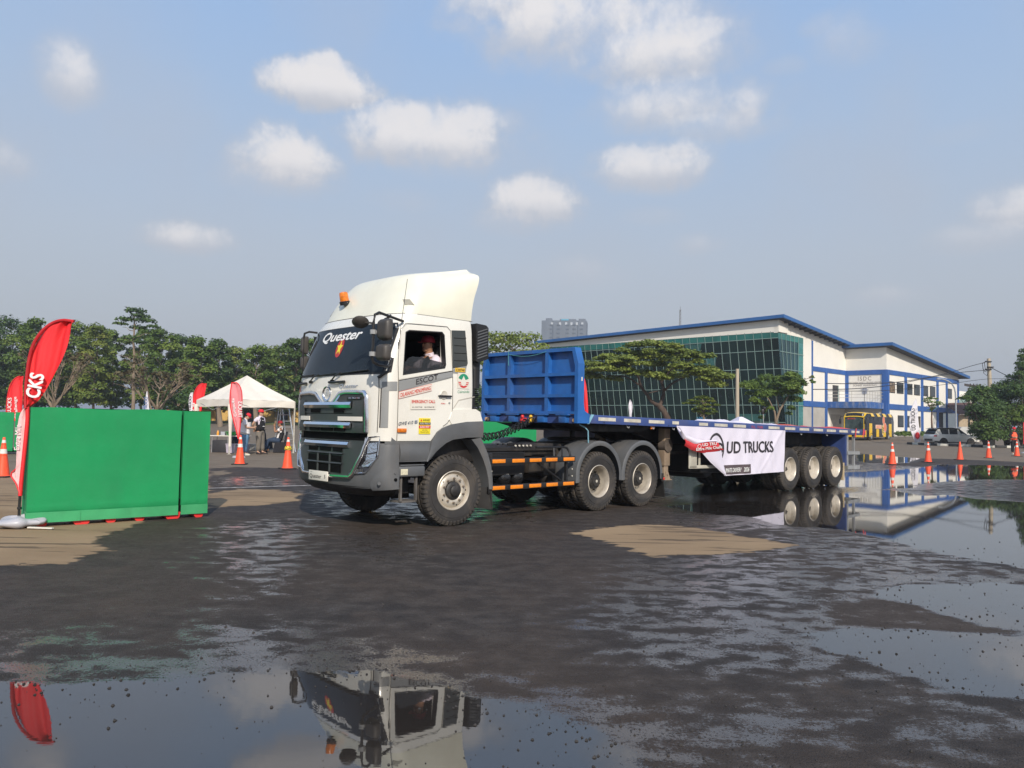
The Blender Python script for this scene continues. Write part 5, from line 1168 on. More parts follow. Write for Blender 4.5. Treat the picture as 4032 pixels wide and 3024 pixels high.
heap('tarp', 11.6, 13.4, -1.0, .3, zd(12.8), .06, 12, M_TARP, 'flat orange red sheet on the trailer deck next to the white cloths', 'tarp'); heap('tarp', 13.3, 15.0, -1.05, .6, zd(14.5), .08, 15, mat('bright_red_tarp', (.70, .07, .05), .6, var=.15), 'bright red sheet hanging over the tail end of the trailer deck', 'tarp')
for x, w_ in ((14.62, .05), (15.15, .05)):
    mb = MB(); mb.prism([loc(x, -1.30, zd(x) + .03), loc(x + w_, -1.30, zd(x) + .03), loc(x + w_, -1.27, zd(x) - .22), loc(x, -1.27, zd(x) - .22)], (0.01, 0.006, 0))
    tag(mb.build('red_strap', mat('red_strap_cloth', (.70, .08, .08), .6), None, 0), 'red strap over the blue deck edge near the tail' if x < 15 else 'red strap at the very corner of the blue deck tail', 'strap')
# ================================================================= the white and blue hall behind
UD = Vector((math.cos(R(43.2)), math.sin(R(43.2)), 0)); VD = Vector((-UD.y, UD.x, 0))
K3 = Vector((51.687, 106.0, 0)); K2 = K3 + VD * 5.68; K1 = K2 - UD * 17.4
M_WALL = mat('cream_white_wall', (0.80, 0.77, 0.69), 0.8, var=.03, scale=.4, dirt=(.50, .46, .38), dirtamt=.12, dscale=.35)
M_BBLUE = mat('blue_painted_concrete', (0.028, 0.105, 0.34), 0.6, var=.12, scale=.5, dirt=(.12, .18, .30), dirtamt=.35, dscale=.6)
M_ROOF = mat('blue_roof_sheet', (0.025, 0.11, 0.31), 0.5, var=.12, scale=.3, streak=True)
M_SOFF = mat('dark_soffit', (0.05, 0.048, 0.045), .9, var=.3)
M_GLAZ = mat('dark_green_glazing', (0.004, 0.018, 0.016), 0.08, var=.5, scale=.14, spec=.35)
M_SPAN = mat('turquoise_spandrel_glass', (0.03, 0.17, 0.15), 0.15, var=.2, scale=.5)
M_MULL = mat('pale_mullion', (0.20, 0.30, 0.27), .5, var=.05)
M_GLS2 = mat('blue_green_side_glass', (0.012, 0.05, 0.06), 0.12, var=.25, scale=.3)
M_WINF = mat('dark_window_frame', (0.035, 0.03, 0.028), .5); M_WING = mat('window_pane_glass', (0.03, 0.035, 0.032), .08, var=.5, scale=.6)
hall = empty('hall', K3, 0, 'large white and blue hall with a dark green glass front and sloping blue roof', 'building')
def A(u, z, o=0.0): return K2 + UD * u - VD * o + Vector((0, 0, z)) - K3        # long wall behind the balcony
def B(v, z, o=0.0): return VD * v - UD * o + Vector((0, 0, z))                   # wall with the sign
def Cc(u, z, o=0.0): return UD * u - VD * o + Vector((0, 0, z))                  # wall with the windows
def G(v, z, o=0.0): return K1 + VD * v - UD * o + Vector((0, 0, z)) - K3         # glass front (leans outwards)
def wallbox(fn, a0, a1, z0, z1, name, m, par, t=.12, o=0.0, zt0=None, zt1=None):
    mb = MB(); zt0 = z1 if zt0 is None else zt0; zt1 = z1 if zt1 is None else zt1
    f = [fn(a0, z0, o), fn(a1, z0, o), fn(a1, zt1, o), fn(a0, zt0, o)]; n = fn(0, 0, o + t) - fn(0, 0, o)
    mb.prism(f, n); return mb.build(name, m, par, 0)
def roofA(u): return 15.0 - (u + 19.9) * .0965
def roofC(u): return 12.75 - u * .0885
ZB = .3
mb = MB()
# main volumes
f = [A(-13.0, ZB), A(0, ZB), A(0, roofA(0)), A(-13.0, roofA(-13.0))]; mb.prism(f, VD * 14); wl = mb.build('wall', M_WALL, hall, 0)
mb = MB(); mb.prism([B(0, ZB), B(5.68, ZB), B(5.68, 13.2), B(0, 12.75)], UD * .4); mb.build('wall', M_WALL, hall, 0)
mb = MB(); mb.prism([Cc(.4, ZB), Cc(19.9, ZB), Cc(19.9, roofC(19.9)), Cc(.4, roofC(.4))], VD * 12); mb.build('wall', M_WALL, hall, 0)
mb = MB(); mb.prism([Cc(19.9, 4.2), Cc(29.9, 4.2), Cc(29.9, roofC(29.9)), Cc(19.9, roofC(19.9))], VD * 12); mb.build('wall', M_WALL, hall, 0)
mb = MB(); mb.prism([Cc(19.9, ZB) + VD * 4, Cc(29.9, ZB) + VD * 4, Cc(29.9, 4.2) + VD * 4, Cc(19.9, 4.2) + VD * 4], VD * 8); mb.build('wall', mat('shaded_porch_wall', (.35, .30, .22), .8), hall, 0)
# white fascia wall above the glass
TL = -2.35     # how far the glass leans out at the top (towards -u)
mb = MB(); mb.prism([G(-.2, 13.45, 2.45), G(41, 13.75, 2.45), G(41, 14.3, 2.45), G(-.2, 15.0, 2.45)], UD * 2.4); 
mb.prism([A(-19.85, 13.35, .02), A(-13.0, 13.25, .02), A(-13.0, roofA(-13.0), .02), A(-19.85, roofA(-19.85), .02)], VD * .5); mb.build('fascia_wall', M_WALL, hall, 0)
# glass front
def lean(z): return 2.42 * (z - ZB) / (13.6 - ZB)
mb = MB(); mb.poly([G(0, ZB, 0), G(40.5, ZB, 0), G(40.5, 13.7, lean(13.6)), G(0, 13.6, lean(13.6))]); gf = mb.build('glass_front', M_GLAZ, hall, 0)
mb = MB(); mb.prism([G(0, 12.75, lean(12.75) + .03), G(40.5, 12.9, lean(12.75) + .03), G(40.5, 13.72, lean(13.6) + .03), G(0, 13.62, lean(13.6) + .03)], UD * .02); mb.build('top_glass_band', M_SPAN, gf, 0)
for (v0, v1, z0, z1) in ((9.4, 12.9, 9.6, 11.0), (11.6, 13.6, 11.4, 12.6), (3.0, 8.0, 2.2, 3.1)):
    mb = MB(); mb.prism([G(v0, z0, lean(z0) + .015), G(v1, z0, lean(z0) + .015), G(v1 + .3, z1, lean(z1) + .015), G(v0 - .4, z1, lean(z1) + .015)], UD * .01); mb.build('lit_blind', mat('pale_blind', (.035, .12, .11), .3, var=.3, scale=.6), gf, 0)
mb = MB()
for i in range(34):
    v = .95 + i * 1.205
    if v > 40.2: break
    mb.prism([G(v - .03, ZB, .06), G(v + .03, ZB, .06), G(v + .03, 13.6, lean(13.6) + .06), G(v - .03, 13.6, lean(13.6) + .06)], UD * .05)
mb.build('mullion', M_MULL, gf, 0)
for z in (2.05, 4.27, 6.5, 8.87, 11.17, 12.72): mb = MB(); mb.prism([G(0, z - .04, lean(z) + .065), G(40.5, z - .04, lean(z) + .065), G(40.5, z + .04, lean(z) + .065), G(0, z + .04, lean(z) + .065)], UD * .05); mb.build('transom', M_MULL, gf, 0)
# side return of the glass
mb = MB(); mb.poly([A(-17.4 + 0, ZB, .02), A(-13.0, ZB, .02), A(-13.0, 13.25, .02), A(-17.4 - 2.42, 13.4, .02)]); gs = mb.build('side_glass', M_GLS2, hall, 0)
mb = MB(); mb.poly([A(-19.7, 12.6, .05), A(-13.0, 12.5, .05), A(-13.0, 13.25, .05), A(-19.82, 13.38, .05)]); mb.build('top_glass_band', M_SPAN, gs, 0)
mb = MB(); mb.poly([A(-14.4, ZB, .04), A(-13.0, ZB, .04), A(-13.0, 12.5, .04), A(-14.4, 12.5, .04)]); mb.build('bright_glass', mat('turquoise_end_glass', (.05, .20, .19), .15, var=.2), gs, 0)
mb = MB()
for k in range(5):
    ut = -19.0 + k * 1.15; ub = -17.0 + k * .65
    mb.prism([A(ub - .03, ZB, .06), A(ub + .03, ZB, .06), A(ut + .03, 13.3, .06), A(ut - .03, 13.3, .06)], VD * -.05)
mb.build('mullion', M_MULL, gs, 0)
for z in (4.3, 6.4, 8.8, 11.0): mb = MB(); k = lean(z); mb.prism([A(-17.4 - k, z, .07), A(-13.0, z - .05, .07), A(-13.0, z + .03, .07), A(-17.4 - k, z + .08, .07)], VD * -.05); mb.build('transom', M_MULL, gs, 0)
# roof: sloping slabs with a blue fascia and a dark underside
def slab(pts, th, name):
    mb = MB(); mb.prism(pts, Vector((0, 0, th))); return mb.build(name, M_ROOF, hall, 0)
ov = 1.25
def roof_piece(p):   # bottom corner list, adds soffit
    mb = MB(); mb.m = 0; mb.prism([q + Vector((0, 0, .02)) for q in p], Vector((0, 0, .42))); r = mb.build('roof', M_ROOF, hall, 0)
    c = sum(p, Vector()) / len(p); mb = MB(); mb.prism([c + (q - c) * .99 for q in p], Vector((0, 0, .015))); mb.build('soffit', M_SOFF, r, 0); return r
ux = -20.6
_p1, _p2 = A(ux, roofA(ux), ov), A(1.2, roofA(1.2), ov); _e = VD * 44 + Vector((0, 0, -.62))
r1 = roof_piece([_p1, _p2, _p2 + _e, _p1 + _e])
r2 = roof_piece([Cc(-1.2, roofC(-1.2), ov), Cc(31.6, roofC(31.6), ov), Cc(31.6, roofC(31.6), -12), Cc(-1.2, roofC(-1.2), -12)])
mb = MB()
for k in range(14): u = -18.5 + k * 1.45; mb.prism([A(u, roofA(u) - .22, ov - .1), A(u + .08, roofA(u) - .22, ov - .1), A(u + .08, roofA(u), ov - .1), A(u, roofA(u), ov - .1)], VD * 1.1)
mb.build('rafter', M_SOFF, r1, 0)
# blue bands and columns
for nm, fn, a0, a1, z0, z1, t in (('blue_band', A, -10.4, 0, 9.08, 9.70, .10), ('blue_band', B, 0, 5.68, 9.02, 9.68, .10), ('blue_band', Cc, 0, 29.95, 9.02, 9.68, .10), ('blue_band', A, -13.0, 0, 4.25, 5.0, .12), ('blue_band', Cc, 0, 29.9, 4.20, 4.95, .12)):
    wallbox(fn, a0, a1, z0, z1, nm, M_BBLUE, hall, t)
def colm(fn, a, w_, z0, z1, t=.14): return wallbox(fn, a - w_ / 2, a + w_ / 2, z0, z1, 'column', M_BBLUE, hall, t)
colm(A, -10.45, .22, ZB, 13.15); colm(A, -6.3, .6, ZB, 9.6); colm(B, 5.45, .45, 4.9, 9.6); colm(B, .30, .62, ZB, 9.6); colm(Cc, .30, .62, ZB, 9.6, .15)
for u in (6.78, 13.25, 19.85, 24.05, 29.5): colm(Cc, u, .72 if u < 24 else .6, ZB, 9.6)
# windows
def window(fn, a0, a1, z0, z1, name='window'):
    wf = wallbox(fn, a0, a1, z0, z1, name, M_WINF, hall, .05)
    for q0, q1 in ((a0 + .10, (a0 + a1) / 2 - .05), ((a0 + a1) / 2 + .05, a1 - .10)): wallbox(fn, q0, q1, z0 + .10, z1 - .10, 'pane', M_WING if (a0 > 3.2 or fn is not Cc) else mat('tan_pane_glass', (.22, .16, .10), .15, var=.4), wf, .02, .05)
for a0, a1 in ((.78, 2.89), (3.57, 6.02), (7.36, 9.46), (10.16, 12.45), (13.75, 15.88), (16.72, 18.97), (24.65, 26.6)): window(Cc, a0, a1, 6.52, 8.1)
for a0, a1 in ((3.9, 6.0), (7.36, 8.4), (10.8, 12.6)): window(Cc, a0, a1, 1.76, 3.42)
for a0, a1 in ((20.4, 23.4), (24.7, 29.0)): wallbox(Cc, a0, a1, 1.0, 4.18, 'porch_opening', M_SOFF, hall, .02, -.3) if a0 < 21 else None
d = wallbox(A, -4.17, -2.3, 5.0, 7.45, 'balcony_door', M_SOFF, hall, .04); wallbox(A, -2.55, -2.32, 5.0, 7.4, 'door_edge', M_MULL, d, .05)
wallbox(A, -12.9, -6.7, ZB, 4.2, 'concrete_panel', mat('bare_concrete', (.42, .40, .36), .85, var=.1, scale=.5), hall, .03); wallbox(A, -4.8, -1.4, ZB, 3.35, 'recess', mat('recess_wall', (.50, .46, .40), .9), hall, .02)
# balcony
mb = MB(); bp_ = [B(5.68, 4.35), B(8.36 - 2.68, 4.35, 0)]
mb.prism([A(-6.0, 4.22), A(-6.0, 4.22, 0) - VD * 3.2, B(.1, 4.22, 6.0 - 0) * 1.0 if False else (A(-6.0, 4.22) - VD * 5.3), B(.35, 4.22, 0)+Vector((0,0,0)), B(5.68, 4.22)], Vector((0, 0, .85))); bal = mb.build('balcony', mat('stained_balcony_blue', (.035, .11, .32), .7, var=.2, dirt=(.45, .43, .38), dirtamt=.6, dscale=1.2), hall, 0)
def rail_line(p, q, n):
    mb = MB()
    for z in (5.6, 6.05, 6.5): mb.cyl(p + Vector((0, 0, z)), q + Vector((0, 0, z)), .03, n=5)
    for i in range(n + 1): r = p.lerp(q, i / n); mb.cyl(r + Vector((0, 0, 5.05)), r + Vector((0, 0, 6.5)), .035, n=5)
    mb.build('balcony_rail', mat('galvanised_rail', (.50, .47, .40), .5), bal, 0)
pA = A(-6.0, 0) - VD * .1; pB = A(-6.0, 0) - VD * 5.1; pC = B(.45, 0, .1)
rail_line(pA, pB, 3); rail_line(pB, pC, 7)
for (uq, zq) in ((-4.6, 5.1), (-1.9, 5.1), (1.2, 5.1)):
    pass
# sign
def bs(v0, z0): return lambda u, w_: B(v0 - u, z0 + w_, .012)
M_SIGN = mat('weathered_sign_letter', (.34, .30, .26), .5, var=.15)
text('sign_lettering', 'ISDC', bs(3.92, 8.22), .58, M_SIGN, hall, width=1.85, bold=.02, space=1.3)
text('sign_lettering', 'INDONESIA SAFETY DRIVING CENTER', bs(5.2, 7.86), .19, M_SIGN, hall, width=4.5, bold=.015)
text('sign_lettering', 'SONNY HARSONO', bs(4.58, 7.42), .26, M_SIGN, hall, width=3.25, bold=.02)
mb = MB(); c_ = (2.95, 6.72)
shp = [(-.55, .30), (-.30, .22), (-.28, .42), (0, .48), (.28, .42), (.30, .22), (.55, .30), (.32, .08), (.30, -.30), (.15, -.42), (-.15, -.42), (-.30, -.30), (-.32, .08)]
mb.prism([B(c_[0] - x, c_[1] + z, .04) for x, z in shp], -UD * .04); mb.build('sign_emblem', mat('blue_grey_emblem', (.28, .30, .36), .5), hall, 0)
text('glass_lettering', 'RSRD', lambda u, w_: G(13.1 - u, 2.35 + w_, lean(2.4) + .04), .42, mat('blue_vinyl_letter', (.02, .22, .42), .5), gf, width=1.55, bold=.02)
mb = MB(); mb.prism([Cc(-.2, ZB, .3), Cc(20, ZB, .3), Cc(20, ZB + .25, .3), Cc(-.2, ZB + .25, .3)], VD * .25); mb.build('plinth', mat('bare_concrete', (.42, .40, .36)), hall, 0)
# tower block far away
tb = empty('tower_block', at(*S1(548, 470), 570).xy.to_3d(), R(-8), 'tall grey apartment tower far away in the haze, above the blue headboard', 'building')
M_TOW = mat('hazy_grey_facade', (0.13, 0.15, 0.18), .8, var=.15, scale=.04, streak=True)
mb = MB(); mb.box(-16.5, 17, 0, 18, -2, 77); mb.box(-13.5, -9, 1, 6, 77, 78.8); mb.box(-3, 9, 1, 8, 77, 78.2); mb.box(11, 16, 1, 6, 77, 78.4); mb.build('tower', M_TOW, tb, 0)
m_ = mat('dark_facade_recess', (.075, .09, .115), .8)
for k in range(19):
    z = 18 + k * 3.05
    for x in (-10.3, -5.2, 1.5, 6.5, 12.0): mb = MB(); mb.box(x, x + 2.4, -.25, 0, z, z + 1.1); mb.build('balcony', m_, tb, 0)
mb = MB()
for x in (-8.5, 10.0): mb.box(x, x + .9, -.1, 0, 0, 76.5)
mb.build('facade_groove', mat('dark_facade_recess', (.075, .09, .115)), tb, 0)
mb = MB()
for x in (-9.5, -3.5, 1, 5.0, 9.0, 13): mb.box(x, x + 1.6, -.2, -.02, 73.6, 75.6)
mb.build('top_window', mat('pale_window_frame', (.42, .45, .48), .6), tb, 0)
mb = MB(); mb.box(-1.8, 3.6, -.1, 1, 77.0, 78.0); mb.build('roof_sign', mat('sky_blue_sign', (.08, .35, .50), .5), tb, 0)
# mast behind the hall
p = at(*S1(1704, 285), 185); q = at(*S1(1706, 62), 185)
mb = MB(); w_ = .32
for dx, dy in ((-w_, 0), (w_, 0), (0, w_)): mb.cyl((p.x + dx, p.y + dy, 0), (p.x + dx * .5, p.y + dy * .5, p.z + 4.5), .05, n=5)
for k in range(14): z = p.z - 8 + k * .9; mb.cyl((p.x - w_ * .7, p.y, z), (p.x + w_ * .7, p.y, z + .9), .035, n=4)
mb.cyl((p.x, p.y, p.z + 4), (q.x, q.y, q.z), .09, .03, n=6); tag(mb.build('radio_mast', mat('mast_grey', (.16, .16, .17), .6), None, 0), 'thin lattice radio mast rising behind the blue roof of the hall', 'mast')
# low yellow house under the trees
def lowhouse():
    h = empty('low_house', (-38, 121, .4), 0, 'low yellow house with a brown roof under the trees behind the canopy tent', 'house')
    mb = MB(); mb.box(-13, 19, 0, 8, 0, 2.75); mb.build('wall', mat('ochre_yellow_wall', (.62, .40, .12), .8, var=.06), h, 0)
    mb = MB(); mb.prism([(-14, -.9, 2.55), (20, -.9, 2.55), (20, 4, 4.4), (-14, 4, 4.4)], (0, 0, .12)); mb.prism([(-14, 4, 4.4), (20, 4, 4.4), (20, 9, 2.6), (-14, 9, 2.6)], (0, 0, .12)); mb.build('roof', mat('brown_tile_roof', (.075, .045, .035), .8, var=.3), h, 0)
    for x in (-4.0, 1.2, 5.5, 9.8, 13.2, 17.0): mb = MB(); mb.box(x, x + (2.6 if x < 0 else 1.7), -.06, 0, .2, 2.2); mb.build('opening', M_SOFF, h, 0)
lowhouse()
# open shed at the right edge
sh = empty('shed', at(*S3(1420, 1250), 112).xy.to_3d(), 0, 'open steel shed with a dark sloping roof, between the hall and the bushes', 'shed')
o_ = sh.location
def so(x, y, Y_): p = at(*S3(x, y), Y_); return p - o_
mb = MB(); a, b, c, d_ = so(1268, 815, 112), so(1600, 862, 112), so(1600, 868, 118), so(1300, 822, 118)
mb.prism([a, b, c, d_], (0, 0, .35)); mb.build('roof', mat('rusty_dark_roof', (.05, .042, .04), .8, var=.3), sh, 0)
mb = MB()
for x in (1312, 1378, 1450): p = so(x, 830 + (x - 1268) * .14, 112); mb.cyl(p, (p.x, p.y, .2), .14, n=6)
p, q = so(1312, 880, 112), so(1450, 885, 112)
for i in range(8): r = p.lerp(q, i / 8); r2 = p.lerp(q, (i + 1) / 8); mb.cyl(r, r2 + Vector((0, 0, 1.3 if i % 2 == 0 else 0)), .06, n=4); mb.cyl(r + Vector((0, 0, 1.3 if i % 2 else 0)), r2, .06, n=4)
mb.build('post', mat('rusty_steel', (.06, .05, .045), .7), sh, 0)
mb = MB(); p, q = so(1215, 1060, 120), so(1620, 1060, 120); mb.prism([(p.x, p.y, .2), (q.x, q.y, .2), (q.x, q.y, 3.9), (p.x, p.y, 3.9)], (0, .3, 0)); mb.build('wall', mat('drab_tan_wall', (.40, .32, .22), .8, var=.1), sh, 0)
mb = MB(); p, q = so(1212, 1040, 119), so(1500, 1040, 119); mb.prism([(p.x, p.y, 3.9), (q.x, q.y, 3.9), (q.x, q.y + 4, 5.8), (p.x, p.y + 4, 5.6)], (0, 0, .15)); mb.build('lean_to_roof', mat('maroon_roof', (.10, .055, .05), .8, var=.2), sh, 0)
wh = empty('warehouse', at(*S3(1270, 920), 150).xy.to_3d(), 0, 'white warehouse end seen between the hall and the steel shed', 'building'); o2 = wh.location
mb = MB(); p, q = at(*S3(1205, 865), 150) - o2, at(*S3(1345, 880), 150) - o2; mb.prism([(p.x, 0, 0), (q.x, 0, 0), (q.x, 0, q.z), (p.x, 0, p.z)], (0, 8, 0)); mb.build('wall', M_WALL, wh, 0)
mb = MB(); p, q = at(*S3(1215, 1010), 149.5) - o2, at(*S3(1330, 960), 149.5) - o2; mb.prism([(p.x, -.4, p.z), (q.x, -.4, q.z), (q.x, -.4, q.z + .9), (p.x, -.4, p.z + .9)], (0, .2, 0)); mb.build('sloping_roof_edge', M_MULL, wh, 0)
# ================================================================= cones, barriers, flags, tent and yard
def R6(x, y): return x * .39783, 1180 + y * .39783
def R7(x, y): return x * .39783, 1600 + y * .39783
M_CONE = mat('fluorescent_orange_plastic', (0.95, 0.10, 0.035), 0.5, var=.05, scale=6, dirt=(.5, .1, .06), dirtamt=.15)
M_CBAND = mat('white_reflective_band', (0.72, 0.70, 0.64), .4, var=.05, dirt=(.4, .33, .25), dirtamt=.3)
M_CBASE = mat('black_rubber_base', (0.02, 0.018, 0.016), .8, var=.3)
def cone_r(z): return .155 - (z - .05) * .128 / .91
def make_cone():
    t = empty('traffic_cone', (0, 0, 0))
    mb = MB(); mb.box(-.22, .22, -.22, .22, 0, .035, .01); mb.build('cone_base', M_CBASE, t)
    mb = MB(); pr = [(.175, .036), (.16, .05)]
    for k in range(12): z = .05 + .91 * k / 11; pr.append((cone_r(z), z))
    pr += [(.022, .965), (0, .965)]; mb.lathe(pr, axis=(0, 0, 1), n=28)
    for z in (.53, .80): mb.lathe([(cone_r(z) , z - .012), (cone_r(z) + .007, z), (cone_r(z + .01), z + .012)], axis=(0, 0, 1), n=28)
    mb.build('cone_body', M_CONE, t, 40)
    for z0, z1 in ((.57, .68), (.83, .90)):
        mb = MB(); mb.lathe([(cone_r(z0) + .003, z0), (cone_r(z1) + .003, z1)], axis=(0, 0, 1), n=28); mb.build('reflective_band', M_CBAND, t, 40)
    return t
cone0 = make_cone()
CONES = [(gp(*S3(545, 1606)), 'orange cone nearest to the trailer tail, first of the row on the right', 'traffic cones in a row on the right', 0.2),
         (gp(*S3(905, 1583)), 'orange cone with its lower white band peeling to one side, second in the right row', 'traffic cones in a row on the right', 0.5),
         (gp(*S3(1225, 1560)), 'plain orange cone without white bands, in the middle of the right row', 'traffic cones in a row on the right', 0.1),
         (gp(*S3(1513, 1541)), 'orange cone standing in front of the dark bushes, fourth of the right row', 'traffic cones in a row on the right', 0.8),
         (gp(*S3(1797, 1523)), 'orange cone right in front of the marshal in the orange vest', 'traffic cones in a row on the right', 0.3),
         (gp(*S4(808, 1424)), 'orange cone below the pink flag by the canopy tent', 'traffic cones near the canopy tent', 0.1),
         (gp(*S4(1432, 1482)), 'orange cone with black and yellow tape, beside the truck front', 'traffic cones near the canopy tent', 0.6),
         (gp(*R7(22, 700)), 'orange cone at the left edge in front of the rear green barrier', 'traffic cones near the canopy tent', 0.0)]
for i, (p, lab, grp, rz) in enumerate(CONES):
    c = cone0 if i == 0 else copy_tree(cone0)
    c.location = p; c.rotation_euler = (0, 0, rz); tag(c, lab, 'traffic cone', grp)
    if i == 2:
        for ch in [k for k in c.children if k.name.startswith('reflective')]: bpy.data.objects.remove(ch)
    if i == 1:
        mb = MB(); mb.prism([(-.09, -.11, .60), (.0, -.115, .68), (.0, -.115, .60), (-.17, -.10, .56)], (0, .003, 0)); mb.build('peeling_band', M_CBAND, c, 0)
    if i == 6:
        mb = MB(); mb.lathe([(.105, .58), (.115, .62), (.10, .66), (.085, .70)], axis=(0, 0, 1), n=16); mb.build('tape', mat('black_yellow_tape', (.5, .36, .02), .5, var=.9, scale=30), c)
    if i == 7:
        c.scale = (1.0, 1.0, 1.0)
# ---- green cloth covered barriers
M_GRN = mat('green_cloth', (0.006, 0.265, 0.085), .85, var=.07, scale=1.2, bump=1.0, bscale=3.2, dirt=(.02, .20, .08), dirtamt=.25)
M_GRN2 = mat('thin_green_skirt', (0.045, 0.33, 0.13), .8, var=.10, scale=3)
M_FOOT = mat('red_barrier_plastic', (0.72, 0.035, 0.03), .45, var=.08)
def barrier(P0, P1, H, label, back=.45, cuts=(), seed=1, skirt=True, feet=True):
    d = (P1 - P0); L = d.length; ang = math.atan2(d.y, d.x)
    t = empty('cloth_barrier', (P0.x, P0.y, 0), ang, label, 'barrier', 'green cloth covered barriers')
    rn = random.Random(seed); edges = [0.0] + list(cuts) + [L]
    zb = .20 if skirt else .12
    for k in range(len(edges) - 1):
        a = edges[k] + (.022 if k else 0); b = edges[k + 1] - (.022 if k < len(edges) - 2 else 0); dy = -.0 if k == 0 else .02
        mb = MB()
        def fr_(u, v):
            x = a + (b - a) * u; z = zb + (H - zb) * v; e = min(1, 8 * min(u, 1 - u)) * min(1, 8 * min(v, 1 - v))
            return (x, dy + e * (.006 * math.sin(x * 2.1 + z * 1.3 + seed) + .004 * math.sin(x * 9 + z * 5)) - .012 * math.exp(-((v - .035 - .02 * u) / .018) ** 2) * (.4 + .6 * math.sin(u * 9) ** 2) + (.010 if v < .02 else 0), z + .008 * math.sin(x * 5) * (1 if v > .98 else 0))
        mb.sheet(fr_, 48, 30)
        mb.poly([(a, dy, zb), (a, dy, H), (a, back, H), (a, back, zb)]); mb.poly([(b, dy, zb), (b, dy, H), (b, back, H), (b, back, zb)])
        mb.sheet(lambda u, v: (a + (b - a) * u, dy + (back - dy) * v, H + .006 * math.sin(u * 20) * (1 - v) * 0), 12, 2); mb.poly([(a, back, zb), (b, back, zb), (b, back, H), (a, back, H)])
        mb.build('cloth_panel', M_GRN, t, 40)
        if skirt:
            n = 3 if k == 0 and len(edges) > 2 else 1
            for q in range(n):
                x0 = a + (b - a) * q / n; x1 = a + (b - a) * (q + 1) / n; mb = MB()
                mb.sheet(lambda u, v: (x0 + (x1 - x0) * u, dy - .012 + .006 * math.sin(u * 6 + q) + (.004 if q % 2 else 0), .060 + .145 * v), 10, 2, (0, .004, 0)); mb.build('skirt', M_GRN2, t, 40)
            mb = MB(); mb.box(a - .004 if k == 0 else a, a + .004, 0.0, back, .085, .22) if k == 0 else None
            if k == 0: mb.build('skirt', M_GRN2, t, 0)
    mb = MB(); mb.box(.05, L - .05, .06, back - .05, .09, zb + .1); mb.build('dark_core', M_VOID, t)
    if feet:
        for i in range(int(L / .42) + 1):
            x = .14 + i * .42 + rn.uniform(-.03, .03); w_ = .22 if i % 3 == 1 else .15
            if x + w_ < L: mb = MB(); mb.prism([(x, .035, .10), (x + .012, .035, .02), (x + .035, .035, 0), (x + w_ - .035, .035, 0), (x + w_ - .012, .035, .02), (x + w_, .035, .10)], (0, back - .1, 0)); mb.build('barrier_foot', M_FOOT, t)
    return t
Pa = gp(*R7(250, 1205)); Pb = gp(*R7(2052, 1094)); Pc = gp(*R7(1770, 1110))
Hn = at(*R6(290, 1065), Pa.y).z
barrier(Pa, Pb, Hn, 'wide green cloth barrier beside the red flag, in front of the canopy tent', cuts=((Pc - Pa).length,))
p0 = gp(*R7(-640, 480)); p1 = gp(*R7(230, 475)); barrier(p0, p1, at(*R6(60, 1112), 29).z, 'green cloth barrier at the left edge, far behind the red flag', cuts=((gp(*R7(128, 475)) - p0).length,), seed=4, skirt=False, feet=False)
p0 = at(1800, 1700, 21.5); p1 = at(2112, 1700, 22.5); p0.z = p1.z = 0
barrier(p0, p1, 1.60, 'green cloth barrier seen through the gap between truck cab and trailer', seed=7, skirt=False, feet=True)
# small dark scraps on the asphalt near the barrier
# ---- feather flags
M_RED = mat('red_flag_cloth', (0.74, 0.022, 0.028), .6, var=.06, scale=2, streak=True)
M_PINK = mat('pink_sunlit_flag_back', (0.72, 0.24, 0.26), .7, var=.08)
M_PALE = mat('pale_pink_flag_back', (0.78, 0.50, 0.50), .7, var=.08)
M_FWH = mat('white_flag_cloth', (0.74, 0.72, 0.76), .7, var=.04)
M_POLE = mat('black_flag_pole', (0.02, 0.02, 0.02), .4)
def pl(pts, t):
    """point at fraction t along a polyline"""
    n = len(pts) - 1; k = min(n - 1, int(t * n)); f = t * n - k; return pts[k].lerp(pts[k + 1], f)
def smooth(pts, n=3):
    for _ in range(n): pts = [pts[0]] + [x for a, b in zip(pts, pts[1:]) for x in (a.lerp(b, .25), a.lerp(b, .75))] + [pts[-1]]
    return pts
def cloth(Lp, Rp, m, name, parent, amp=.03, fr=9.0, nu=10, nv=40, ph=0.0):
    Lp, Rp = smooth(Lp, 2), smooth(Rp, 2); mb = MB()
    mb.sheet(lambda u, v: pl(Lp, v).lerp(pl(Rp, v), u) + Vector((0, amp * math.sin(u * fr + v * 4 + ph) * min(1, 4 * u + .3) + amp * .5 * math.sin(u * fr * 2.3 + v * 13), 0)), nu, nv, None)
    return mb.build(name, m, parent, 70)
def toloc(t, pts): return [p - t.location for p in pts]
fl = empty('feather_flag', gp(*R7(180, 1200)), 0, 'tall red feather flag with white letters on a grey weight beside the near barrier', 'flag', 'feather flags')
Yf = fl.location.y
def F6(x, y): return at(*R6(x, y), Yf)
def F7(x, y): return at(*R7(x, y), Yf)
Lp = toloc(fl, [F6(268, 1075), F6(262, 1000), F6(268, 880), F6(285, 700), F6(305, 560), F6(345, 430), F6(420, 320), F6(500, 250), F6(580, 212), F6(650, 205)])
Rp = toloc(fl, [F6(285, 1062), F6(350, 1010), F6(430, 920), F6(520, 790), F6(600, 650), F6(655, 520), F6(690, 400), F6(715, 290), F6(730, 240), F6(742, 216)])
up_ = cloth(Lp, Rp, M_RED, 'flag_cloth', fl, .035, 8, 14, 60)
hem = MB(); hem.tube([p + Vector((0, -.03, 0)) for p in smooth(Lp, 2)] + [Rp[-1] + Vector((0, -.02, 0))], .022, 8); hem.build('flag_hem', mat('darker_red_hem', (.48, .012, .018), .6), fl)
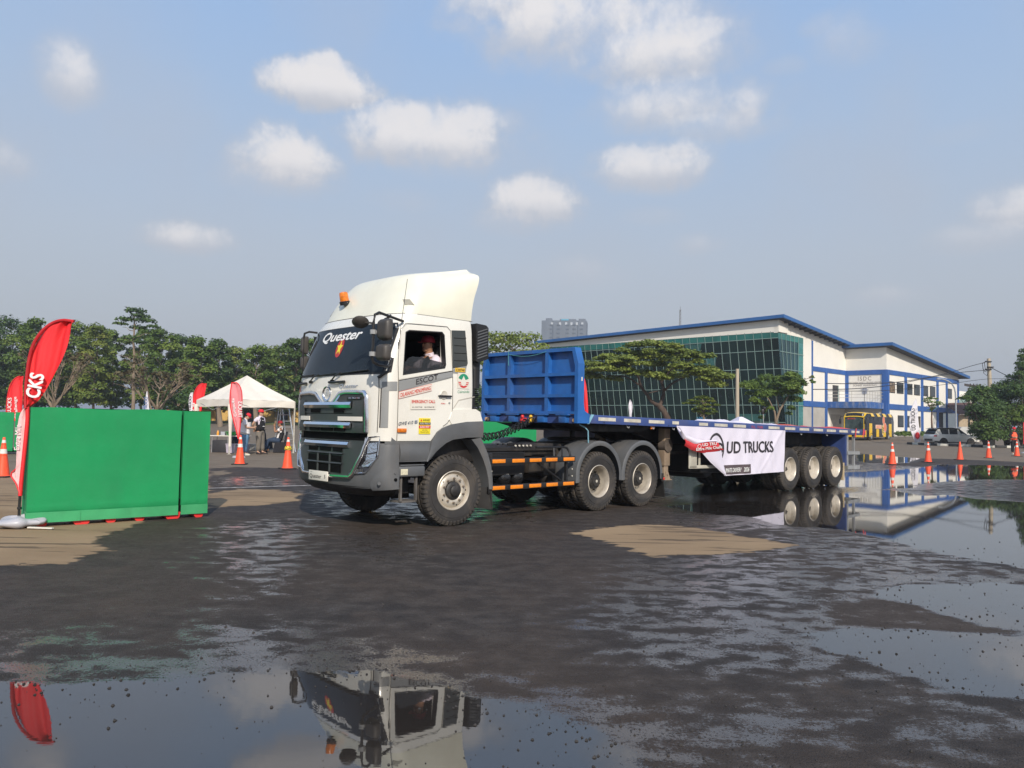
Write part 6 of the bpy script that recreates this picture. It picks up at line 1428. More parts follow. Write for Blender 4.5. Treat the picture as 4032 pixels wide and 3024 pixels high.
Lp2 = toloc(fl, [F7(205, 880), F7(160, 760), F7(112, 690), F7(118, 655), F7(160, 620), F7(155, 470), F7(158, 330), F7(175, 180), F7(205, 60), F7(255, 0)])
Rp2 = toloc(fl, [F7(207, 880), F7(212, 800), F7(220, 700), F7(232, 600), F7(240, 500), F7(248, 380), F7(258, 250), F7(265, 120), F7(272, 50), F7(285, 10)])
lo_ = cloth(Lp2, Rp2, M_PALE, 'flag_lower_cloth', fl, .02, 7, 10, 40)
mb = MB(); mb.tube(smooth(toloc(fl, [F7(200, 885), F7(215, 700), F7(235, 520), F7(258, 300), F7(275, 100), F7(268, -60), F6(262, 1000), F6(270, 880)]), 2), .027, 8); mb.build('flag_sleeve', M_RED, fl, 60)
for pts_ in ([F7(112, 690), F7(118, 655), F7(160, 620)], [F7(205, 880), F7(160, 760), F7(112, 690)]):
    mb = MB(); mb.tube(toloc(fl, [p + Vector((0, -.01, 0)) for p in pts_]), .009, 5); mb.build('flag_hem', M_RED, fl)
def flag_text(s, A_, B_, size, m, parent, Yo, mirror=False, fat=.01, name='flag_lettering'):
    """letters that run from point A to point B, standing on that line"""
    a, b = A_, B_; d = (b - a); L = d.length; d = d.normalized(); nrm = Vector((-d.z, 0, d.x)) * (-1 if mirror else 1)
    me = text_mesh(s, size, fat=fat); xs = [v.co.x for v in me.vertices]; x0, x1 = min(xs), max(xs)
    for v in me.vertices:
        u = (v.co.x - x0) / (x1 - x0) * L; z_ = v.co.z; p = a + d * u + nrm * v.co.y; p.y += Yo - abs(z_) * .0004; v.co = p
    return link(name, me, m, parent, 0)
t0 = toloc(fl, [F6(415, 985), F6(470, 745)]); flag_text('CKS', t0[0], t0[1], .19, M_WTXT, up_, -.075, fat=.03)
t0 = toloc(fl, [F7(208, 430), F7(222, 180)]); flag_text('Extra Mile', t0[0], t0[1], .075, mat('faint_white_print', (.80, .66, .66), .6), lo_, -.035)
mb = MB(); mb.tube([Vector((0, 0, 0.02))] + toloc(fl, [F7(185, 1150), F7(190, 1000), F7(198, 880), F7(205, 840)]), .018, 8); mb.cyl(toloc(fl, [F7(192, 1010)])[0] + Vector((-.0, 0, -.012)), toloc(fl, [F7(192, 1010)])[0] + Vector((0, 0, .02)), .028); mb.build('flag_pole', M_POLE, fl)
mb = MB()
rn = random.Random(2)
def bag(u, v):
    a = u * 2 * math.pi; r = .27 + .055 * math.sin(3 * a + .6) + .03 * math.sin(5 * a); ph = v * math.pi; rr = r * math.sin(ph) ** .7; z = .075 + .075 * math.cos(ph) * (1 - .25 * math.cos(a * 3)) + .10 * math.exp(-((a - .95) / .5) ** 2) * math.sin(ph) ** 1.2 * (1 if v < .6 else .3)
    return (rr * math.cos(a), rr * .82 * math.sin(a), max(.003, z - .0))
mb.sheet(bag, 40, 14); mb.build('weight_bag', mat('silver_grey_vinyl', (.42, .42, .45), .35, var=.06), fl, 80)
mb = MB(); mb.box(.20, .56, -.14, -.10, .012, .03, rot=Matrix.Rotation(R(-6), 3, 'Z')); mb.build('base_leg', M_WSTK, fl); mb = MB(); mb.box(-.55, -.16, -.26, -.22, .01, .03, rot=Matrix.Rotation(R(22), 3, 'Z')); mb.build('base_leg', M_WSTK, fl)
def flag(label, f, Y_, Lq, Rq, m, texts=(), amp=.03, base=None, tm=None, polew=.015):
    P = [at(*f(x, y), Y_) for x, y in Lq]; Q = [at(*f(x, y), Y_) for x, y in Rq]
    bx = (P[0].x + Q[0].x) / 2 if base is None else at(*f(*base), Y_).x
    t = empty('feather_flag', (bx, Y_, 0), 0, label, 'flag', 'feather flags')
    P = toloc(t, P); Q = toloc(t, Q); c = cloth(P, Q, m, 'flag_cloth', t, amp)
    mb = MB(); pole_side = P; mb.tube([Vector((0, .02, 0)), Vector((pole_side[0].x, .02, pole_side[0].z))], polew, 6); mb.build('flag_pole', M_POLE if m is not M_FWH else M_GREYS, t)
    mb = MB(); mb.tube([p + Vector((0, -.02, 0)) for p in smooth(P, 2)] + ([p + Vector((0, -.02, 0)) for p in smooth(Q, 2)[::-1]] if m is M_PINK else []), polew * 1.4, 6); mb.build('flag_sleeve', m if m is not M_PINK else M_RED, t)
    mb = MB(); mb.lathe([(0, 0), (.25, .0), (.22, .06), (.05, .09), (0, .09)], axis=(0, 0, 1), n=14); mb.build('flag_base', MATS['silver_grey_vinyl'], t)
    for (s, a, b, size, mir) in texts:
        A_, B_ = toloc(t, [at(*f(*a), Y_), at(*f(*b), Y_)]); flag_text(s, A_, B_, size, tm or M_WTXT, c, -amp * 1.5 - .012, mir)
    return t
flag('smaller red feather flag with two lines of letters, behind the rear green barrier', R6, 31, [(62, 1200), (64, 1110), (75, 960), (100, 850), (130, 800), (165, 768), (200, 757)], [(222, 1200), (224, 1110), (226, 1000), (228, 900), (230, 850), (231, 790), (232, 756)], M_RED, [('RUCKS', (118, 1130), (124, 970), .16, False), ('Challenge', (186, 1180), (170, 960), .12, False)])
flag('red feather flag standing behind the left corner of the canopy tent', S4, 36.5, [(205, 800), (205, 740), (200, 620), (210, 500), (245, 420), (290, 375), (330, 362)], [(300, 800), (310, 740), (325, 640), (345, 560), (362, 480), (372, 420), (378, 364)], M_RED, [('CH', (225, 720), (228, 620), .12, False)])
flag('slim white feather flag with dark letters, next to the red one behind the canopy tent', S4, 38, [(170, 800), (165, 735), (148, 640), (152, 560), (165, 510), (180, 485)], [(190, 800), (190, 735), (195, 640), (198, 560), (199, 510), (198, 478)], M_FWH, [('TRUCKS', (178, 715), (182, 530), .12, False)], tm=M_KTXT, amp=.02)
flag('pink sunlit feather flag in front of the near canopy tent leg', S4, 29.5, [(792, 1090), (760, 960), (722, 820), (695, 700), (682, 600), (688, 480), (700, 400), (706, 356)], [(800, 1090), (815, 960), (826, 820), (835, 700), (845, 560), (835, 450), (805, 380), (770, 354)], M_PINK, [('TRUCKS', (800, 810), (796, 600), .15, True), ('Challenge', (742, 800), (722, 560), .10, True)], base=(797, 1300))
flag('white feather flag with dark letters standing at the kerb before the hall', S3, 80, [(775, 1378), (745, 1310), (720, 1230), (714, 1150), (738, 1050), (760, 985), (785, 945)], [(828, 1380), (826, 1310), (815, 1240), (805, 1150), (798, 1050), (795, 990), (788, 945)], M_FWH, [('UD TRUCKS', (778, 1260), (766, 1040), .42, False)], tm=M_KTXT, amp=.02, base=(825, 1395), polew=.03)
mb = MB(); t = bpy.data.objects[[o.name for o in COL.objects if o.name.startswith('feather_flag')][-1]]
c_ = at(*S3(790, 1315), 80) - t.location
for i in range(24):
    a0, a1 = i * math.pi / 12, (i + 1) * math.pi / 12; mb.poly([c_ + Vector((r * .55 * math.cos(a), -.16, r * math.sin(a))) for r, a in ((.0, a0), (.78, a0), (.78, a1), (.0, a1))][1:4] if False else [c_ + Vector((0, -.16, 0)), c_ + Vector((.24 * math.cos(a0), -.16, .36 * math.sin(a0))), c_ + Vector((.24 * math.cos(a1), -.16, .36 * math.sin(a1)))])
mb.build('flag_emblem', M_RED, t, 0)
flag('small white flag tip standing above the trailer deck in front of the glass facade', S1, 40, [(1212, 1300), (1208, 1160), (1198, 1090), (1195, 1050), (1203, 1010), (1210, 990)], [(1222, 1300), (1222, 1160), (1230, 1090), (1233, 1050), (1225, 1010), (1212, 990)], M_FWH, amp=.03)
flag('red and white feather flag half hidden behind the right post of the blue headboard', S1, 22, [(600, 1300), (600, 1140), (590, 1000), (600, 880), (650, 800), (700, 770)], [(795, 1300), (793, 1140), (788, 1000), (780, 900), (768, 830), (746, 762)], M_PALE)
t = [o for o in COL.objects if o.name.startswith('feather_flag')][-1]; P = toloc(t, [at(*S1(x, y), 21.98) for x, y in [(796, 1300), (794, 1140), (788, 1000), (780, 900), (768, 830), (746, 762)]]); mb = MB(); mb.tube([p + Vector((-.05, -.04, 0)) for p in smooth(P, 2)], .06, 6); mb.build('flag_hem', M_RED, t)
flag('very thin white flag far behind the near green barrier, below the bare tree', R6, 45, [(1450, 1200), (1448, 1095), (1445, 1020), (1448, 960), (1456, 908)], [(1476, 1200), (1475, 1095), (1472, 1020), (1466, 960), (1459, 908)], M_FWH, [('TRUCKS', (1463, 1090), (1461, 960), .2, False)], tm=mat('blue_lettering', (.06, .12, .30)), amp=.02)
# ---- canopy tent
M_TENT = mat('cream_tent_canvas', (0.74, 0.69, 0.60), .8, var=.04, scale=1.2, dirt=(.55, .48, .38), dirtamt=.2)
ang = R(47.8); tent = empty('canopy_tent', (-11.60, 31.8, 0), ang, 'cream canopy tent with a pointed roof, between the green barrier and the truck', 'tent')
L_ = 3.0
mb = MB(); E0 = [Vector((0, 0, 2.27)), Vector((L_, 0, 2.27)), Vector((L_, L_, 2.27)), Vector((0, L_, 2.27))]; pk = Vector((L_ / 2, L_ / 2, 3.38))
for i in range(4):
    a, b = E0[i], E0[(i + 1) % 4]
    def rf(u, v):
        e = a.lerp(b, u); q = e.lerp(pk, v); q = Vector(q); q.z -= .10 * math.sin(v * math.pi) * (.35 + .65 * (1 - abs(2 * u - 1))) * .9 + .012 * math.sin(u * 22 + v * 8) * (1 - v); return q
    mb.sheet(rf, 16, 12)
mb.build('roof_canvas', M_TENT, tent, 60)
for i in range(4):
    a, b = E0[i], E0[(i + 1) % 4]; n = (b - a).cross(Vector((0, 0, 1))).normalized(); mb = MB()
    mb.sheet(lambda u, v: a.lerp(b, u) + n * (.012 * math.sin(u * 14 + v * 3) + .01) + Vector((0, 0, -.30 * v - .02 * math.sin(u * math.pi * 2) * v)), 30, 4); mb.build('valance', M_TENT, tent, 60)
for i, q in enumerate(E0):
    mb = MB(); mb.box(q.x - .022, q.x + .022, q.y - .022, q.y + .022, .0, 2.25); mb.box(q.x - .06, q.x + .06, q.y - .06, q.y + .06, 0, .015); mb.build('tent_leg', M_WREF, tent)
    mb = MB()
    if i in (0, 3):
        mb.sheet(lambda u, v: (q.x + lerp(v, [(0, .05), (.3, .045), (1, .10)]) * math.cos(u * 6.283) * 1.3 + .03 * (1 - v), q.y + lerp(v, [(0, .04), (.3, .045), (1, .08)]) * math.sin(u * 6.283), .32 + 1.75 * v + .0), 14, 14); mb.build('leg_wrap', M_TENT, tent, 70)
mb = MB()
for a, b in ((0, 1), (1, 2), (2, 3), (3, 0)): mb.tube([E0[a] - Vector((0, 0, .08)), (E0[a] + E0[b]) / 2 - Vector((0, 0, .45)), E0[b] - Vector((0, 0, .08))], .015, 5)
mb.build('tent_frame', M_GREYS, tent)
# ---- under the tent
tbl = empty('folding_table', (-12.15, 33.3, 0), 0, 'white folding table with bottles and a green basin, under the tent behind the green barrier', 'table')
mb = MB(); mb.box(-.75, .85, -.3, .35, .70, .735, .006); mb.build('tabletop', M_WSTK, tbl)
for x in (-.65, .02, .75):
    for y in (-.25, .3): mb = MB(); mb.cyl((x, y, 0), (x, y, .70), .014, n=6); mb.build('leg', M_GREYS, tbl)
p_ = tbl.location
def at33(x, y, Y_=33.2): return at(*S4(x, y), Y_)
def small(name, fn, m, label, cat, loc_, grp=None, smooth=40):
    mb = MB(); fn(mb); o = mb.build(name, m, None, smooth); o.location = loc_; return tag(o, label, cat, grp)
small('bottle', lambda mb: mb.lathe([(0, 0), (.045, 0), (.048, .14), (.02, .19), (.018, .22), (0, .22)], axis=(0, 0, 1), n=12), mat('orange_juice_bottle', (.75, .33, .03), .3), 'orange drink bottle on the white folding table', 'bottle', (-12.62, 33.2, .735))
small('bottle', lambda mb: mb.lathe([(0, 0), (.035, 0), (.035, .18), (.012, .24), (.012, .27), (0, .27)], axis=(0, 0, 1), n=12), mat('clear_bottle', (.55, .58, .6), .1, alpha=.6), 'clear water bottle behind the green basin on the table', 'bottle', (-12.02, 33.35, .735))
small('basin', lambda mb: mb.lathe([(0, .01), (.15, 0), (.26, .16), (.275, .165), (.25, .17), (.15, .02), (0, .02)], axis=(0, 0, 1), n=24), mat('green_plastic', (.02, .35, .06), .3), 'round green plastic basin on the white folding table', 'basin', (-12.05, 33.2, .735))
small('container', lambda mb: mb.box(-.09, .09, -.07, .07, 0, .16, .01), mat('cloudy_plastic', (.45, .47, .52), .3, alpha=.8), 'cloudy square container between the orange bottle and the basin', 'container', (-12.42, 33.3, .735))
for x, lab in ((-11.97, 'pale lilac plastic bin under the table, left one'), (-11.45, 'pale lilac plastic bin under the table, right one by the tent leg')):
    small('storage_bin', lambda mb: (mb.loft([[(-.20 * k, -.16 * k, z), (.20 * k, -.16 * k, z), (.20 * k, .16 * k, z), (-.20 * k, .16 * k, z)] for k, z in ((.85, 0), (1.0, .36), (1.06, .36), (1.06, .39))])), mat('lilac_plastic', (.42, .38, .45), .5), lab, 'bin', (x, 33.1, 0), 'plastic bins under the table')
def cooler(mb): mb.box(-.22, .22, -.15, .15, 0, .26, .02); mb.box(-.225, .225, -.155, .155, .26, .30, .01)
small('cool_box', cooler, mat('off_white_box', (.52, .50, .45), .5), 'small off-white cool box on the ground between the two standing men', 'cool box', tuple(gp(*S4(960, 1240)).xy) + (0,))
small('dark_crate', lambda mb: mb.box(-.4, .4, -.25, .25, 0, .52, .02), mat('dark_crate_plastic', (.03, .03, .035), .6), 'dark crate under the left half of the folding table', 'crate', (-12.45, 33.45, 0))
small('cap', lambda mb: (mb.lathe([(0, .12), (.06, .11), (.095, .06), (.10, 0)], axis=(0, 0, 1), n=16), mb.box(.05, .19, -.07, .07, -.005, .008)), mat('red_cap_cloth', (.55, .012, .02), .7), 'red cap showing just above the top edge of the near green barrier', 'cap', (0, 0, -50)) if False else None
# aluminium A-frame ladder
ld = empty('step_ladder', at33(1385, 1230, 35).xy.to_3d(), 0, 'tall aluminium step ladder under the right side of the canopy tent', 'ladder')
M_ALU = mat('bright_aluminium', (.62, .64, .66), .35, metal=.6, var=.08); o_ = ld.location
def lp(x, y, Y_=35): return at33(x, y, Y_) - o_
for (a, b) in (((1335, 560), (1258, 1210)), ((1350, 560), (1425, 1215))): mb = MB(); mb.tube([lp(*a), lp(*b)], .028, 6); mb.build('rail', M_ALU, ld)
for (a, b) in (((1362, 560), (1290, 1235)), ((1430, 560), (1535, 1260))): mb = MB(); mb.tube([lp(a[0], a[1], 34.6), lp(b[0], b[1], 34.2)], .03, 6); mb.build('rail', M_ALU, ld)
for y in (700, 775, 857, 935, 1015, 1095, 1170):
    mb = MB(); k = (y - 560) / 650; mb.tube([lp(1335 - 77 * k, y, 35), lp(1350 + 75 * k, y, 35)], .017, 5); mb.build('rung', M_ALU, ld)
    mb = MB(); mb.tube([lp(1362 + 0 * k - 60 * k, y, 34.4), lp(1430 + 100 * k, y, 34.4)], .017, 5); mb.build('rung', M_ALU, ld)
# covered chairs
def chair(loc_, rz, label):
    t = empty('covered_chair', loc_, rz, label, 'chair', 'black covered chairs under the tent'); m = mat('black_chair_cover', (.010, .010, .014), .85, var=.4)
    mb = MB(); mb.loft([[(-.27, -.27, .02), (.27, -.27, .02), (.27, .27, .02), (-.27, .27, .02)], [(-.24, -.24, .30), (.24, -.24, .30), (.24, .25, .30), (-.24, .25, .30)], [(-.23, -.22, .46), (.23, -.22, .46), (.23, .25, .46), (-.23, .25, .46)]]); mb.build('seat_cover', m, t, 30)
    mb = MB(); mb.loft([[(-.24, .17, .44), (.24, .17, .44), (.25, .27, .44), (-.25, .27, .44)], [(-.23, .20, .70), (.23, .20, .70), (.23, .30, .70), (-.23, .30, .70)], [(-.20, .25, .93), (.20, .25, .93), (.20, .33, .93), (-.20, .33, .93)]]); mb.build('back_cover', m, t, 30); return t
CH1 = gp(*S4(1330, 1268)); chair((CH1.x, CH1.y, 0), R(-75), 'black covered chair with the seated man in it')
c2_ = gp(*S4(1110, 1225)); chair((c2_.x, c2_.y + .3, 0), R(60), 'empty black covered chair between the standing man in the vest and the seated man'); 
# ---- yard on the right: kerb, poles, lamp, wires
kp = [gp(*S3(x, y)) for x, y in [(700, 1402), (1000, 1418), (1480, 1434), (1868, 1443), (2300, 1456)]]
kerb = empty('kerb_row', kp[0], 0); tag(kerb, kind='structure')
tot = sum((b - a).length for a, b in zip(kp, kp[1:])); n = int(tot / .95)
kl = []
for i in range(n):
    s = i * .95; acc = 0
    for a, b in zip(kp, kp[1:]):
        l_ = (b - a).length
        if acc + l_ >= s: p = a.lerp(b, (s - acc) / l_); d = (b - a).normalized(); break
        acc += l_
    kl.append((p, d))
MKW, MKB = mat('white_kerb_paint', (.62, .60, .52), .7, var=.1, scale=2), mat('black_kerb_paint', (.03, .03, .03), .7, var=.3)
bpy.data.objects.remove(kerb)
w0 = None
for i, (p, d) in enumerate(kl):
    mb = MB(); mb.box(-.03 if i else 0, .88, -.11, .11, 0, .22, .02); o = mb.build('kerb', MKW if i % 2 else MKB, None); o.location = (p.x, p.y, 0); o.rotation_euler = (0, 0, math.atan2(d.y, d.x)); tag(o, kind='structure')
M_CONC = mat('pale_concrete_pole', (.42, .36, .27), .8, var=.1, streak=True)
p = at(*S2(512, 1200), 50); q = at(*S2(511, 685), 50); mb = MB(); mb.cyl((p.x, p.y, 0), q, .135, .105, n=12); tag(mb.build('concrete_pole', M_CONC, None), 'plain concrete pole standing in front of the dark glass facade', 'pole')
p = at(*S3(1550, 1400), 79); q = at(*S3(1513, 540), 79); pr_ = empty('utility_pole', (p.x, p.y, 0), 0, 'tall concrete utility pole with wires, among the bushes on the right', 'utility pole')
M_WIRE = mat('black_cable', (.02, .02, .022), .6)
mb = MB(); mb.cyl((0, 0, 0), q - pr_.location, .27, .17, n=12); mb.build('pole', M_CONC, pr_)
mb = MB()
for (x, y) in ((1500, 572), (1520, 628), (1500, 650)): r = at(*S3(x, y), 79) - pr_.location; mb.box(r.x - .3, r.x + .3, -.25, -.05, r.z - .06, r.z + .06)
mb.build('bracket', M_WIRE, pr_)
mb = MB(); o_ = pr_.location
for pts in ([(1497, 570), (1450, 590), (1455, 640), (1475, 672), (1508, 655)], [(1450, 600), (1465, 690), (1495, 712), (1508, 690)], [(1470, 575), (1480, 660), (1505, 640)]): mb.tube([at(*S3(x, y), 78.7) - o_ for x, y in pts], .03, 4)
mb.build('slack_cable', M_WIRE, pr_)
def wire(pts, Y0, Y1, label, r=.028):
    n = len(pts) - 1; P = [at(*S3(x, y), Y0 + (Y1 - Y0) * i / n) for i, (x, y) in enumerate(pts)]; mb = MB(); mb.tube(smooth(P, 2), r, 4); tag(mb.build('overhead_cable', M_WIRE, None), label, 'cable', 'overhead cables')
wire([(1500, 572), (1300, 625), (1150, 675), (980, 715), (830, 742), (660, 772), (430, 790), (120, 795), (-120, 790)], 79, 52, 'upper thick cable running from the utility pole top down past the sign wall')
wire([(1508, 655), (1300, 672), (1150, 690), (980, 722), (800, 755), (600, 800), (430, 822), (100, 850), (-250, 850)], 79, 50, 'lower cable sagging from the utility pole across the balcony')
wire([(1868, 752), (1760, 745), (1540, 742), (1400, 755), (1100, 798), (800, 835), (500, 862), (200, 870), (-100, 862)], 82, 56, 'thin straight cable passing behind the utility pole', .02)
wire([(1530, 628), (1620, 675), (1720, 725), (1868, 790)], 79, 72, 'cable dropping from the utility pole to the right into the bushes', .035)
lp_ = at(*S3(1185, 1240), 90); sl = empty('street_lamp', (lp_.x, lp_.y, .2), 0, 'slim grey street lamp with a curved arm before the right end of the hall', 'street lamp'); o_ = sl.location
mb = MB(); mb.tube([Vector((0, 0, 0))] + [at(*S3(x, y), 90) - o_ for x, y in [(1184, 1100), (1182, 950), (1178, 880), (1168, 835), (1145, 795), (1110, 770), (1070, 753), (1035, 746)]], .085, 8); mb.build('pole', mat('grey_lamp_pole', (.30, .33, .36), .5), sl)
mb = MB(); r = at(*S3(1025, 746), 90) - o_; mb.box(r.x - .4, r.x + .35, r.y - .12, r.y + .12, r.z - .07, r.z + .06, .03); mb.build('lamp_head', MATS['grey_lamp_pole'], sl)
# ---- the striped bus
bo = at(*S3(268, 1372), 88); bus = empty('tour_bus', (bo.x, bo.y, 0.05), R(43), 'yellow and black striped tour bus parked in front of the white hall', 'bus')
# local: x to the rear, y to the far side; front near corner at the origin
M_BY = mat('yellow_bus_paint', (.80, .50, .012), .3, var=.04, coat=.5); M_BK = mat('black_bus_paint', (.012, .011, .011), .25, var=.2, coat=.5); M_BG = mat('bus_window_glass', (.02, .018, .016), .06, var=.4, scale=.8)
BLn, BW, BH = 8.6, 2.35, 3.25
def bprof(y_, x): return x
mb = MB()
def bsec(x, k=1.0, zt=BH): 
    w0_, w1 = 0 + (1 - k) * .3, BW - (1 - k) * .3
    return [(x, w0_, .45), (x, w0_, 2.3), (x, w0_ + .06, zt - .35), (x, w0_ + .22, zt - .06), (x, BW / 2, zt), (x, w1 - .22, zt - .06), (x, w1 - .06, zt - .35), (x, w1, 2.3), (x, w1, .45)]
mb.loft([bsec(-.05, .8, 3.0), bsec(.12, 1), bsec(4, 1, BH + .02), bsec(BLn - .2, 1), bsec(BLn, .85, 3.1)]); mb.build('body', M_BK, bus, 30)
mb = MB(); mb.sheet(lambda u, v: (-.07 + .0 * u - .05 * math.sin(u * math.pi) + (.22 * max(0, v - .75) ** 1 if v > .75 else 0), .10 + (BW - .20) * u, 1.25 + 1.45 * v), 14, 8); mb.build('windshield', mat('bus_front_glass', (.05, .075, .07), .08, var=.6, scale=.8), bus, 60)
mb = MB(); mb.sheet(lambda u, v: (-.085 - .05 * math.sin(u * math.pi), .03 + (BW - .06) * u, .45 + .78 * v), 10, 4); mb.sheet(lambda u, v: (-.075, .0 + .11 * u, 1.2 + 1.5 * v), 1, 3); mb.sheet(lambda u, v: (-.075, BW - .11 + .11 * u, 1.2 + 1.5 * v), 1, 3); mb.build('front_panel', M_BY, bus, 60)
mb = MB(); mb.sheet(lambda u, v: (-.10 + 1.5 * v, -.012 + (BW + .024) * u if True else 0, (2.84 + .50 * math.sin(min(1, v * 2.0) * math.pi / 2)) - .13 * (abs(2 * u - 1) ** 3)), 12, 8, (0, 0, -.05)); mb.build('front_roof', M_BY, bus, 60)
for k in range(4): x = 1.9 + k * 1.75; mb = MB(); mb.sheet(lambda u, v: (x + .8 * u, -.015 + .28 * v, 2.86 + .40 * math.sin(v * math.pi / 2)), 3, 5); mb.build('roof_stripe', M_BY, bus, 60)
for i, (x0, x1, z1) in enumerate(((0.0, .42, 1.40), (1.25, 2.05, 2.05), (3.25, 4.0, 1.40), (5.2, 6.0, 2.05), (6.95, 7.75, 2.05))): mb = MB(); mb.box(x0, x1, -.014, -.003, .50, z1 if i else 1.25); mb.build('side_stripe', M_BY, bus, 0)
for x0, x1 in ((1.5, 2.3), (2.45, 3.7), (3.8, 5.0), (5.1, 6.3), (6.4, 7.6)): mb = MB(); mb.box(x0, x1, -.012, -.004, 1.95 if x0 > 2 else 2.0, 2.80); mb.build('window', M_BG, bus, 0)
mb = MB(); mb.box(.55, 1.2, -.014, -.003, .55, 2.7); mb.build('door', M_BG, bus, 0)
mb = MB(); mb.box(3.0, 4.75, -.02, -.012, 1.45, 1.9); mb.build('advert_board', mat('peach_board', (.75, .50, .36), .5), bus, 0)
text('board_lettering', 'BUZZ', lambda u, v: (3.3 + u, -.024, 1.52 + v), .30, mat('orange_letter', (.8, .16, .06), .5), bus, width=1.1, bold=.02)
def ell(x, z, a, b, m, nm, yo): 
    mb = MB(); mb.poly([(x + a * math.cos(t_), -.022 - yo, z + b * math.sin(t_)) for t_ in [i * math.pi / 10 for i in range(20)]]); mb.build(nm, m, bus, 0)
for (x, z, a, b) in ((5.35, 2.45, .32, .46), (5.75, 1.60, .42, .52)): ell(x, z, a * 1.12, b * 1.1, mat('white_outline', (.62, .58, .55), .5), 'graphic_outline', 0); ell(x, z, a, b, mat('salmon_graphic', (.72, .22, .12), .5), 'graphic_shape', .004)
ell(5.1, 1.30, .30, .62, MATS['white_outline'], 'graphic_outline', .001); ell(5.1, 1.30, .25, .55, M_BY, 'graphic_shape', .005)
for k in range(3): mb = MB(); mb.box(4.88, 5.32, -.031, -.028, .98 + k * .25, 1.08 + k * .25, rot=Matrix.Rotation(R(20), 3, 'Y')); mb.build('graphic_stripe', M_BK, bus, 0)
for x in (1.45, 6.5):
    for y in (-.02, BW - .26): mb = MB(); mb.lathe([(.02, -.0), (.22, .0), (.25, .02), (.46, .0), (.48, .03), (.48, .28), (0, .28)], (x + .35, y, .48), (0, 1, 0), 22); wo = mb.build('wheel', M_TYRE, bus); mb = MB(); mb.lathe([(0, 0), (.20, 0)], (x + .35, y - .012, .48), (0, 1, 0), 16); mb.build('hub', M_GREYS, wo, 0)
for y in (-.05, BW + .05): mb = MB(); s = -1 if y < 0 else 1; mb.tube([(0, y, 2.85), (-.45, y + s * .15, 2.80), (-.5, y + s * .2, 2.5)], .04, 6); mb.box(-.58, -.45, y + s * .2 - .1, y + s * .2 + .1, 1.95, 2.5, .03); mb.build('mirror', M_BK, bus)
text('front_sign', 'JETBUS', lambda u, v: (-.14, BW - .45 - u, 2.50 + v), .14, M_RTXT, bus, width=.9, bold=.02)
for y in (.25, BW - .25): mb = MB(); mb.ball((-.11, y, .80), .13, .4, 1.3, .8); mb.build('headlight', M_CHROME, bus)
# ---- white crossover car behind the kerb
cp = at(*S3(965, 1395), 73.5); car = empty('parked_car', (cp.x, cp.y, 0), R(4), 'white crossover car with a dark roof, parked between the hall and the bushes', 'car')
M_CW = mat('white_car_paint', (.72, .71, .66), .25, var=.02, coat=.7); M_CG = mat('car_window_glass', (.025, .03, .032), .05, var=.3)
# local: x from tail (0) to nose (4.6), y away from us
mb = MB(); W_ = 1.8
side = [(0.02, .50), (.0, .85), (.05, 1.02), (.16, 1.12), (1.2, 1.13), (3.2, 1.13), (4.0, 1.05), (4.42, .92), (4.58, .70), (4.55, .34), (.12, .34)]
def yoff(z): return .0 + .10 * abs(z - .75) ** 1.5
ins = [(2.3 + (x - 2.3) * .975, .66 + (z - .66) * .84) for x, z in side]; ins2 = [(2.3 + (x - 2.3) * .99, .66 + (z - .66) * .95) for x, z in side]; mb.loft([[(x, .0, z) for x, z in ins], [(x, .02, z) for x, z in ins2], [(x, .10, z) for x, z in side], [(x, W_ - .10, z) for x, z in side], [(x, W_ - .02, z) for x, z in ins2], [(x, W_, z) for x, z in ins]]); mb.build('body', M_CW, car, 30)
top = [(.10, 1.10), (.34, 1.50), (.62, 1.66), (1.9, 1.70), (2.65, 1.62), (3.35, 1.12)]
mb = MB(); mb.loft([[(x, .08 if z < 1.3 else .16, z) for x, z in top], [(x, W_ - .08 if z < 1.3 else W_ - .16, z) for x, z in top]]); mb.build('cabin', M_CG, car, 30)
mb = MB(); mb.prism([(.20, .10, 1.58), (.60, .10, 1.70), (1.9, .10, 1.745), (2.70, .10, 1.66), (2.62, .10, 1.61), (1.9, .10, 1.68), (.66, .10, 1.64)], (0, W_ - .2, 0)); mb.build('roof', M_BK, car, 30)
mb = MB()
for x in (.62, 1.55, 2.45): mb.prism([(x - .04 + (.2 if x < 1 else 0), .075, 1.10), (x + .05 + (0 if x < 2.4 else .3), .075, 1.10), (x + .04, .135, 1.58), (x - .05, .135, 1.58)], (0, .03, 0))
mb.prism([(.10, .07, 1.08), (.85, .07, 1.10), (.66, .14, 1.60), (.42, .14, 1.56)], (0, .03, 0)); mb.build('pillar', M_CW, car, 0)
mb = MB(); mb.prism([(.05, -.012, .30), (4.5, -.012, .30), (4.5, -.012, .42), (3.3, -.012, .40), (1.3, -.012, .40), (.05, -.012, .48)], (0, .05, 0)); mb.build('sill', M_BK, car, 0)
for x in (.95, 3.65):
    mb = MB(); mb.lathe([(.30, -.015), (.41, -.015), (.41, .02)], (x, 0, .37), (0, 1, 0), 24, math.pi * 0, 2 * math.pi); mb.build('wheel_arch', M_BK, car, 0)
    mb = MB(); mb.lathe([(.0, .0), (.20, .0), (.22, -.012), (.35, -.012), (.36, .03), (.36, .22)], (x, -.01, .355), (0, 1, 0), 24); mb.build('wheel', M_TYRE, car)
mb = MB(); mb.box(.0, .30, -.01, .05, .88, 1.0, .01); mb.build('tail_light', mat('red_tail_light', (.45, .02, .03), .2), car); mb = MB(); mb.box(-.02, .04, .3, 1.5, .45, .65); mb.build('bumper', M_BK, car)
